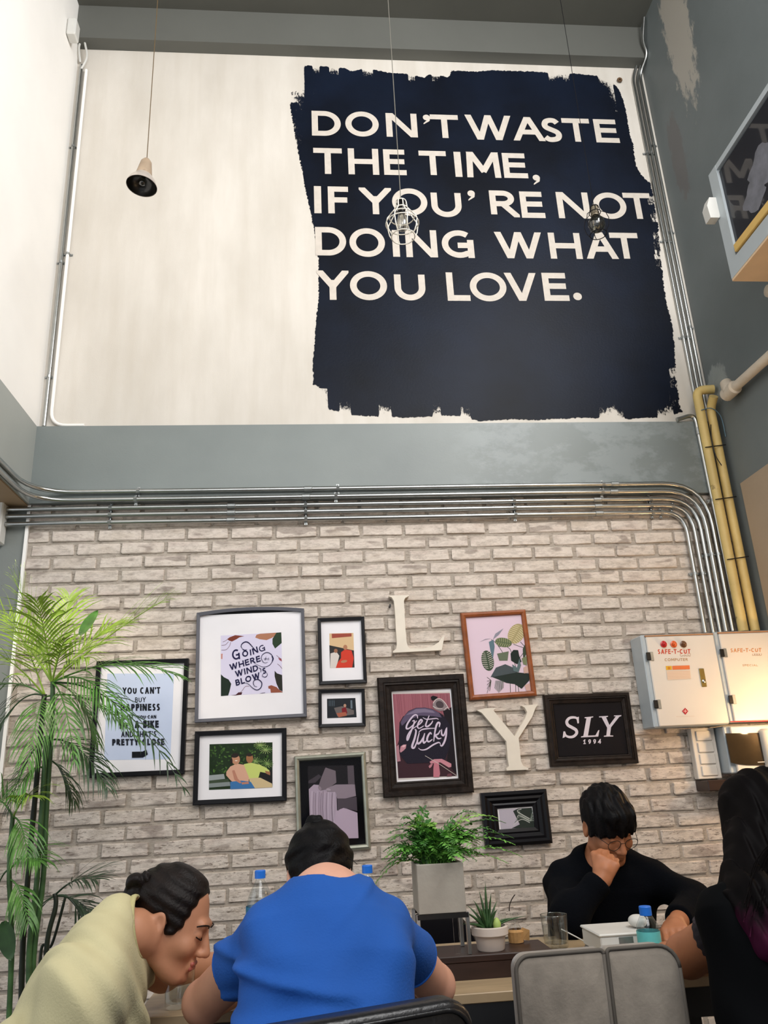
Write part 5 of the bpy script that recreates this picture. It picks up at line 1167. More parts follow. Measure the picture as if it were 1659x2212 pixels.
# ---- person in the cobalt blue T-shirt, back to the camera
Pz = at
nk = Pz(702, 1912, -2.24); hip = Pz(722, 2330, -2.52); hip[2] = .50
H = Head(Pz(690, 1898, -2.00), (.02, .70, -.71), (0.03, .71, .70), .87)
t = person('person in cobalt blue T-shirt with black topknot, back view, bent over the table', V(hip[0], hip[1], 0))
sL, sR = Pz(600, 2010, -2.25), Pz(822, 2000, -2.23)
eL, eR = Pz(440, 2165, -2.02), Pz(940, 2128, -1.97)
eL[2] = max(eL[2], .80); wL, wR = Pz(545, 2150, -1.80), Pz(840, 2120, -1.72); wL[2] = .795; wR[2] = .795
eR = V(eR[0], eR[1], max(eR[2], .80))
spine = nk - hip; side = V(1, 0.02, 0)
tor = loft(hip, nk, side, [(0, .152, .11, 0), (.25, .138, .105, 0), (.5, .143, .105, 0), (.75, .150, .100, 0), (.88, .125, .080, 0), (1, .060, .050, 0)], 2.3, .05)
sho = [cap(nk + (sL - nk) * .25 - V(0, 0, .01), sL, .044, .050), cap(nk + (sR - nk) * .25 - V(0, 0, .01), sR, .050, .050)]
armL = [cap(sL, eL, .050, .043), cap(eL, wL, .041, .027)]; armR = [cap(sR, eR, .050, .043), cap(eR, wR, .041, .027)]
neck = cap(nk + spine * -.02, H.P(0, -.01, -.05), .050, .050)
hd = H.full()
body = union([union([tor] + sho, .05), neck], .03)
body = union([body, hd], .012)
body = union([body] + armL + armR, .02)
body = union([body, hand(wL, V(.7, .7, -.05), V(0, 0, 1), .25, right=1), hand(wR, V(-.8, .6, -.05), V(0, 0, 1), .3, right=-1)], .01)
lo, hi = bounds([hip, nk, sL, sR, eL, eR, wL + V(.1, .12, 0), wR + V(-.1, .1, 0), H.c], .16)
sdf_mesh(body, lo, hi, .0055, 'body', M_skin2, t)
def wr(f, amp, k, seed, dirs):
    rs_ = np.random.RandomState(seed); ph = rs_.rand(len(dirs)) * 6
    def g(p):
        s_ = 0
        for (d, fr), q in zip(dirs, ph): s_ = s_ + np.sin(p @ np.array(d, float) * fr + q + 1.5 * np.sin(p[:, 2] * 9 + q)) / len(dirs)
        return f(p) - amp * np.clip(s_, -.5, 1) ** 2 * np.sign(s_)
    return g
def mid(a, b, t): return a + (b - a) * t
cL, cR = mid(sL, eL, .50), mid(sR, eR, .52)
slL = inter(cap(sL, mid(sL, eL, .75), .058, .062), plane(cL, nrm(eL - sL))); slR = inter(cap(sR, mid(sR, eR, .75), .058, .060), plane(cR, nrm(eR - sR)))
shirt = union([grow(union([tor] + sho, .045), .010), slL, slR], .018)
# neckline and folds
shirt = sub(shirt, ell(nk + V(0, .02, .05), (.072, .085, .07)), .008)
def folds(p):
    z = p[:, 2]; x = p[:, 0] - .15
    X = p[:, 0]; sg = lambda q: 1 / (1 + np.exp(-q / .02))
    d = .010 * np.exp(-((z - .915 + .16 * (X + .05)) / .011) ** 2) * sg(.06 - X) + .009 * np.exp(-((z - .865 - .12 * (X + .05)) / .011) ** 2) * sg(.02 - X) + .007 * np.exp(-((z - .82 - .35 * (X + .05)) / .012) ** 2) * sg(.05 - X)
    d = d + .007 * np.exp(-((z - 1.0 + 1.1 * (X - .22)) / .014) ** 2) * sg(X - .14) * sg(.26 - X) + .006 * np.exp(-((z - .80 + .9 * (X - .16)) / .014) ** 2) * sg(X - .08) + .005 * np.exp(-((z - 1.02 - .8 * (X - .06)) / .01) ** 2) * sg(X - .04) * sg(.16 - X)
    d = d + .003 * np.sin(x * 30 + z * 22 + 2 * np.sin(z * 13)) + .002 * np.sin(x * 62 - z * 31)
    seam = 0.0
    return -d
shirt = disp(shirt, folds)
sh = sdf_mesh(inter(shirt, plane(hip + V(0, 0, .02), (0, 0, -1))), lo, hi, .0055, 'shirt', M_blue, t)
# hem bands and collar
COLLAR = True
def ringband(c, axis, rad, name, m, par, r=.004, el=1.0, sidev=None, n=40):
    ax_ = nrm(axis); u = np.cross(ax_, V(0, 0, 1) if abs(ax_[2]) < .9 else V(1, 0, 0)); u = nrm(u); w2 = np.cross(ax_, u)
    return MB().tube([c + rad * (u * math.cos(a) + w2 * el * math.sin(a)) for a in np.linspace(0, 2 * math.pi, n)], r, 6, caps=False).build(name, m, par, smooth=True)
ringband(cL - nrm(eL - sL) * .006, eL - sL, .0615, 'sleeve_hem', M_blue, sh, .0028); ringband(cR - nrm(eR - sR) * .006, eR - sR, .0598, 'sleeve_hem', M_blue, sh, .0028)
ringband(nk + nrm(spine) * -.012 + V(0, .012, 0), nrm(spine) + V(0, .35, 0), .060, 'collar_rib', M_blue, sh, .0045)
full_legs(t, hip, (0, 1, 0))
# hair cap: whole back of the head gathered to a topknot
def hair_noise(p, a=.004, f_=120): return a * (np.sin(p[:, 0] * f_ + 3 * np.sin(p[:, 2] * 60)) * .5 + np.sin(p[:, 2] * f_ * 1.3 + p[:, 1] * 70) * .5)
hr = grow(H.skull(), .015)
hr = inter(union([hr, H.E((0, -.055, -.045), (.056, .045, .06))], .02), plane(H.P(0, .0, -.085), H.R @ V(0, .35, -1)), .02); hr = inter(hr, plane(H.P(0, .075, .03), H.R @ V(0, 1, -.35)), .012)
hr = sub(hr, union([H.E((.092, .005, -.018), (.030, .042, .046)), H.E((-.092, .005, -.018), (.030, .042, .046))], .01), .01)
hr = disp(hr, lambda p: hair_noise(p, .003))
ho = sdf_mesh(hr, H.c - .16, H.c + .16, .0036, 'hair', M_hair, t)
kc = Pz(682, 1778, -1.99); kn = union([ell(kc, (.021, .021, .018)), ell(kc + V(-.012, 0, .006), (.012, .012, .010)), ell(kc + V(.012, .0, -.004), (.013, .012, .010)), cap(kc - V(0, 0, .005), H.P(0, -.02, .12), .010, .02)], .006)
sdf_mesh(disp(kn, lambda p: hair_noise(p, .0022, 300)), kc - .06, kc + .06, .0022, 'topknot', M_hair, t)
for i in range(9):
    a = rnd.uniform(-1, 1); p0 = H.P(.07 * a, -.05, .03 + rnd.uniform(-.05, .05)); d = nrm(p0 - H.c) * .022
    MB().tube(smooth_path([p0, p0 + d + V(0, 0, .004), p0 + d * 1.3 + V(rnd.uniform(-.02, .02), 0, -.012)], 4), .0007, 4).build('stray_hair', M_hair, t)

# ---- person in the pale yellow T-shirt, leaning in from the left
H = Head(Pz(368, 1992, -1.96), (.92, -.12, -.40), (.38, .03, .92), .92)
nk = Pz(282, 2018, -2.04); hip = Pz(-70, 2350, -2.10); hip[2] = .50
t = person('person in pale yellow T-shirt with dark hair bun, leaning in from the left', V(hip[0], hip[1], 0))
spine = nk - hip
tor = loft(hip, nk + nrm(spine) * .02, V(0, 1, 0.0), [(0, .155, .105, 0), (.3, .145, .105, 0), (.55, .150, .105, 0), (.8, .165, .095, -.0), (.93, .13, .075, 0), (1, .08, .06, 0)], 2.3, .05)
sN, sF = nk + V(-.045, -.175, -.075), nk + V(.035, .165, -.08)
eN = sN + V(-.06, -.03, -.27); wN = eN + V(.20, .10, -.05)
eF = Pz(352, 2095, -1.80); wF = Pz(480, 2088, -1.55); wF[2] = .80; eF[2] = .835
sF = V(eF[0] - .11, -1.90, nk[2] - .05)
sho = [cap(nk, sN, .05, .054), cap(nk, sF, .05, .054)]
ctr = Pz(300, 2014, -2.03); cn_ = nrm(V(.985, 0.0, .17))
neck = union([cap(nk - spine * .02 + V(0, 0, .012), H.P(0, -.02, -.035), .050, .050), cap(nk + V(.01, 0, -.005), H.P(0, .015, -.06), .035, .034)], .02)
body = union([inter(union([tor] + sho, .05), plane(ctr - cn_ * .022, cn_), .03), neck], .025); body = union([body, H.full()], .012)
body = union([body, cap(sN, eN, .050, .042), cap(eN, wN, .040, .028), cap(sF, eF, .048, .042), cap(eF, wF, .040, .027)], .02)
body = union([body, hand(wF, V(.8, .5, -.1), V(0, 0, 1), .25, right=1), hand(wN, V(.9, .3, -.3), V(.2, 0, 1), .4, right=-1)], .01)
lo, hi = bounds([hip, nk, sN, sF, eN, eF, wF + V(.1, .08, 0), wN + V(.09, 0, 0), H.P(0, .1, 0), H.c], .13)
sdf_mesh(body, lo, hi, .0042, 'body', M_skin1, t)
slN = inter(cap(sN, eN, .070, .074), plane(mid(sN, eN, .60), eN - sN)); slF = inter(cap(sF, mid(sF, eF, .8), .066, .066), plane(mid(sF, eF, .5), eF - sF))
shirt = union([grow(union([tor] + sho, .06), .015), slN, slF], .04)
shirt = union([shirt, cap(nk + V(-.02, -.04, -.06), nk + V(.055, -.05, -.17), .055, .03), cap(nk + V(.05, -.05, -.14), hip + V(.22, -.05, .10), .04, .05)], .05)
shirt = inter(shirt, plane(ctr + cn_ * .006, cn_), .035)
shirt = sub(shirt, cap(ctr - cn_ * .02 + V(0, 0, .012), ctr + cn_ * .1, .056, .075), .006)
def folds2(p):
    q = p - nk; ax_ = nrm(spine); s_ = q @ ax_; r_ = q @ V(.6, 0, -.8)
    ang = np.arctan2(q[:, 1] + .02, r_ + .3)
    d = .0065 * np.sin(s_ * 52 + 10 * ang + 1.6 * np.sin(r_ * 16)) * np.exp(-((s_ + .18) / .19) ** 2) + .004 * np.sin(s_ * 95 + 22 * ang) * np.exp(-((s_ + .08) / .09) ** 2) + .003 * np.sin(r_ * 40 + s_ * 16)
    return -d
sh = sdf_mesh(disp(shirt, folds2), lo, hi, .0052, 'shirt', M_yel, t)
full_legs(t, hip, (.35, .95, 0), thigh=.36)
cc = ctr - cn_ * .003 + V(0, 0, .012); u2 = V(0, 1, 0); u1 = np.cross(cn_, u2)
MB().tube([cc + .062 * u1 * math.cos(a) + .060 * u2 * math.sin(a) for a in np.linspace(0, 2 * math.pi, 44)], .0075, 8, caps=False, flat=.6).build('collar_rib', M_yelrib, sh, smooth=True)
hr = grow(H.skull(), .009)
hr = inter(hr, plane(H.P(0, .050, .040), H.R @ V(0, 1.0, -.15)), .010)
hr = inter(hr, lambda p: smin(((p - H.P(0, -.02, -.045)) @ (H.R @ nrm(V(0, .1, -1)))), ((p - H.P(0, -.045, 0)) @ (H.R @ V(0, 1, 0))), .01) if False else ((p - H.P(0, .0, -.030)) @ (H.R @ nrm(V(0, .62, -1)))), .010)
hr = sub(hr, union([H.E((.085, -.008, -.010), (.022, .026, .036)), H.E((-.085, -.008, -.010), (.022, .026, .036))], .01), .006)
hn = lambda p: .0016 * np.sin(((p - H.c) @ H.R[:, 2]) * 260 + 40 * ((p - H.c) @ H.R[:, 1]))
sdf_mesh(disp(hr, hn), H.c - .16, H.c + .16, .0034, 'hair', M_hairbr, t)
kc = Pz(303, 1916, -1.97)
bun = union([ell(kc, (.032, .032, .030)), ell(kc + V(-.008, -.02, .016), (.022, .02, .018)), ell(kc + V(-.014, -.012, -.018), (.022, .02, .018)), ell(kc + V(.016, -.016, .018), (.018, .018, .016)), cap(kc, H.P(0, -.06, .06), .02, .035)], .006)
sdf_mesh(disp(bun, lambda p: .0022 * np.sin((p @ V(80, 30, 190)) + 4 * np.sin(p[:, 0] * 80))), kc - .08, kc + .08, .0026, 'hair_bun', M_hairbr, t)
for q in (1, -1):
    pts = [H.P(q * x, y, z) for x, y, z in ((.012, .0975, .024), (.025, .0985, .030), (.040, .0895, .029), (.050, .076, .022))]
    MB().tube(smooth_path(pts, 4), [.0012] + [.0032] * 11 + [.001] * 1 if False else .0016, 6).build('eyebrow', M_hairbr, t, smooth=True)
    pts = [H.P(q * x, y, z) for x, y, z in ((.016, .0905, .0005), (.026, .0945, -.0035), (.036, .0915, -.0025), (.045, .083, .001))]
    MB().tube(smooth_path(pts, 4), .0012, 5).build('eyelash', M_hairbr, t, smooth=True)
lp = union([H.C((-.017, .0935, -.0600), (.017, .0935, -.0600), .0062, .0062), H.C((-.015, .0920, -.0700), (.015, .0920, -.0700), .0072, .0072)], .002)
lp = sub(lp, H.C((-.024, .101, -.0648), (.024, .101, -.0648), .002, .002), .003)
c_ = H.P(0, .095, -.065); sdf_mesh(lp, c_ - .04, c_ + .04, .002, 'lips', M_lip, t)

# ---- person in the dark navy sweater, facing the camera
H = Head(Pz(1312, 1783, -1.12), (.16, -.82, -.52), (0.04, -.50, .85), .98)
nk = Pz(1303, 1850, -1.03); hip = Pz(1300, 2150, -.93); hip[2] = .52
t = person('person in dark navy sweater and thin glasses, fist at mouth, facing the camera', V(hip[0], hip[1], 0))
spine = nk - hip; sR_, sL_ = Pz(1222, 1905, -1.05), Pz(1408, 1898, -1.05)
eR_, eL_ = Pz(1232, 2045, -1.30), Pz(1508, 2000, -1.22); eR_[2] = .81; eL_[2] = .83
wR_, wL_ = Pz(1300, 1898, -1.28), Pz(1462, 1995, -1.40); 
tor = loft(hip, nk, V(1, 0, 0), [(0, .17, .11, 0), (.3, .16, .115, 0), (.6, .165, .115, 0), (.82, .16, .105, 0), (.93, .12, .085, 0), (1, .075, .06, 0)], 2.3, .05)
sho = [cap(nk - V(0, 0, .02), sR_, .05, .048), cap(nk - V(0, 0, .02), sL_, .05, .048)]
neck = cap(nk - spine * .04, H.P(0, -.01, -.05), .057, .054)
body = union([union([tor] + sho, .05), neck], .03); body = union([body, H.full()], .012)
body = union([body, cap(sR_, eR_, .05, .044), cap(eR_, wR_, .042, .028), cap(sL_, eL_, .05, .044), cap(eL_, wL_, .042, .028)], .02)
fist = hand(wR_, nrm(Pz(1316, 1850, -1.28) - wR_), V(-.35, -.9, -.1), 1.25, right=1, L=.058, sc=.98)
hl = hand(wL_ + V(-.004, -.0, .0), V(-.42, -.85, -.10), V(-.1, .05, 1), .62, right=-1, L=.066, sc=.98)
body = union([body, fist, hl], .008)
lo, hi = bounds([hip, nk, sR_, sL_, eR_, eL_, wR_, wL_ + V(-.05, -.1, 0), H.c], .13)
sdf_mesh(body, lo, hi, .0042, 'body', M_skin3, t)
sw = union([grow(union([tor] + sho, .06), .014), cap(sR_, eR_, .058, .056), inter(cap(eR_, wR_, .056, .038), plane(mid(eR_, wR_, .93), wR_ - eR_)), cap(sL_, eL_, .058, .054), inter(cap(eL_, wL_, .054, .040), plane(mid(eL_, wL_, .86), wL_ - eL_))], .035)
sw = sub(sw, cap(nk + V(-.015, -.03, -.0), nk + V(-.02, -.12, .06), .062, .085), .008)
sdf_mesh(disp(sw, lambda p: -.003 * np.sin(p[:, 0] * 45 + p[:, 2] * 28 + 2 * np.sin(p[:, 2] * 20))), lo, hi, .0055, 'sweater', M_knit, t)
full_legs(t, hip, (0, -1, 0), thigh=.36)
hr = union([grow(H.skull(), .015), H.E((0, .07, .085), (.058, .033, .028)), H.E((-.01, .086, .056), (.045, .018, .022))], .02)
hr = inter(hr, lambda p: smin((p - H.P(0, .0, -.030)) @ (H.R @ nrm(V(0, .50, -1))), (p - H.P(0, 0, .040)) @ (H.R @ V(0, 0, -1)), .008), .01)
hr = sub(hr, union([H.E((.090, -.004, -.010), (.02, .026, .036)), H.E((-.090, -.004, -.010), (.02, .026, .036))], .01), .006)
sdf_mesh(disp(hr, lambda p: .003 * np.sin(p[:, 0] * 150 + 3 * np.sin(p[:, 1] * 50)) + .002 * np.sin(p[:, 0] * 290 + p[:, 2] * 60)), H.c - .17, H.c + .17, .0036, 'hair', M_hair, t)
gl = MB()
for q in (1, -1):
    gl.tube([H.P(q * .033 + .024 * math.cos(a), .108 - .004 * abs(math.cos(a)), -.003 + .019 * math.sin(a)) for a in np.linspace(0, 2 * math.pi, 25)], .0011, 5, caps=False)
    gl.tube([H.P(q * .057, .104, .003), H.P(q * .074, .06, .004), H.P(q * .079, .0, .004), H.P(q * .078, -.015, -.01)], .0011, 5)
gl.tube(smooth_path([H.P(-.010, .107, .002), H.P(0, .112, .006), H.P(.010, .107, .002)], 3), .0011, 5)
g_ = gl.build('glasses', M_dkmetal, t)
for q in (1, -1): MB().add([H.P(q * .033 + .0235 * math.cos(a), .1075, -.003 + .0185 * math.sin(a)) for a in np.linspace(0, 2 * math.pi, 24)[:-1]], [tuple(range(23))]).build('lens', mat_glass('thin_lens', 'fbfbfb', .03, 0.0, 1.12), g_)

# ---- person at the right edge, back to the camera, long dark hair
H = Head(Pz(1652, 1800, -2.12), (-.35, .90, -.22), (0, .15, .98), .98)
nk = Pz(1640, 1905, -2.20); hip = Pz(1748, 2330, -2.42); hip[2] = .50
t = person('person in black dress with lace cuffs, long dark hair with magenta tips, back view', V(hip[0], hip[1], 0))
spine = nk - hip; sL_ = Pz(1602, 1992, -2.18); sR_ = nk + (nk - sL_) * V(1, 1, 0) * .95 + V(0, 0, -.075)
eL_ = Pz(1484, 2064, -1.96); wL_ = eL_ + V(.13, .15, -.03); wL_[2] = .797; eR_ = sR_ + V(.03, .18, -.20); wR_ = eR_ + V(-.12, .20, .0); eR_[2] = wR_[2] = .80
tor = loft(hip, nk, V(1, .25, 0), [(0, .145, .11, 0), (.3, .118, .085, 0), (.6, .125, .09, 0), (.85, .135, .085, 0), (.94, .11, .07, 0), (1, .06, .05, 0)], 2.3, .05)
sho = [cap(nk, sL_, .042, .045), cap(nk, sR_, .042, .045)]
body = union([union([tor] + sho, .05), cap(nk, H.P(0, -.02, -.04), .05, .048)], .03); body = union([body, H.full()], .012)
body = union([body, cap(sL_, eL_, .048, .048), cap(eL_, wL_, .042, .025), cap(sR_, eR_, .044, .040), cap(eR_, wR_, .038, .025)], .02)
body = union([body, hand(wL_, V(-.1, 1, 0), V(0, 0, 1), .25, right=1), hand(wR_, V(-.5, .8, 0), V(0, 0, 1), .25, right=-1)], .01)
lo, hi = bounds([hip, nk, sL_, sR_, eL_, eR_, wL_ + V(0, .1, 0), wR_ + V(0, .1, 0), H.c], .14)
sdf_mesh(body, lo, hi, .0055, 'body', M_skin3, t)
fq = mid(sL_, eL_, .36)
dr = union([grow(union([tor] + sho, .05), .012), inter(cap(sL_, mid(sL_, eL_, .8), .054, .060), plane(fq, eL_ - sL_)), inter(cap(sR_, mid(sR_, eR_, .8), .054, .060), plane(mid(sR_, eR_, .42), eR_ - sR_))], .03)
dro = sdf_mesh(disp(dr, lambda p: -.003 * np.sin(p[:, 0] * 50 + p[:, 2] * 25)), lo, hi, .0055, 'dress', M_dress, t)
M_lace = mat('black_lace', '15111a', .7, var=.5, sc=60, dirt=('6a5a60', 90, .56))
ax_ = nrm(eL_ - sL_); u = nrm(np.cross(ax_, V(0, 0, 1))); w2 = np.cross(ax_, u)
nb_ = 90; vs = []
for k, (dz, rr_) in enumerate(((-.022, .0600), (-.004, .0625), (.012, .0610))):
    vs += [fq + ax_ * (dz + (.003 * math.sin(a * 20) if k == 2 else 0)) + rr_ * (u * math.cos(a) + w2 * math.sin(a)) * (1 + .012 * math.sin(a * 24 + k)) for a in np.linspace(0, 2 * math.pi, nb_ + 1)[:-1]]
MB().add(vs, [(k * nb_ + i, k * nb_ + (i + 1) % nb_, (k + 1) * nb_ + (i + 1) % nb_, (k + 1) * nb_ + i) for k in (0, 1) for i in range(nb_)]).build('lace_cuff', M_lace, dro, smooth=True)
full_legs(t, hip, (-.1, 1, 0), m=M_dress)
hr = grow(H.skull(), .020)
hr = inter(hr, plane(H.P(0, .05, .03), H.R @ V(0, 1, -.3)), .015)
fall = union([cap(H.P(-.055, -.045, .02), Pz(1612, 1930, -2.27), .055, .045), cap(H.P(.0, -.07, .0), Pz(1650, 1990, -2.32), .06, .05), cap(H.P(.05, -.045, .0), Pz(1700, 1950, -2.28), .06, .05), cap(Pz(1640, 1950, -2.30), Pz(1660, 2040, -2.36), .06, .035), cap(H.P(-.075, -.005, .0), Pz(1592, 1900, -2.22), .035, .03)], .02)
hr = union([hr, fall, H.E((-.05, -.01, -.01), (.05, .075, .08)), H.E((.05, -.01, -.01), (.05, .075, .08))], .02)
hr = disp(hr, lambda p: .0035 * np.sin(p[:, 0] * 190 + 5 * np.sin(p[:, 2] * 14)) + .002 * np.sin(p[:, 0] * 330 - p[:, 2] * 16))
lo, hi = bounds([H.c, Pz(1612, 1930, -2.27), Pz(1660, 2040, -2.36), Pz(1700, 1990, -2.3)], .15)
NH = NT('dark_hair_magenta_tips'); p_ = NH.pos(); sp_ = NH.n('ShaderNodeSeparateXYZ'); NH.l(p_, sp_.inputs[0])
fz = NH.math('ADD', sp_.outputs[2], NH.math('MULTIPLY', NH.math('SUBTRACT', NH.noise(NH.scale(p_, (6, 6, .8)), 8, 4), .5), .12))
o_ = NH.ramp(fz, [(.92, lin('3a1028')[:3]), (.98, lin('070506')[:3])]); NH.l(o_, NH.b.inputs['Base Color']); NH.b.inputs['Roughness'].default_value = .6; NH.b.inputs['Specular IOR Level'].default_value = .06
ho = sdf_mesh(hr, lo, hi, .005, 'hair', NH.m, t)
for i in range(60):
    a = rnd.uniform(-.08, .06); p0 = H.P(a, -.06, .05); p3 = Pz(1652 + a * 900 + rnd.uniform(-14, 14), 1985 + rnd.uniform(-40, 50), -2.35)
    MB().tube(smooth_path([p0, H.P(a * 1.3, -.115, -.01), mid(p0, p3, .55) + V(rnd.uniform(-.01, .01), -.035, 0), p3 + V(0, -.02, 0)], 5), .0012, 4).build('hair_strand', NH.m, ho) if i < 30 else None

# ------------------------------------------------------------------ table and things on it
TZ = .76; YF, YB = -1.885, -1.26
xe = atz(300, 2184, TZ)[0]
t = thing('dining_table', 'long dining table with pale wood top and dark edge before the brick wall', 'table', ((xe + 2.1) / 2, (YF + YB) / 2, 0))
MB().box((xe, YF, TZ - .022), (2.1, YB, TZ), bev=.002).build('table_top', M_tabletop, t)
MB().box((xe + .002, YF + .002, TZ - .085), (2.098, YB - .002, TZ - .0225)).build('apron', M_tableedge, t)
for x in (xe + .08, .9, 2.02):
    for y in (YF + .06, YB - .06): MB().box((x - .025, y - .025, 0), (x + .025, y + .025, TZ - .085), bev=.003).build('leg', M_tableedge, t)
lx0, lx1 = .05, .60
LZ = TZ + .055; LY = -1.755
t = thing('wooden_riser', 'dark walnut riser box along the table carrying the planter stand and aloe pot', 'shelf', ((lx0 + lx1) / 2, LY + .075, TZ))
MB().box((lx0, LY, LZ - .016), (lx1, LY + .15, LZ), bev=.002).build('top_board', M_walnut, t)
MB().box((lx0 + .001, LY + .001, TZ + .0005), (lx1 - .001, LY + .016, LZ - .0165)).build('front_board', M_walnut, t)
MB().box((lx0 + .001, LY + .134, TZ + .0005), (lx1 - .001, LY + .149, LZ - .0165)).build('back_board', M_walnut, t)
for x in (lx0 + .001, lx1 - .017): MB().box((x, LY + .0165, TZ + .0005), (x + .016, LY + .1335, LZ - .0165)).build('end_board', M_walnut, t)

# square concrete planter on a metal stand, with a fern
YPl = LY + .070
pa, pb_ = at(903, 1868, YPl - .066), at(1005, 1972, YPl - .066); pxc = (at(903, 1868, YPl - .066)[0] + at(998, 1863, YPl - .066)[0] + at(908, 1977, YPl - .066)[0] + at(1006, 1970, YPl - .066)[0]) / 4
hwp = .0625; pz0 = at(957, 1974, YPl - .066)[2]; pz1 = at(950, 1866, YPl - .066)[2]
t = thing('planter', 'square pale concrete planter of leafy fern on a clear and chrome stand', 'planter', (pxc, YPl, LZ))
m = MB(); c_ = V(pxc, YPl, 0); w0 = .012
for lo_, hi_ in (((-hwp, -hwp, pz0), (hwp, -hwp + w0, pz1)), ((-hwp, hwp - w0, pz0), (hwp, hwp, pz1)), ((-hwp, -hwp + w0, pz0), (-hwp + w0, hwp - w0, pz1)), ((hwp - w0, -hwp + w0, pz0), (hwp, hwp - w0, pz1)), ((-hwp + w0, -hwp + w0, pz0), (hwp - w0, hwp - w0, pz0 + .012))): m.box(c_ + V(*lo_), c_ + V(*hi_), bev=.0015)
m.build('pot', M_concrete, t); MB().box(c_ + V(-hwp + w0, -hwp + w0, pz1 - .03), c_ + V(hwp - w0, hwp - w0, pz1 - .012)).build('soil', M_soil, t)
for sx in (-1, 1):
    for sy in (-1, 1):
        MB().box(c_ + V(sx * (hwp + .002) - .005, sy * (hwp - .008) - .005, LZ + .0005), c_ + V(sx * (hwp + .002) + .005, sy * (hwp - .008) + .005, pz0 - .0005), bev=.001).build('stand_leg', M_steel, t)
MB().box(c_ + V(-hwp - .004, -hwp - .002, pz0 - .012), c_ + V(hwp + .004, -hwp + .008, pz0 - .0006)).box(c_ + V(-hwp - .004, hwp - .008, pz0 - .012), c_ + V(hwp + .004, hwp + .002, pz0 - .0006)).build('stand_rail', M_dkmetal, t)
MB().box(c_ + V(.028, -hwp + .02, LZ + .0005), c_ + V(.042, -hwp + .026, pz0 - .013)).build('acrylic_post', M_pane, t)
def fern_frond(base, tip, lift, n=16, wl=.026, m=None, parent=None, seed=0):
    r = random.Random(seed); base, tip = V(*base), V(*tip); mid_ = (base + tip) / 2 + V(0, 0, lift)
    P = [(1 - s) ** 2 * base + 2 * s * (1 - s) * mid_ + s * s * tip for s in np.linspace(0, 1, n)]
    mb = MB(); mb.tube(P[::3] + [P[-1]], .0009, 3, caps=False)
    for i in range(2, n):
        s = i / n; d = nrm(P[i] - P[i - 1]); sd = np.cross(d, V(0, 0, 1)); sd = nrm(sd + V(0, 0, r.uniform(-.3, .3))); up = np.cross(sd, d)
        L = wl * (math.sin(math.pi * min(1, s * .9 + .12)) ** .7 + .12) * r.uniform(.8, 1.15)
        for q in (-1, 1):
            dr_ = nrm(sd * q + d * .45 + up * r.uniform(-.3, .15)); tipp = P[i] + dr_ * L; wv = nrm(np.cross(dr_, up)) * L * .17; n_ = up * L * .08
            mb.add([P[i], P[i] + dr_ * L * .35 + wv + n_, tipp, P[i] + dr_ * L * .35 - wv + n_, P[i] + dr_ * L * .75 + wv * .8, P[i] + dr_ * L * .75 - wv * .8], [(0, 1, 4, 2, 5, 3)])
    return mb.build('frond', m or M_fern, parent)
FM = [mat('fern_green_%s' % n_, c, .5, var=.35, sc=30) for n_, c in (('bright', '93c45a'), ('mid', '68a443'), ('deep', '3c6e2c'))]
fb = V(pxc, YPl, pz1 - .012)
targets = []
for i in range(150):
    a = rnd.uniform(0, 2 * math.pi); R_ = rnd.uniform(.25, 1); 
    dx = math.cos(a) * .145 * R_; dy = math.sin(a) * .11 * R_; dz = rnd.uniform(.02, .138) * (1.08 - R_ * .55)
    if dx > .02 and dx < .07: dz *= .78
    targets.append((dx - .004, dy, dz))
targets += [(.215, -.02, .045), (.20, .0, .10), (.175, -.01, .115), (.235, -.01, .012), (.19, -.03, .0), (-.155, -.02, -.005), (-.17, .0, -.035), (-.13, 0, .02), (.15, .02, .12), (.165, -.03, .08), (-.06, 0, .135), (-.03, 0, .145), (-.09, 0, .125), (.12, 0, .13), (.22, .01, .06), (-.10, -.05, .11), (-.13, -.02, .09)]
for i, (dx, dy, dz) in enumerate(targets):
    b0 = fb + V(rnd.uniform(-.035, .035), rnd.uniform(-.03, .03), 0)
    fern_frond(b0, fb + V(dx, dy, dz), .035 + abs(dz) * .35 + math.hypot(dx, dy) * .15, m=FM[(0 if dz > .1 else 1) if rnd.random() < .6 else 2], parent=t, seed=i, n=17, wl=.021)

# aloe in a white pot
YA = LY + .054
ac = (at(1018, 2000, YA)[0] + at(1096, 2000, YA)[0]) / 2; ar = (at(1096, 2000, YA)[0] - at(1018, 2000, YA)[0]) / 2
zr = at(1057, 1999, YA)[2]; zb2 = LZ + .0005; hh = zr - zb2
t = thing('aloe_plant', 'small spiky aloe in a white ceramic pot with a thick rim, on the riser', 'potted plant', (ac, YA, zb2))
MB().lathe((ac, YA, zb2), [(ar * .70, 0), (ar * .74, .003), (ar * .83, hh * .60), (ar * .84, hh * .62), (ar * .97, hh * .63), (ar, hh * .66), (ar, hh * .97), (ar * .97, hh), (ar * .86, hh), (ar * .84, hh * .9)], 40, cap0=True).build('pot', M_pot, t, smooth=True, autos=35)
MB().lathe((ac, YA, zb2), [(.0001, hh * .90), (ar * .5, hh * .9), (ar * .85, hh * .86)], 24).build('soil', M_soil, t)
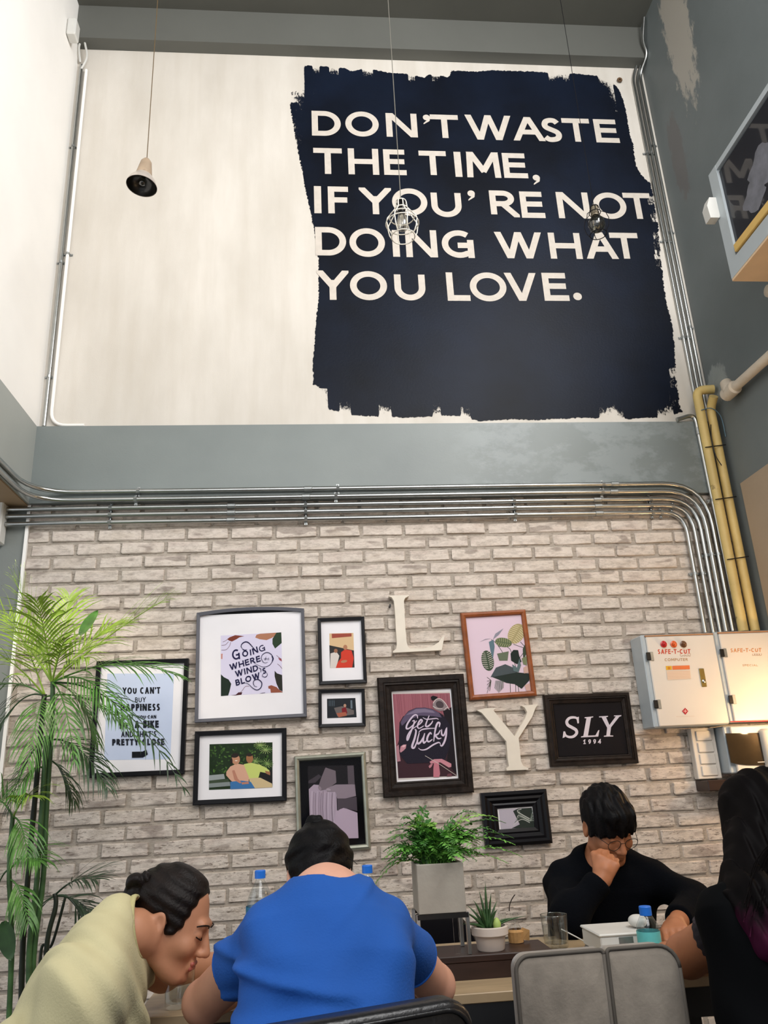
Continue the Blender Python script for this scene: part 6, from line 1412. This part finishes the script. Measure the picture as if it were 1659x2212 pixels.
for i, (dx, dy, dz, w_) in enumerate([(.0, 0, .100, .011), (-.012, .01, .09, .010), (.012, -.01, .085, .010), (-.03, -.01, .07, .011), (-.055, -.02, .045, .010), (-.062, -.03, .018, .009), (.02, -.02, .045, .012), (.055, -.01, .022, .009), (.085, -.02, .026, .007), (-.05, .02, .01, .009), (-.02, -.03, .055, .010), (.03, .02, .06, .010), (-.042, .01, .055, .009), (.004, .01, .11, .009)]):
    b0 = V(ac - .004, YA, zb2 + hh * .9) + V(dx, dy, 0) * .18; tp = b0 + V(dx, dy, dz); md = (b0 + tp) / 2 + V(dx, dy, 0) * -.12 + V(0, 0, .008)
    P = [(1 - s) ** 2 * b0 + 2 * s * (1 - s) * md + s * s * tp for s in np.linspace(0, 1, 8)]
    MB().tube(P, [w_ * .75, w_ * .8, w_ * .75, w_ * .66, w_ * .54, w_ * .4, w_ * .22, .0004], 8, flat=.55).build('leaf', M_aloe, t, smooth=True)
MB().lathe((ac + .018, YA - .012, zb2 + hh * .9), [(.010, 0), (.011, .012), (.006, .022), (.0005, .026)], 10).build('new_shoot', mat('pale_shoot', 'a9c06a', .5), t, smooth=True)

# small glass bottles behind the aloe
for i, (px_, y0_, y1_, lab) in enumerate(((1084, 1972, 2045, 'small clear glass bottle close behind the aloe pot'), (1110, 1973, 2048, 'small clear glass bottle wrapped in tan paper, right of the aloe pot'))):
    Yb_ = LY + .125; bzt = at(px_, y0_, Yb_)[2]; x = at(px_, y0_, Yb_)[0]; b0 = LZ + .0005; h = bzt - b0
    x = x if i == 0 else max(x, ac + ar + .025)
    t = thing('glass_bottle', lab, 'bottle', (x, Yb_, b0), 'glass bottles behind the aloe')
    MB().lathe((x, Yb_, b0), [(.014, 0), (.017, .002), (.019, h * .4), (.010, h * .66), (.009, h * .9), (.0115, h * .93), (.0115, h), (.009, h)], 24, cap0=True).build('glass', M_clear, t, smooth=True, autos=40)
    if i: MB().lathe((x, Yb_, b0), [(.020, .001), (.022, .02), (.023, h * .38), (.017, h * .46)], 14).build('paper_wrap', mat('tan_paper', 'b58a56', .8, var=.25, sc=40), t)
    if i: MB().add([V(x + .014, Yb_ - .012, b0 + .008), V(x + .036, Yb_ - .014, b0 + .03), V(x + .034, Yb_ - .01, b0 + .004), V(x + .015, Yb_ - .012, b0 + .038)], [(0, 2, 1, 3)]).build('paper_corner', MATS['tan_paper'], t)
tw = at(1100, 1968, LY + .125); tag(MB().tube(smooth_path([V(tw[0] - .0, LY + .125, tw[2] - .0), at(1101, 1955, LY + .125), at(1106, 1942, LY + .125), at(1113, 1932, LY + .125)], 4), [.0014] * 12 + [.0006], 5).build('dry_twig', M_soil), 'thin dark curved twig standing in the small bottle behind the aloe', 'twig')
lf = atz(1158, 2046, TZ + .018); tag(MB().prism([(-.045, 0), (-.02, .018), (0, .006), (.02, .014), (.045, -.004), (.02, -.012), (-.01, -.008)], lambda a, b, d: (lf[0] + a, lf[1] + .2 * b - d, TZ + .014 + b), .004).build('dry_leaf', M_soil), 'dark dry leaf lying on the table between the aloe and the tumbler', 'leaf')

# glasses
def tumbler(c, r, h, lab, wl=.5):
    c = V(*c); t = thing('water_glass', lab, 'glass', c, 'water glasses on the table')
    MB().lathe(c, [(r * .80, 0), (r * .86, .002), (r, h - .002), (r * .985, h), (r * .96, h - .001), (r * .84, .012), (.0001, .010)], 40, cap0=True).build('glass', M_clear, t, smooth=True, autos=40)
    MB().lathe(c, [(.0001, .0105), (r * .835, .0125), (r * .83 + (r * .12) * wl, h * wl), (.0001, h * wl)], 40).build('water', M_water, t, smooth=True, autos=40)
    MB().tube([c + V(r * .985 * math.cos(a), r * .985 * math.sin(a), h - .001) for a in np.linspace(0, 2 * math.pi, 41)], .0012, 6, caps=False).build('rim', mat_glass('glass_rim', 'e8eeec', .1, .35), t, smooth=True)
g1 = atz(386, 2176, TZ); tumbler((g1[0], g1[1], TZ + .0005), .037, .088, 'water tumbler at the left end of the table between the yellow and blue shirts', .62)
g2 = atz(1213, 2051, TZ); tumbler((g2[0] - .005, g2[1] + .03, TZ + .0005), .040, .088, 'water tumbler on the table in front of the dark sweater', .66)

# plastic bottles
def bottle(c, h, r, lab, label_col, band=None, blen=.30, lz=.38):
    c = V(*c); t = thing('water_bottle', lab, 'bottle', c, 'plastic water bottles')
    pr = [(r * .8, 0), (r, .006)] + [(r * (1 - .05 * (k % 2)), .006 + (h * .60) * k / 9) for k in range(1, 10)] + [(r * .92, h * .68), (r * .62, h * .80), (r * .36, h * .88), (.0125, h * .90), (.0125, h * .945)]
    MB().lathe(c, pr, 32, cap0=True).build('plastic', M_pet, t, smooth=True)
    MB().lathe(c, [(r * .78, .002), (r * .94, .008), (r * .94, h * .6), (r * .5, h * .8), (.0001, h * .8)], 24).build('water', M_water, t, smooth=True, autos=40)
    m_ = mat('bottle_label_%s' % label_col, label_col, .4, var=.1, sc=30)
    L = MB().lathe(c, [(r * 1.012, h * lz), (r * 1.015, h * (lz + blen))], 32).build('label', m_, t, smooth=True)
    if band: MB().lathe(c + V(0, -r * 1.02, h * (lz + blen * .72)), [(.0001, 0), (.010, 0)], 14, axis=(0, -1, 0)).build('label_badge', mat('yellow_badge', band, .5), L)
    MB().lathe(c, [(.0160, h - .022), (.0160, h - .002), (.0145, h), (.0001, h)], 24, cap0=True).build('cap', M_cap, t, smooth=True, autos=35)
b1 = at(562, 1880, -1.40); bottle((b1[0], -1.40, TZ + .0005), b1[2] - TZ, .041, 'tall clear bottle with blue cap and teal label, left of the blue shirt', '17678c', 'b9b03a', .26, .36)
b2 = at(793, 1869, -1.40); bottle((b2[0], -1.40, TZ + .0005), b2[2] - TZ, .041, 'tall clear bottle with blue cap, half hidden by the blue shirt, beside the fern', '17678c', None, .26, .36)
b3 = at(1393, 1961, -1.735); bottle((b3[0], -1.735, TZ + .0005), max(.10, b3[2] - TZ + .004), .030, 'small bottle with blue cap and pale turquoise label beside the folded laptop', '63c6c8', None, .34, .24)
# laptop stack, tissue, cable
l0 = atz(1385, 2036, TZ + .012)
t = thing('laptop', 'thin closed grey laptop under a pale box, in front of the dark sweater', 'laptop', (l0[0], -1.58, TZ))
LX0, LX1 = at(1312, 2042, -1.68)[0], at(1474, 2042, -1.68)[0]
MB().box((LX0, -1.695, TZ + .0005), (LX1, -1.47, TZ + .009), bev=.003).build('base', M_steel2, t); MB().box((LX0, -1.695, TZ + .0095), (LX1, -1.47, TZ + .016), bev=.003).build('lid', M_whitepl, t)
for k in range(3): MB().box((LX0 + .03 + k * .022, -1.6958, TZ + .003), (LX0 + .044 + k * .022, -1.693, TZ + .007)).build('port', M_black, t)
BX0, BX1 = at(1294, 2030, -1.66)[0], at(1412, 2030, -1.66)[0]
t = thing('pale_box', 'pale grey-white flat box lying on the closed laptop', 'box', ((BX0 + BX1) / 2, -1.58, TZ + .0165))
bz = at(1340, 2016, -1.663)[2]
MB().box((BX0 + .004, -1.66, TZ + .0165), (BX1, -1.50, bz - .008), bev=.003).build('box_base', M_whitepl, t); MB().box((BX0, -1.663, bz - .0075), (BX1 + .002, -1.497, bz), bev=.003).build('box_lid', M_whitepl, t)
MB().box((BX0 + .055, -1.6615, TZ + .020), (BX0 + .095, -1.6602, bz - .010)).build('box_label', M_steel2, t)
ms = at(1376, 1997, -1.60)
tag(sdf_mesh(union([ell(V(ms[0], -1.60, bz + .017), (.022, .03, .0165)), ell(V(ms[0] + .010, -1.61, bz + .018), (.014, .02, .013))], .01), V(ms[0] - .06, -1.66, bz - .01), V(ms[0] + .06, -1.54, bz + .06), .003, 'computer_mouse', M_whitepl, None, V(ms[0], -1.60, bz)), 'rounded white computer mouse on the pale box behind the small bottle', 'mouse')
cpts = [atz(1238, 2018, TZ + .05), atz(1256, 2030, TZ + .02), atz(1268, 2036, TZ + .008), atz(1290, 2040, TZ + .006), atz(1310, 2036, TZ + .008)]
t = thing('charging_cable', 'thin white charging cable with a small plug beside the tumbler', 'cable', (cpts[2][0], cpts[2][1], TZ))
MB().tube(smooth_path([V(cpts[0][0], -1.42, TZ + .045), V(cpts[1][0], -1.45, TZ + .02), V(cpts[2][0], -1.48, TZ + .005), V(cpts[3][0] - .03, -1.60, TZ + .003), V(LX0 - .004, -1.63, TZ + .004)], 6), .0018, 6).build('cord', M_whitepl, t, smooth=True)
MB().box((cpts[2][0] - .005, -1.52, TZ + .0005), (cpts[2][0] + .022, -1.50, TZ + .014), bev=.003).build('plug', M_whitepl, t)
pp_ = atz(1578, 2082, TZ + .004); t = MB().box((pp_[0] - .10, -1.70, TZ + .0005), (pp_[0] + .16, -1.50, TZ + .006), bev=.001).build('paper_stack', M_mat); tag(t, 'white papers on the table beside the arm with the lace cuff', 'paper')

# ------------------------------------------------------------------ chairs
def chair(name, lab, cx_, y, rot, w_, top, m, seam=None, seatz=.46, thick=.055, split=.56, cushions=True):
    t = thing(name, lab, 'chair', (cx_, y, 0)); c, s_ = math.cos(rot), math.sin(rot); ax, ay, az = V(c, s_, 0), V(-s_, c, 0), V(0, 0, 1); o = V(cx_, y, 0)
    def Lp(a, b, z): return o + ax * a + ay * b + az * z
    def rp(x0_, x1_, z0_, z1_, rl, rr_):
        pts = []
        for (cx2, cz2, a0, r_) in ((x1_ - rr_, z1_ - rr_, 0, rr_), (x0_ + rl, z1_ - rl, 90, rl)): pts += [(cx2 + r_ * math.cos(math.radians(a0 + k * 15)), cz2 + r_ * math.sin(math.radians(a0 + k * 15))) for k in range(7)]
        return pts + [(x0_, z0_), (x1_, z0_)]
    def pad(x0_, x1_, nm, rl, rr_):
        pts = rp(x0_, x1_, seatz - .02, top, rl, rr_); n = len(pts); cen = V((x0_ + x1_) / 2, (seatz + top) / 2); rings = []
        for dd, ins in ((.000, .010), (-.010, .0), (-thick + .012, 0), (-thick + .003, .006), (-thick, .018), (-thick - .006, .06)):
            rings.append([Lp(*(lambda q: (q[0], dd, q[1]))((V(*p) + (cen - V(*p)) / np.linalg.norm(cen - V(*p)) * ins))) for p in pts])
        mb = MB(); vs = [v for r__ in rings for v in r__]; fs = [(i * n + k, i * n + (k + 1) % n, (i + 1) * n + (k + 1) % n, (i + 1) * n + k) for i in range(len(rings) - 1) for k in range(n)] + [tuple(range(n)), tuple((len(rings) - 1) * n + k for k in reversed(range(n)))]
        return mb.add(vs, fs).build(nm, m, t, smooth=True, autos=50), pts
    h = w_ / 2; xs = -h + w_ * split
    for x0_, x1_, rl, rr_ in (((-h, xs - .004, .03, .008), (xs + .004, h, .008, .045)) if seam else ((-h, h, .03, .045),)):
        o_, pts = pad(x0_, x1_, 'back_cushion', rl, rr_)
        if seam: MB().tube([Lp(p[0], -thick + .004, p[1]) for p in pts[:14]] + [Lp(x0_, -thick + .004, seatz)], .0042, 6).build('piping', seam, o_, smooth=True); MB().tube([Lp(pts[0][0], -thick + .004, seatz), Lp(*[pts[0][0], -thick + .004, pts[0][1]])], .0042, 6).build('piping', seam, o_, smooth=True)
        else: MB().tube([Lp(p[0] * .97, -thick - .0005, p[1] - .012) for p in pts[:14]], .004, 6).build('piping', m, o_, smooth=True)
    MB().obox(Lp(0, .21, seatz - .03), ax, ay, az, (h, .23, .05), bev=.02).build('seat', m, t)
    for a in (-1, 1):
        for b in (.02, .40): MB().obox(Lp(a * (h - .03), b, (seatz - .08) / 2), ax, ay, az, (.016, .016, (seatz - .08) / 2), bev=.002).build('leg', M_dkmetal, t)
    return t
ca, cb_ = at(1102, 2062, -2.16), at(1450, 2036, -2.12)
chair('lounge_chair', 'grey-brown suede chair with piped double-panel back, nearest the camera on the right', (ca[0] + cb_[0]) / 2, -2.11, math.radians(2.5), cb_[0] - ca[0] - .01, at(1290, 2052, -2.16)[2], M_suede, M_seam, split=.55)
cc_ = at(1030, 2156, -2.62); chair('leather_chair', 'glossy black leather chair behind the blue shirt at the bottom edge', cc_[0] - .25, -2.60, math.radians(19), .50, at(990, 2182, -2.64)[2], M_leather, seatz=.425)
# round black chair back beyond the table
rc = at(945, 2068, -.98); rz = rc[2] 
t = thing('round_chair', 'black round-backed chair seen through the planter stand', 'chair', (rc[0], -.9, 0))
MB().lathe(V(rc[0], -.97, rz), [(.0001, 0), (.12, 0), (.142, .006), (.148, .018), (.142, .03), (.12, .036), (.0001, .036)], 40, axis=(0, 1, .1)).build('back', M_black, t, smooth=True, autos=40)
MB().box((rc[0] - .19, -.94, .43), (rc[0] + .19, -.56, .47), bev=.015).build('seat', M_black, t)
for a in (-1, 1):
    MB().tube([V(rc[0] + a * .10, -.945, rz), V(rc[0] + a * .13, -.945, .46)], .011, 8).build('back_post', M_dkmetal, t)
    for b in (-.91, -.60): MB().tube([V(rc[0] + a * .16, b, .43), V(rc[0] + a * .18, b, .0)], .012, 8).build('leg', M_dkmetal, t)
# stools out of view under the sitters
def stool(x, y, z, lab):
    t = thing('stool', lab, 'stool', (x, y, 0)); MB().lathe((x, y, z - .04), [(.0001, 0), (.15, 0), (.16, .01), (.16, .03), (.14, .038), (.0001, .038)], 32).build('seat', M_walnut, t, smooth=True, autos=40)
    for a in range(4):
        q = a * math.pi / 2 + .78; MB().tube([V(x + .10 * math.cos(q), y + .10 * math.sin(q), z - .04), V(x + .15 * math.cos(q), y + .15 * math.sin(q), 0)], .012, 8).build('leg', M_dkmetal, t)

hp_ = Pz(-70, 2350, -2.10); stool(hp_[0], -2.10, .425, 'unseen dark round stool under the person in yellow')
hp_ = Pz(1300, 2150, -.93); stool(hp_[0], -.93, .445, 'unseen dark round stool under the person in the navy sweater')
hp_ = Pz(1748, 2330, -2.42); stool(hp_[0], -2.42, .425, 'unseen dark round stool under the person in the black dress')
# ------------------------------------------------------------------ palm in the left corner
YPm = -.62
pb0 = at(75, 2120, YPm)
t = thing('areca_palm', 'tall areca palm with green canes and feathery fronds in the left corner', 'plant', (pb0[0], YPm, 0))
MB().lathe((pb0[0], YPm, 0), [(.13, 0), (.15, .01), (.19, .34), (.20, .36), (.185, .36), (.17, .30)], 36, cap0=True).build('pot', mat('blue_grey_pot', '6f7784', .5, var=.06), t, smooth=True, autos=35)
MB().lathe((pb0[0], YPm, 0), [(.0001, .32), (.175, .32)], 24).build('soil', M_soil, t)
def cane(pts, r0, r1, m):
    P = smooth_path([V(*p) for p in pts], 10); n = len(P); rs_ = [(r0 + (r1 - r0) * i / n) * (1.10 if i % 9 == 0 else 1.0) for i in range(n)]
    return MB().tube(P, rs_, 10).build('cane', m, t, smooth=True)
pz = lambda x, y, dy=0: at(x, y, YPm + dy)
bz_ = V(pb0[0], YPm, .32)
cane([bz_ + V(.02, 0, 0), pz(72, 2080), pz(93, 1900), pz(100, 1760), pz(112, 1560), pz(114, 1470)], .0105, .009, M_cane)
cane([bz_ + V(-.03, .03, 0), pz(48, 2080, .05), pz(60, 1900, .05), pz(78, 1700, .05), pz(96, 1500, .05)], .0105, .010, M_canedk)
cane([bz_ + V(.05, -.03, 0), pz(62, 2090, -.02), pz(80, 1900, -.02), pz(92, 1720, -.02), pz(100, 1590, -.02)], .0105, .009, M_cane)
cane([bz_ + V(.06, .05, 0), pz(100, 2060, .04), pz(120, 1960, .04), pz(118, 1930, .04)], .010, .008, M_canedk)
cane([bz_ + V(-.07, 0, 0), pz(25, 2050), pz(20, 1880), pz(28, 1760)], .010, .008, M_cane)
cane([bz_ + V(.02, .08, 0), pz(88, 2060, .12), pz(112, 2040, .12), pz(142, 1935, .12)], .006, .005, M_canedk)
def palm_frond(b, tip, lift, m, n=26, ll=.20, droop=.5, seed=0, wd=.008, side_bias=0):
    r = random.Random(seed); b, tip = V(*b), V(*tip); md = (b + tip) / 2 + V(0, 0, lift)
    P = [(1 - s) ** 2 * b + 2 * s * (1 - s) * md + s * s * tip for s in np.linspace(0, 1, n)]
    mb = MB(); mb.tube(P, [.0042 * (1 - .75 * i / n) for i in range(n)], 5, caps=False)
    for i in range(5, n):
        s = i / n; d = nrm(P[i] - P[i - 1]); sd = nrm(np.cross(d, V(0, -.35, 1) + .001)); up = np.cross(sd, d)
        L = ll * (math.sin(math.pi * min(1, .18 + s * .78)) ** .8) * r.uniform(.8, 1.15)
        for q in (-1, 1):
            dr_ = nrm(sd * q * (.75 - .35 * s) + d * .75 + up * r.uniform(-.05, .35)); prev = P[i]; w_ = wd * r.uniform(.7, 1.2); wv0 = nrm(np.cross(dr_, up)); pts = [P[i]]
            for k in (1, 2, 3, 4): dr_ = nrm(dr_ + V(0, 0, -droop * .22 * k * r.uniform(.6, 1.3))); prev = prev + dr_ * L / 4; pts.append(prev)
            vs = []; 
            for k, (pp, f_) in enumerate(zip(pts, (.35, 1, .9, .55, 0))):
                vs += [pp + wv0 * w_ * f_, pp - wv0 * w_ * f_ + up * .001]
            mb.add(vs, [(2 * k, 2 * k + 1, 2 * k + 3, 2 * k + 2) for k in range(4)])
    return mb.build('frond', m, t)
A = pz(112, 1475); Bc = pz(98, 1505, .05); C1 = pz(100, 1600, -.02)
fr = [(A, (352, 1298, -.1), .04, 0, .26, .25), (A, (30, 1250, -.15), .05, 0, .24, .35), (A, (-40, 1290, -.1), .06, 0, .26, .4), (A, (150, 1290, .1), .03, 0, .2, .5), (Bc, (-30, 1400, -.1), .05, 0, .24, .5), (A, (250, 1350, .15), .06, 0, .22, .5),
      (Bc, (20, 1330, .2), .05, 0, .2, .5), (A, (80, 1300, -.25), .05, 0, .2, .6), (A, (385, 1460, -.12), .12, 1, .20, .4), (A, (395, 1700, -.15), .22, 2, .17, .6), (Bc, (300, 1600, .1), .14, 1, .13, .8),
      (A, (270, 1560, -.2), .16, 1, .2, .9), (A, (210, 1600, .1), .12, 1, .2, 1.0), (Bc, (60, 1650, -.2), .12, 1, .22, 1.0), (Bc, (-20, 1600, 0), .14, 2, .22, .9), (A, (160, 1640, -.22), .12, 1, .18, 1.1), (Bc, (-50, 1500, .1), .10, 1, .24, .7),
      (C1, (230, 1700, -.1), .12, 2, .2, .9), (C1, (20, 1740, .0), .12, 2, .2, .9), (pz(118, 1935, .04), (205, 1900, -.05), .05, 3, .16, .3), (pz(118, 1935, .04), (215, 1990, .05), .05, 3, .16, .6), (pz(28, 1765), (70, 1720, -.1), .05, 0, .17, .6), (pz(28, 1765), (-30, 1730, 0), .06, 1, .18, .6),
      (pz(28, 1765), (60, 1850, -.1), .07, 1, .16, .9), (pz(20, 1880), (85, 1860, -.1), .06, 1, .16, .7), (pz(20, 1880), (-20, 1960, 0), .07, 2, .16, .9), (pz(22, 1900), (60, 1990, -.1), .06, 1, .15, 1.0), (pz(142, 1935, .12), (210, 2080, .1), .08, 3, .15, .6), (pz(142, 1935, .12), (60, 1990, .1), .06, 3, .15, .7),
      (pz(98, 1640, .05), (160, 1730, .1), .08, 2, .16, 1.0), (pz(96, 1660), (30, 1720, -.1), .08, 1, .16, 1.0), (A, (140, 1380, -.2), .03, 0, .16, .9), (A, (60, 1400, .1), .03, 0, .16, .9), (A, (190, 1420, -.1), .05, 0, .16, 1.0)]
PM = [M_palmlt, M_palm, mat('deep_palm_green', '27431f', .45, var=.4, sc=14), mat('shaded_palm_green', '2b3f2a', .45, var=.4, sc=14)]
for i, (b, tp, lift, mi, ll, dr_) in enumerate(fr):
    palm_frond(b, at(tp[0], tp[1], YPm + tp[2]), lift, PM[mi], 24 if ll > .18 else 18, ll, dr_ * .75, i, .0036 if mi else .0042)
def broad(pts, w_, nm='broad_leaf', m=None):
    P = smooth_path([V(*p) for p in pts], 5); n = len(P); vs = []
    for i, p in enumerate(P):
        s = i / (n - 1); ww = w_ * math.sin(math.pi * min(.999, .05 + .95 * s)) ** .8; d = nrm(P[min(i + 1, n - 1)] - P[max(0, i - 1)]); sd = nrm(np.cross(d, V(.2, 1, .1))); vs += [p + sd * ww, p + V(0, .006, 0), p - sd * ww]
    return MB().add(vs, [(3 * i + k, 3 * i + k + 1, 3 * i + k + 4, 3 * i + k + 3) for i in range(n - 1) for k in (0, 1)]).build(nm, m or M_palm, t, smooth=True)
broad([pz(172, 1372), pz(190, 1345), pz(212, 1318)], .022); broad([pz(8, 1990, -.1), pz(14, 2030, -.1), pz(24, 2075, -.1)], .035, m=PM[2]); broad([pz(110, 1335), pz(125, 1325), pz(142, 1322)], .014, m=M_palmlt)
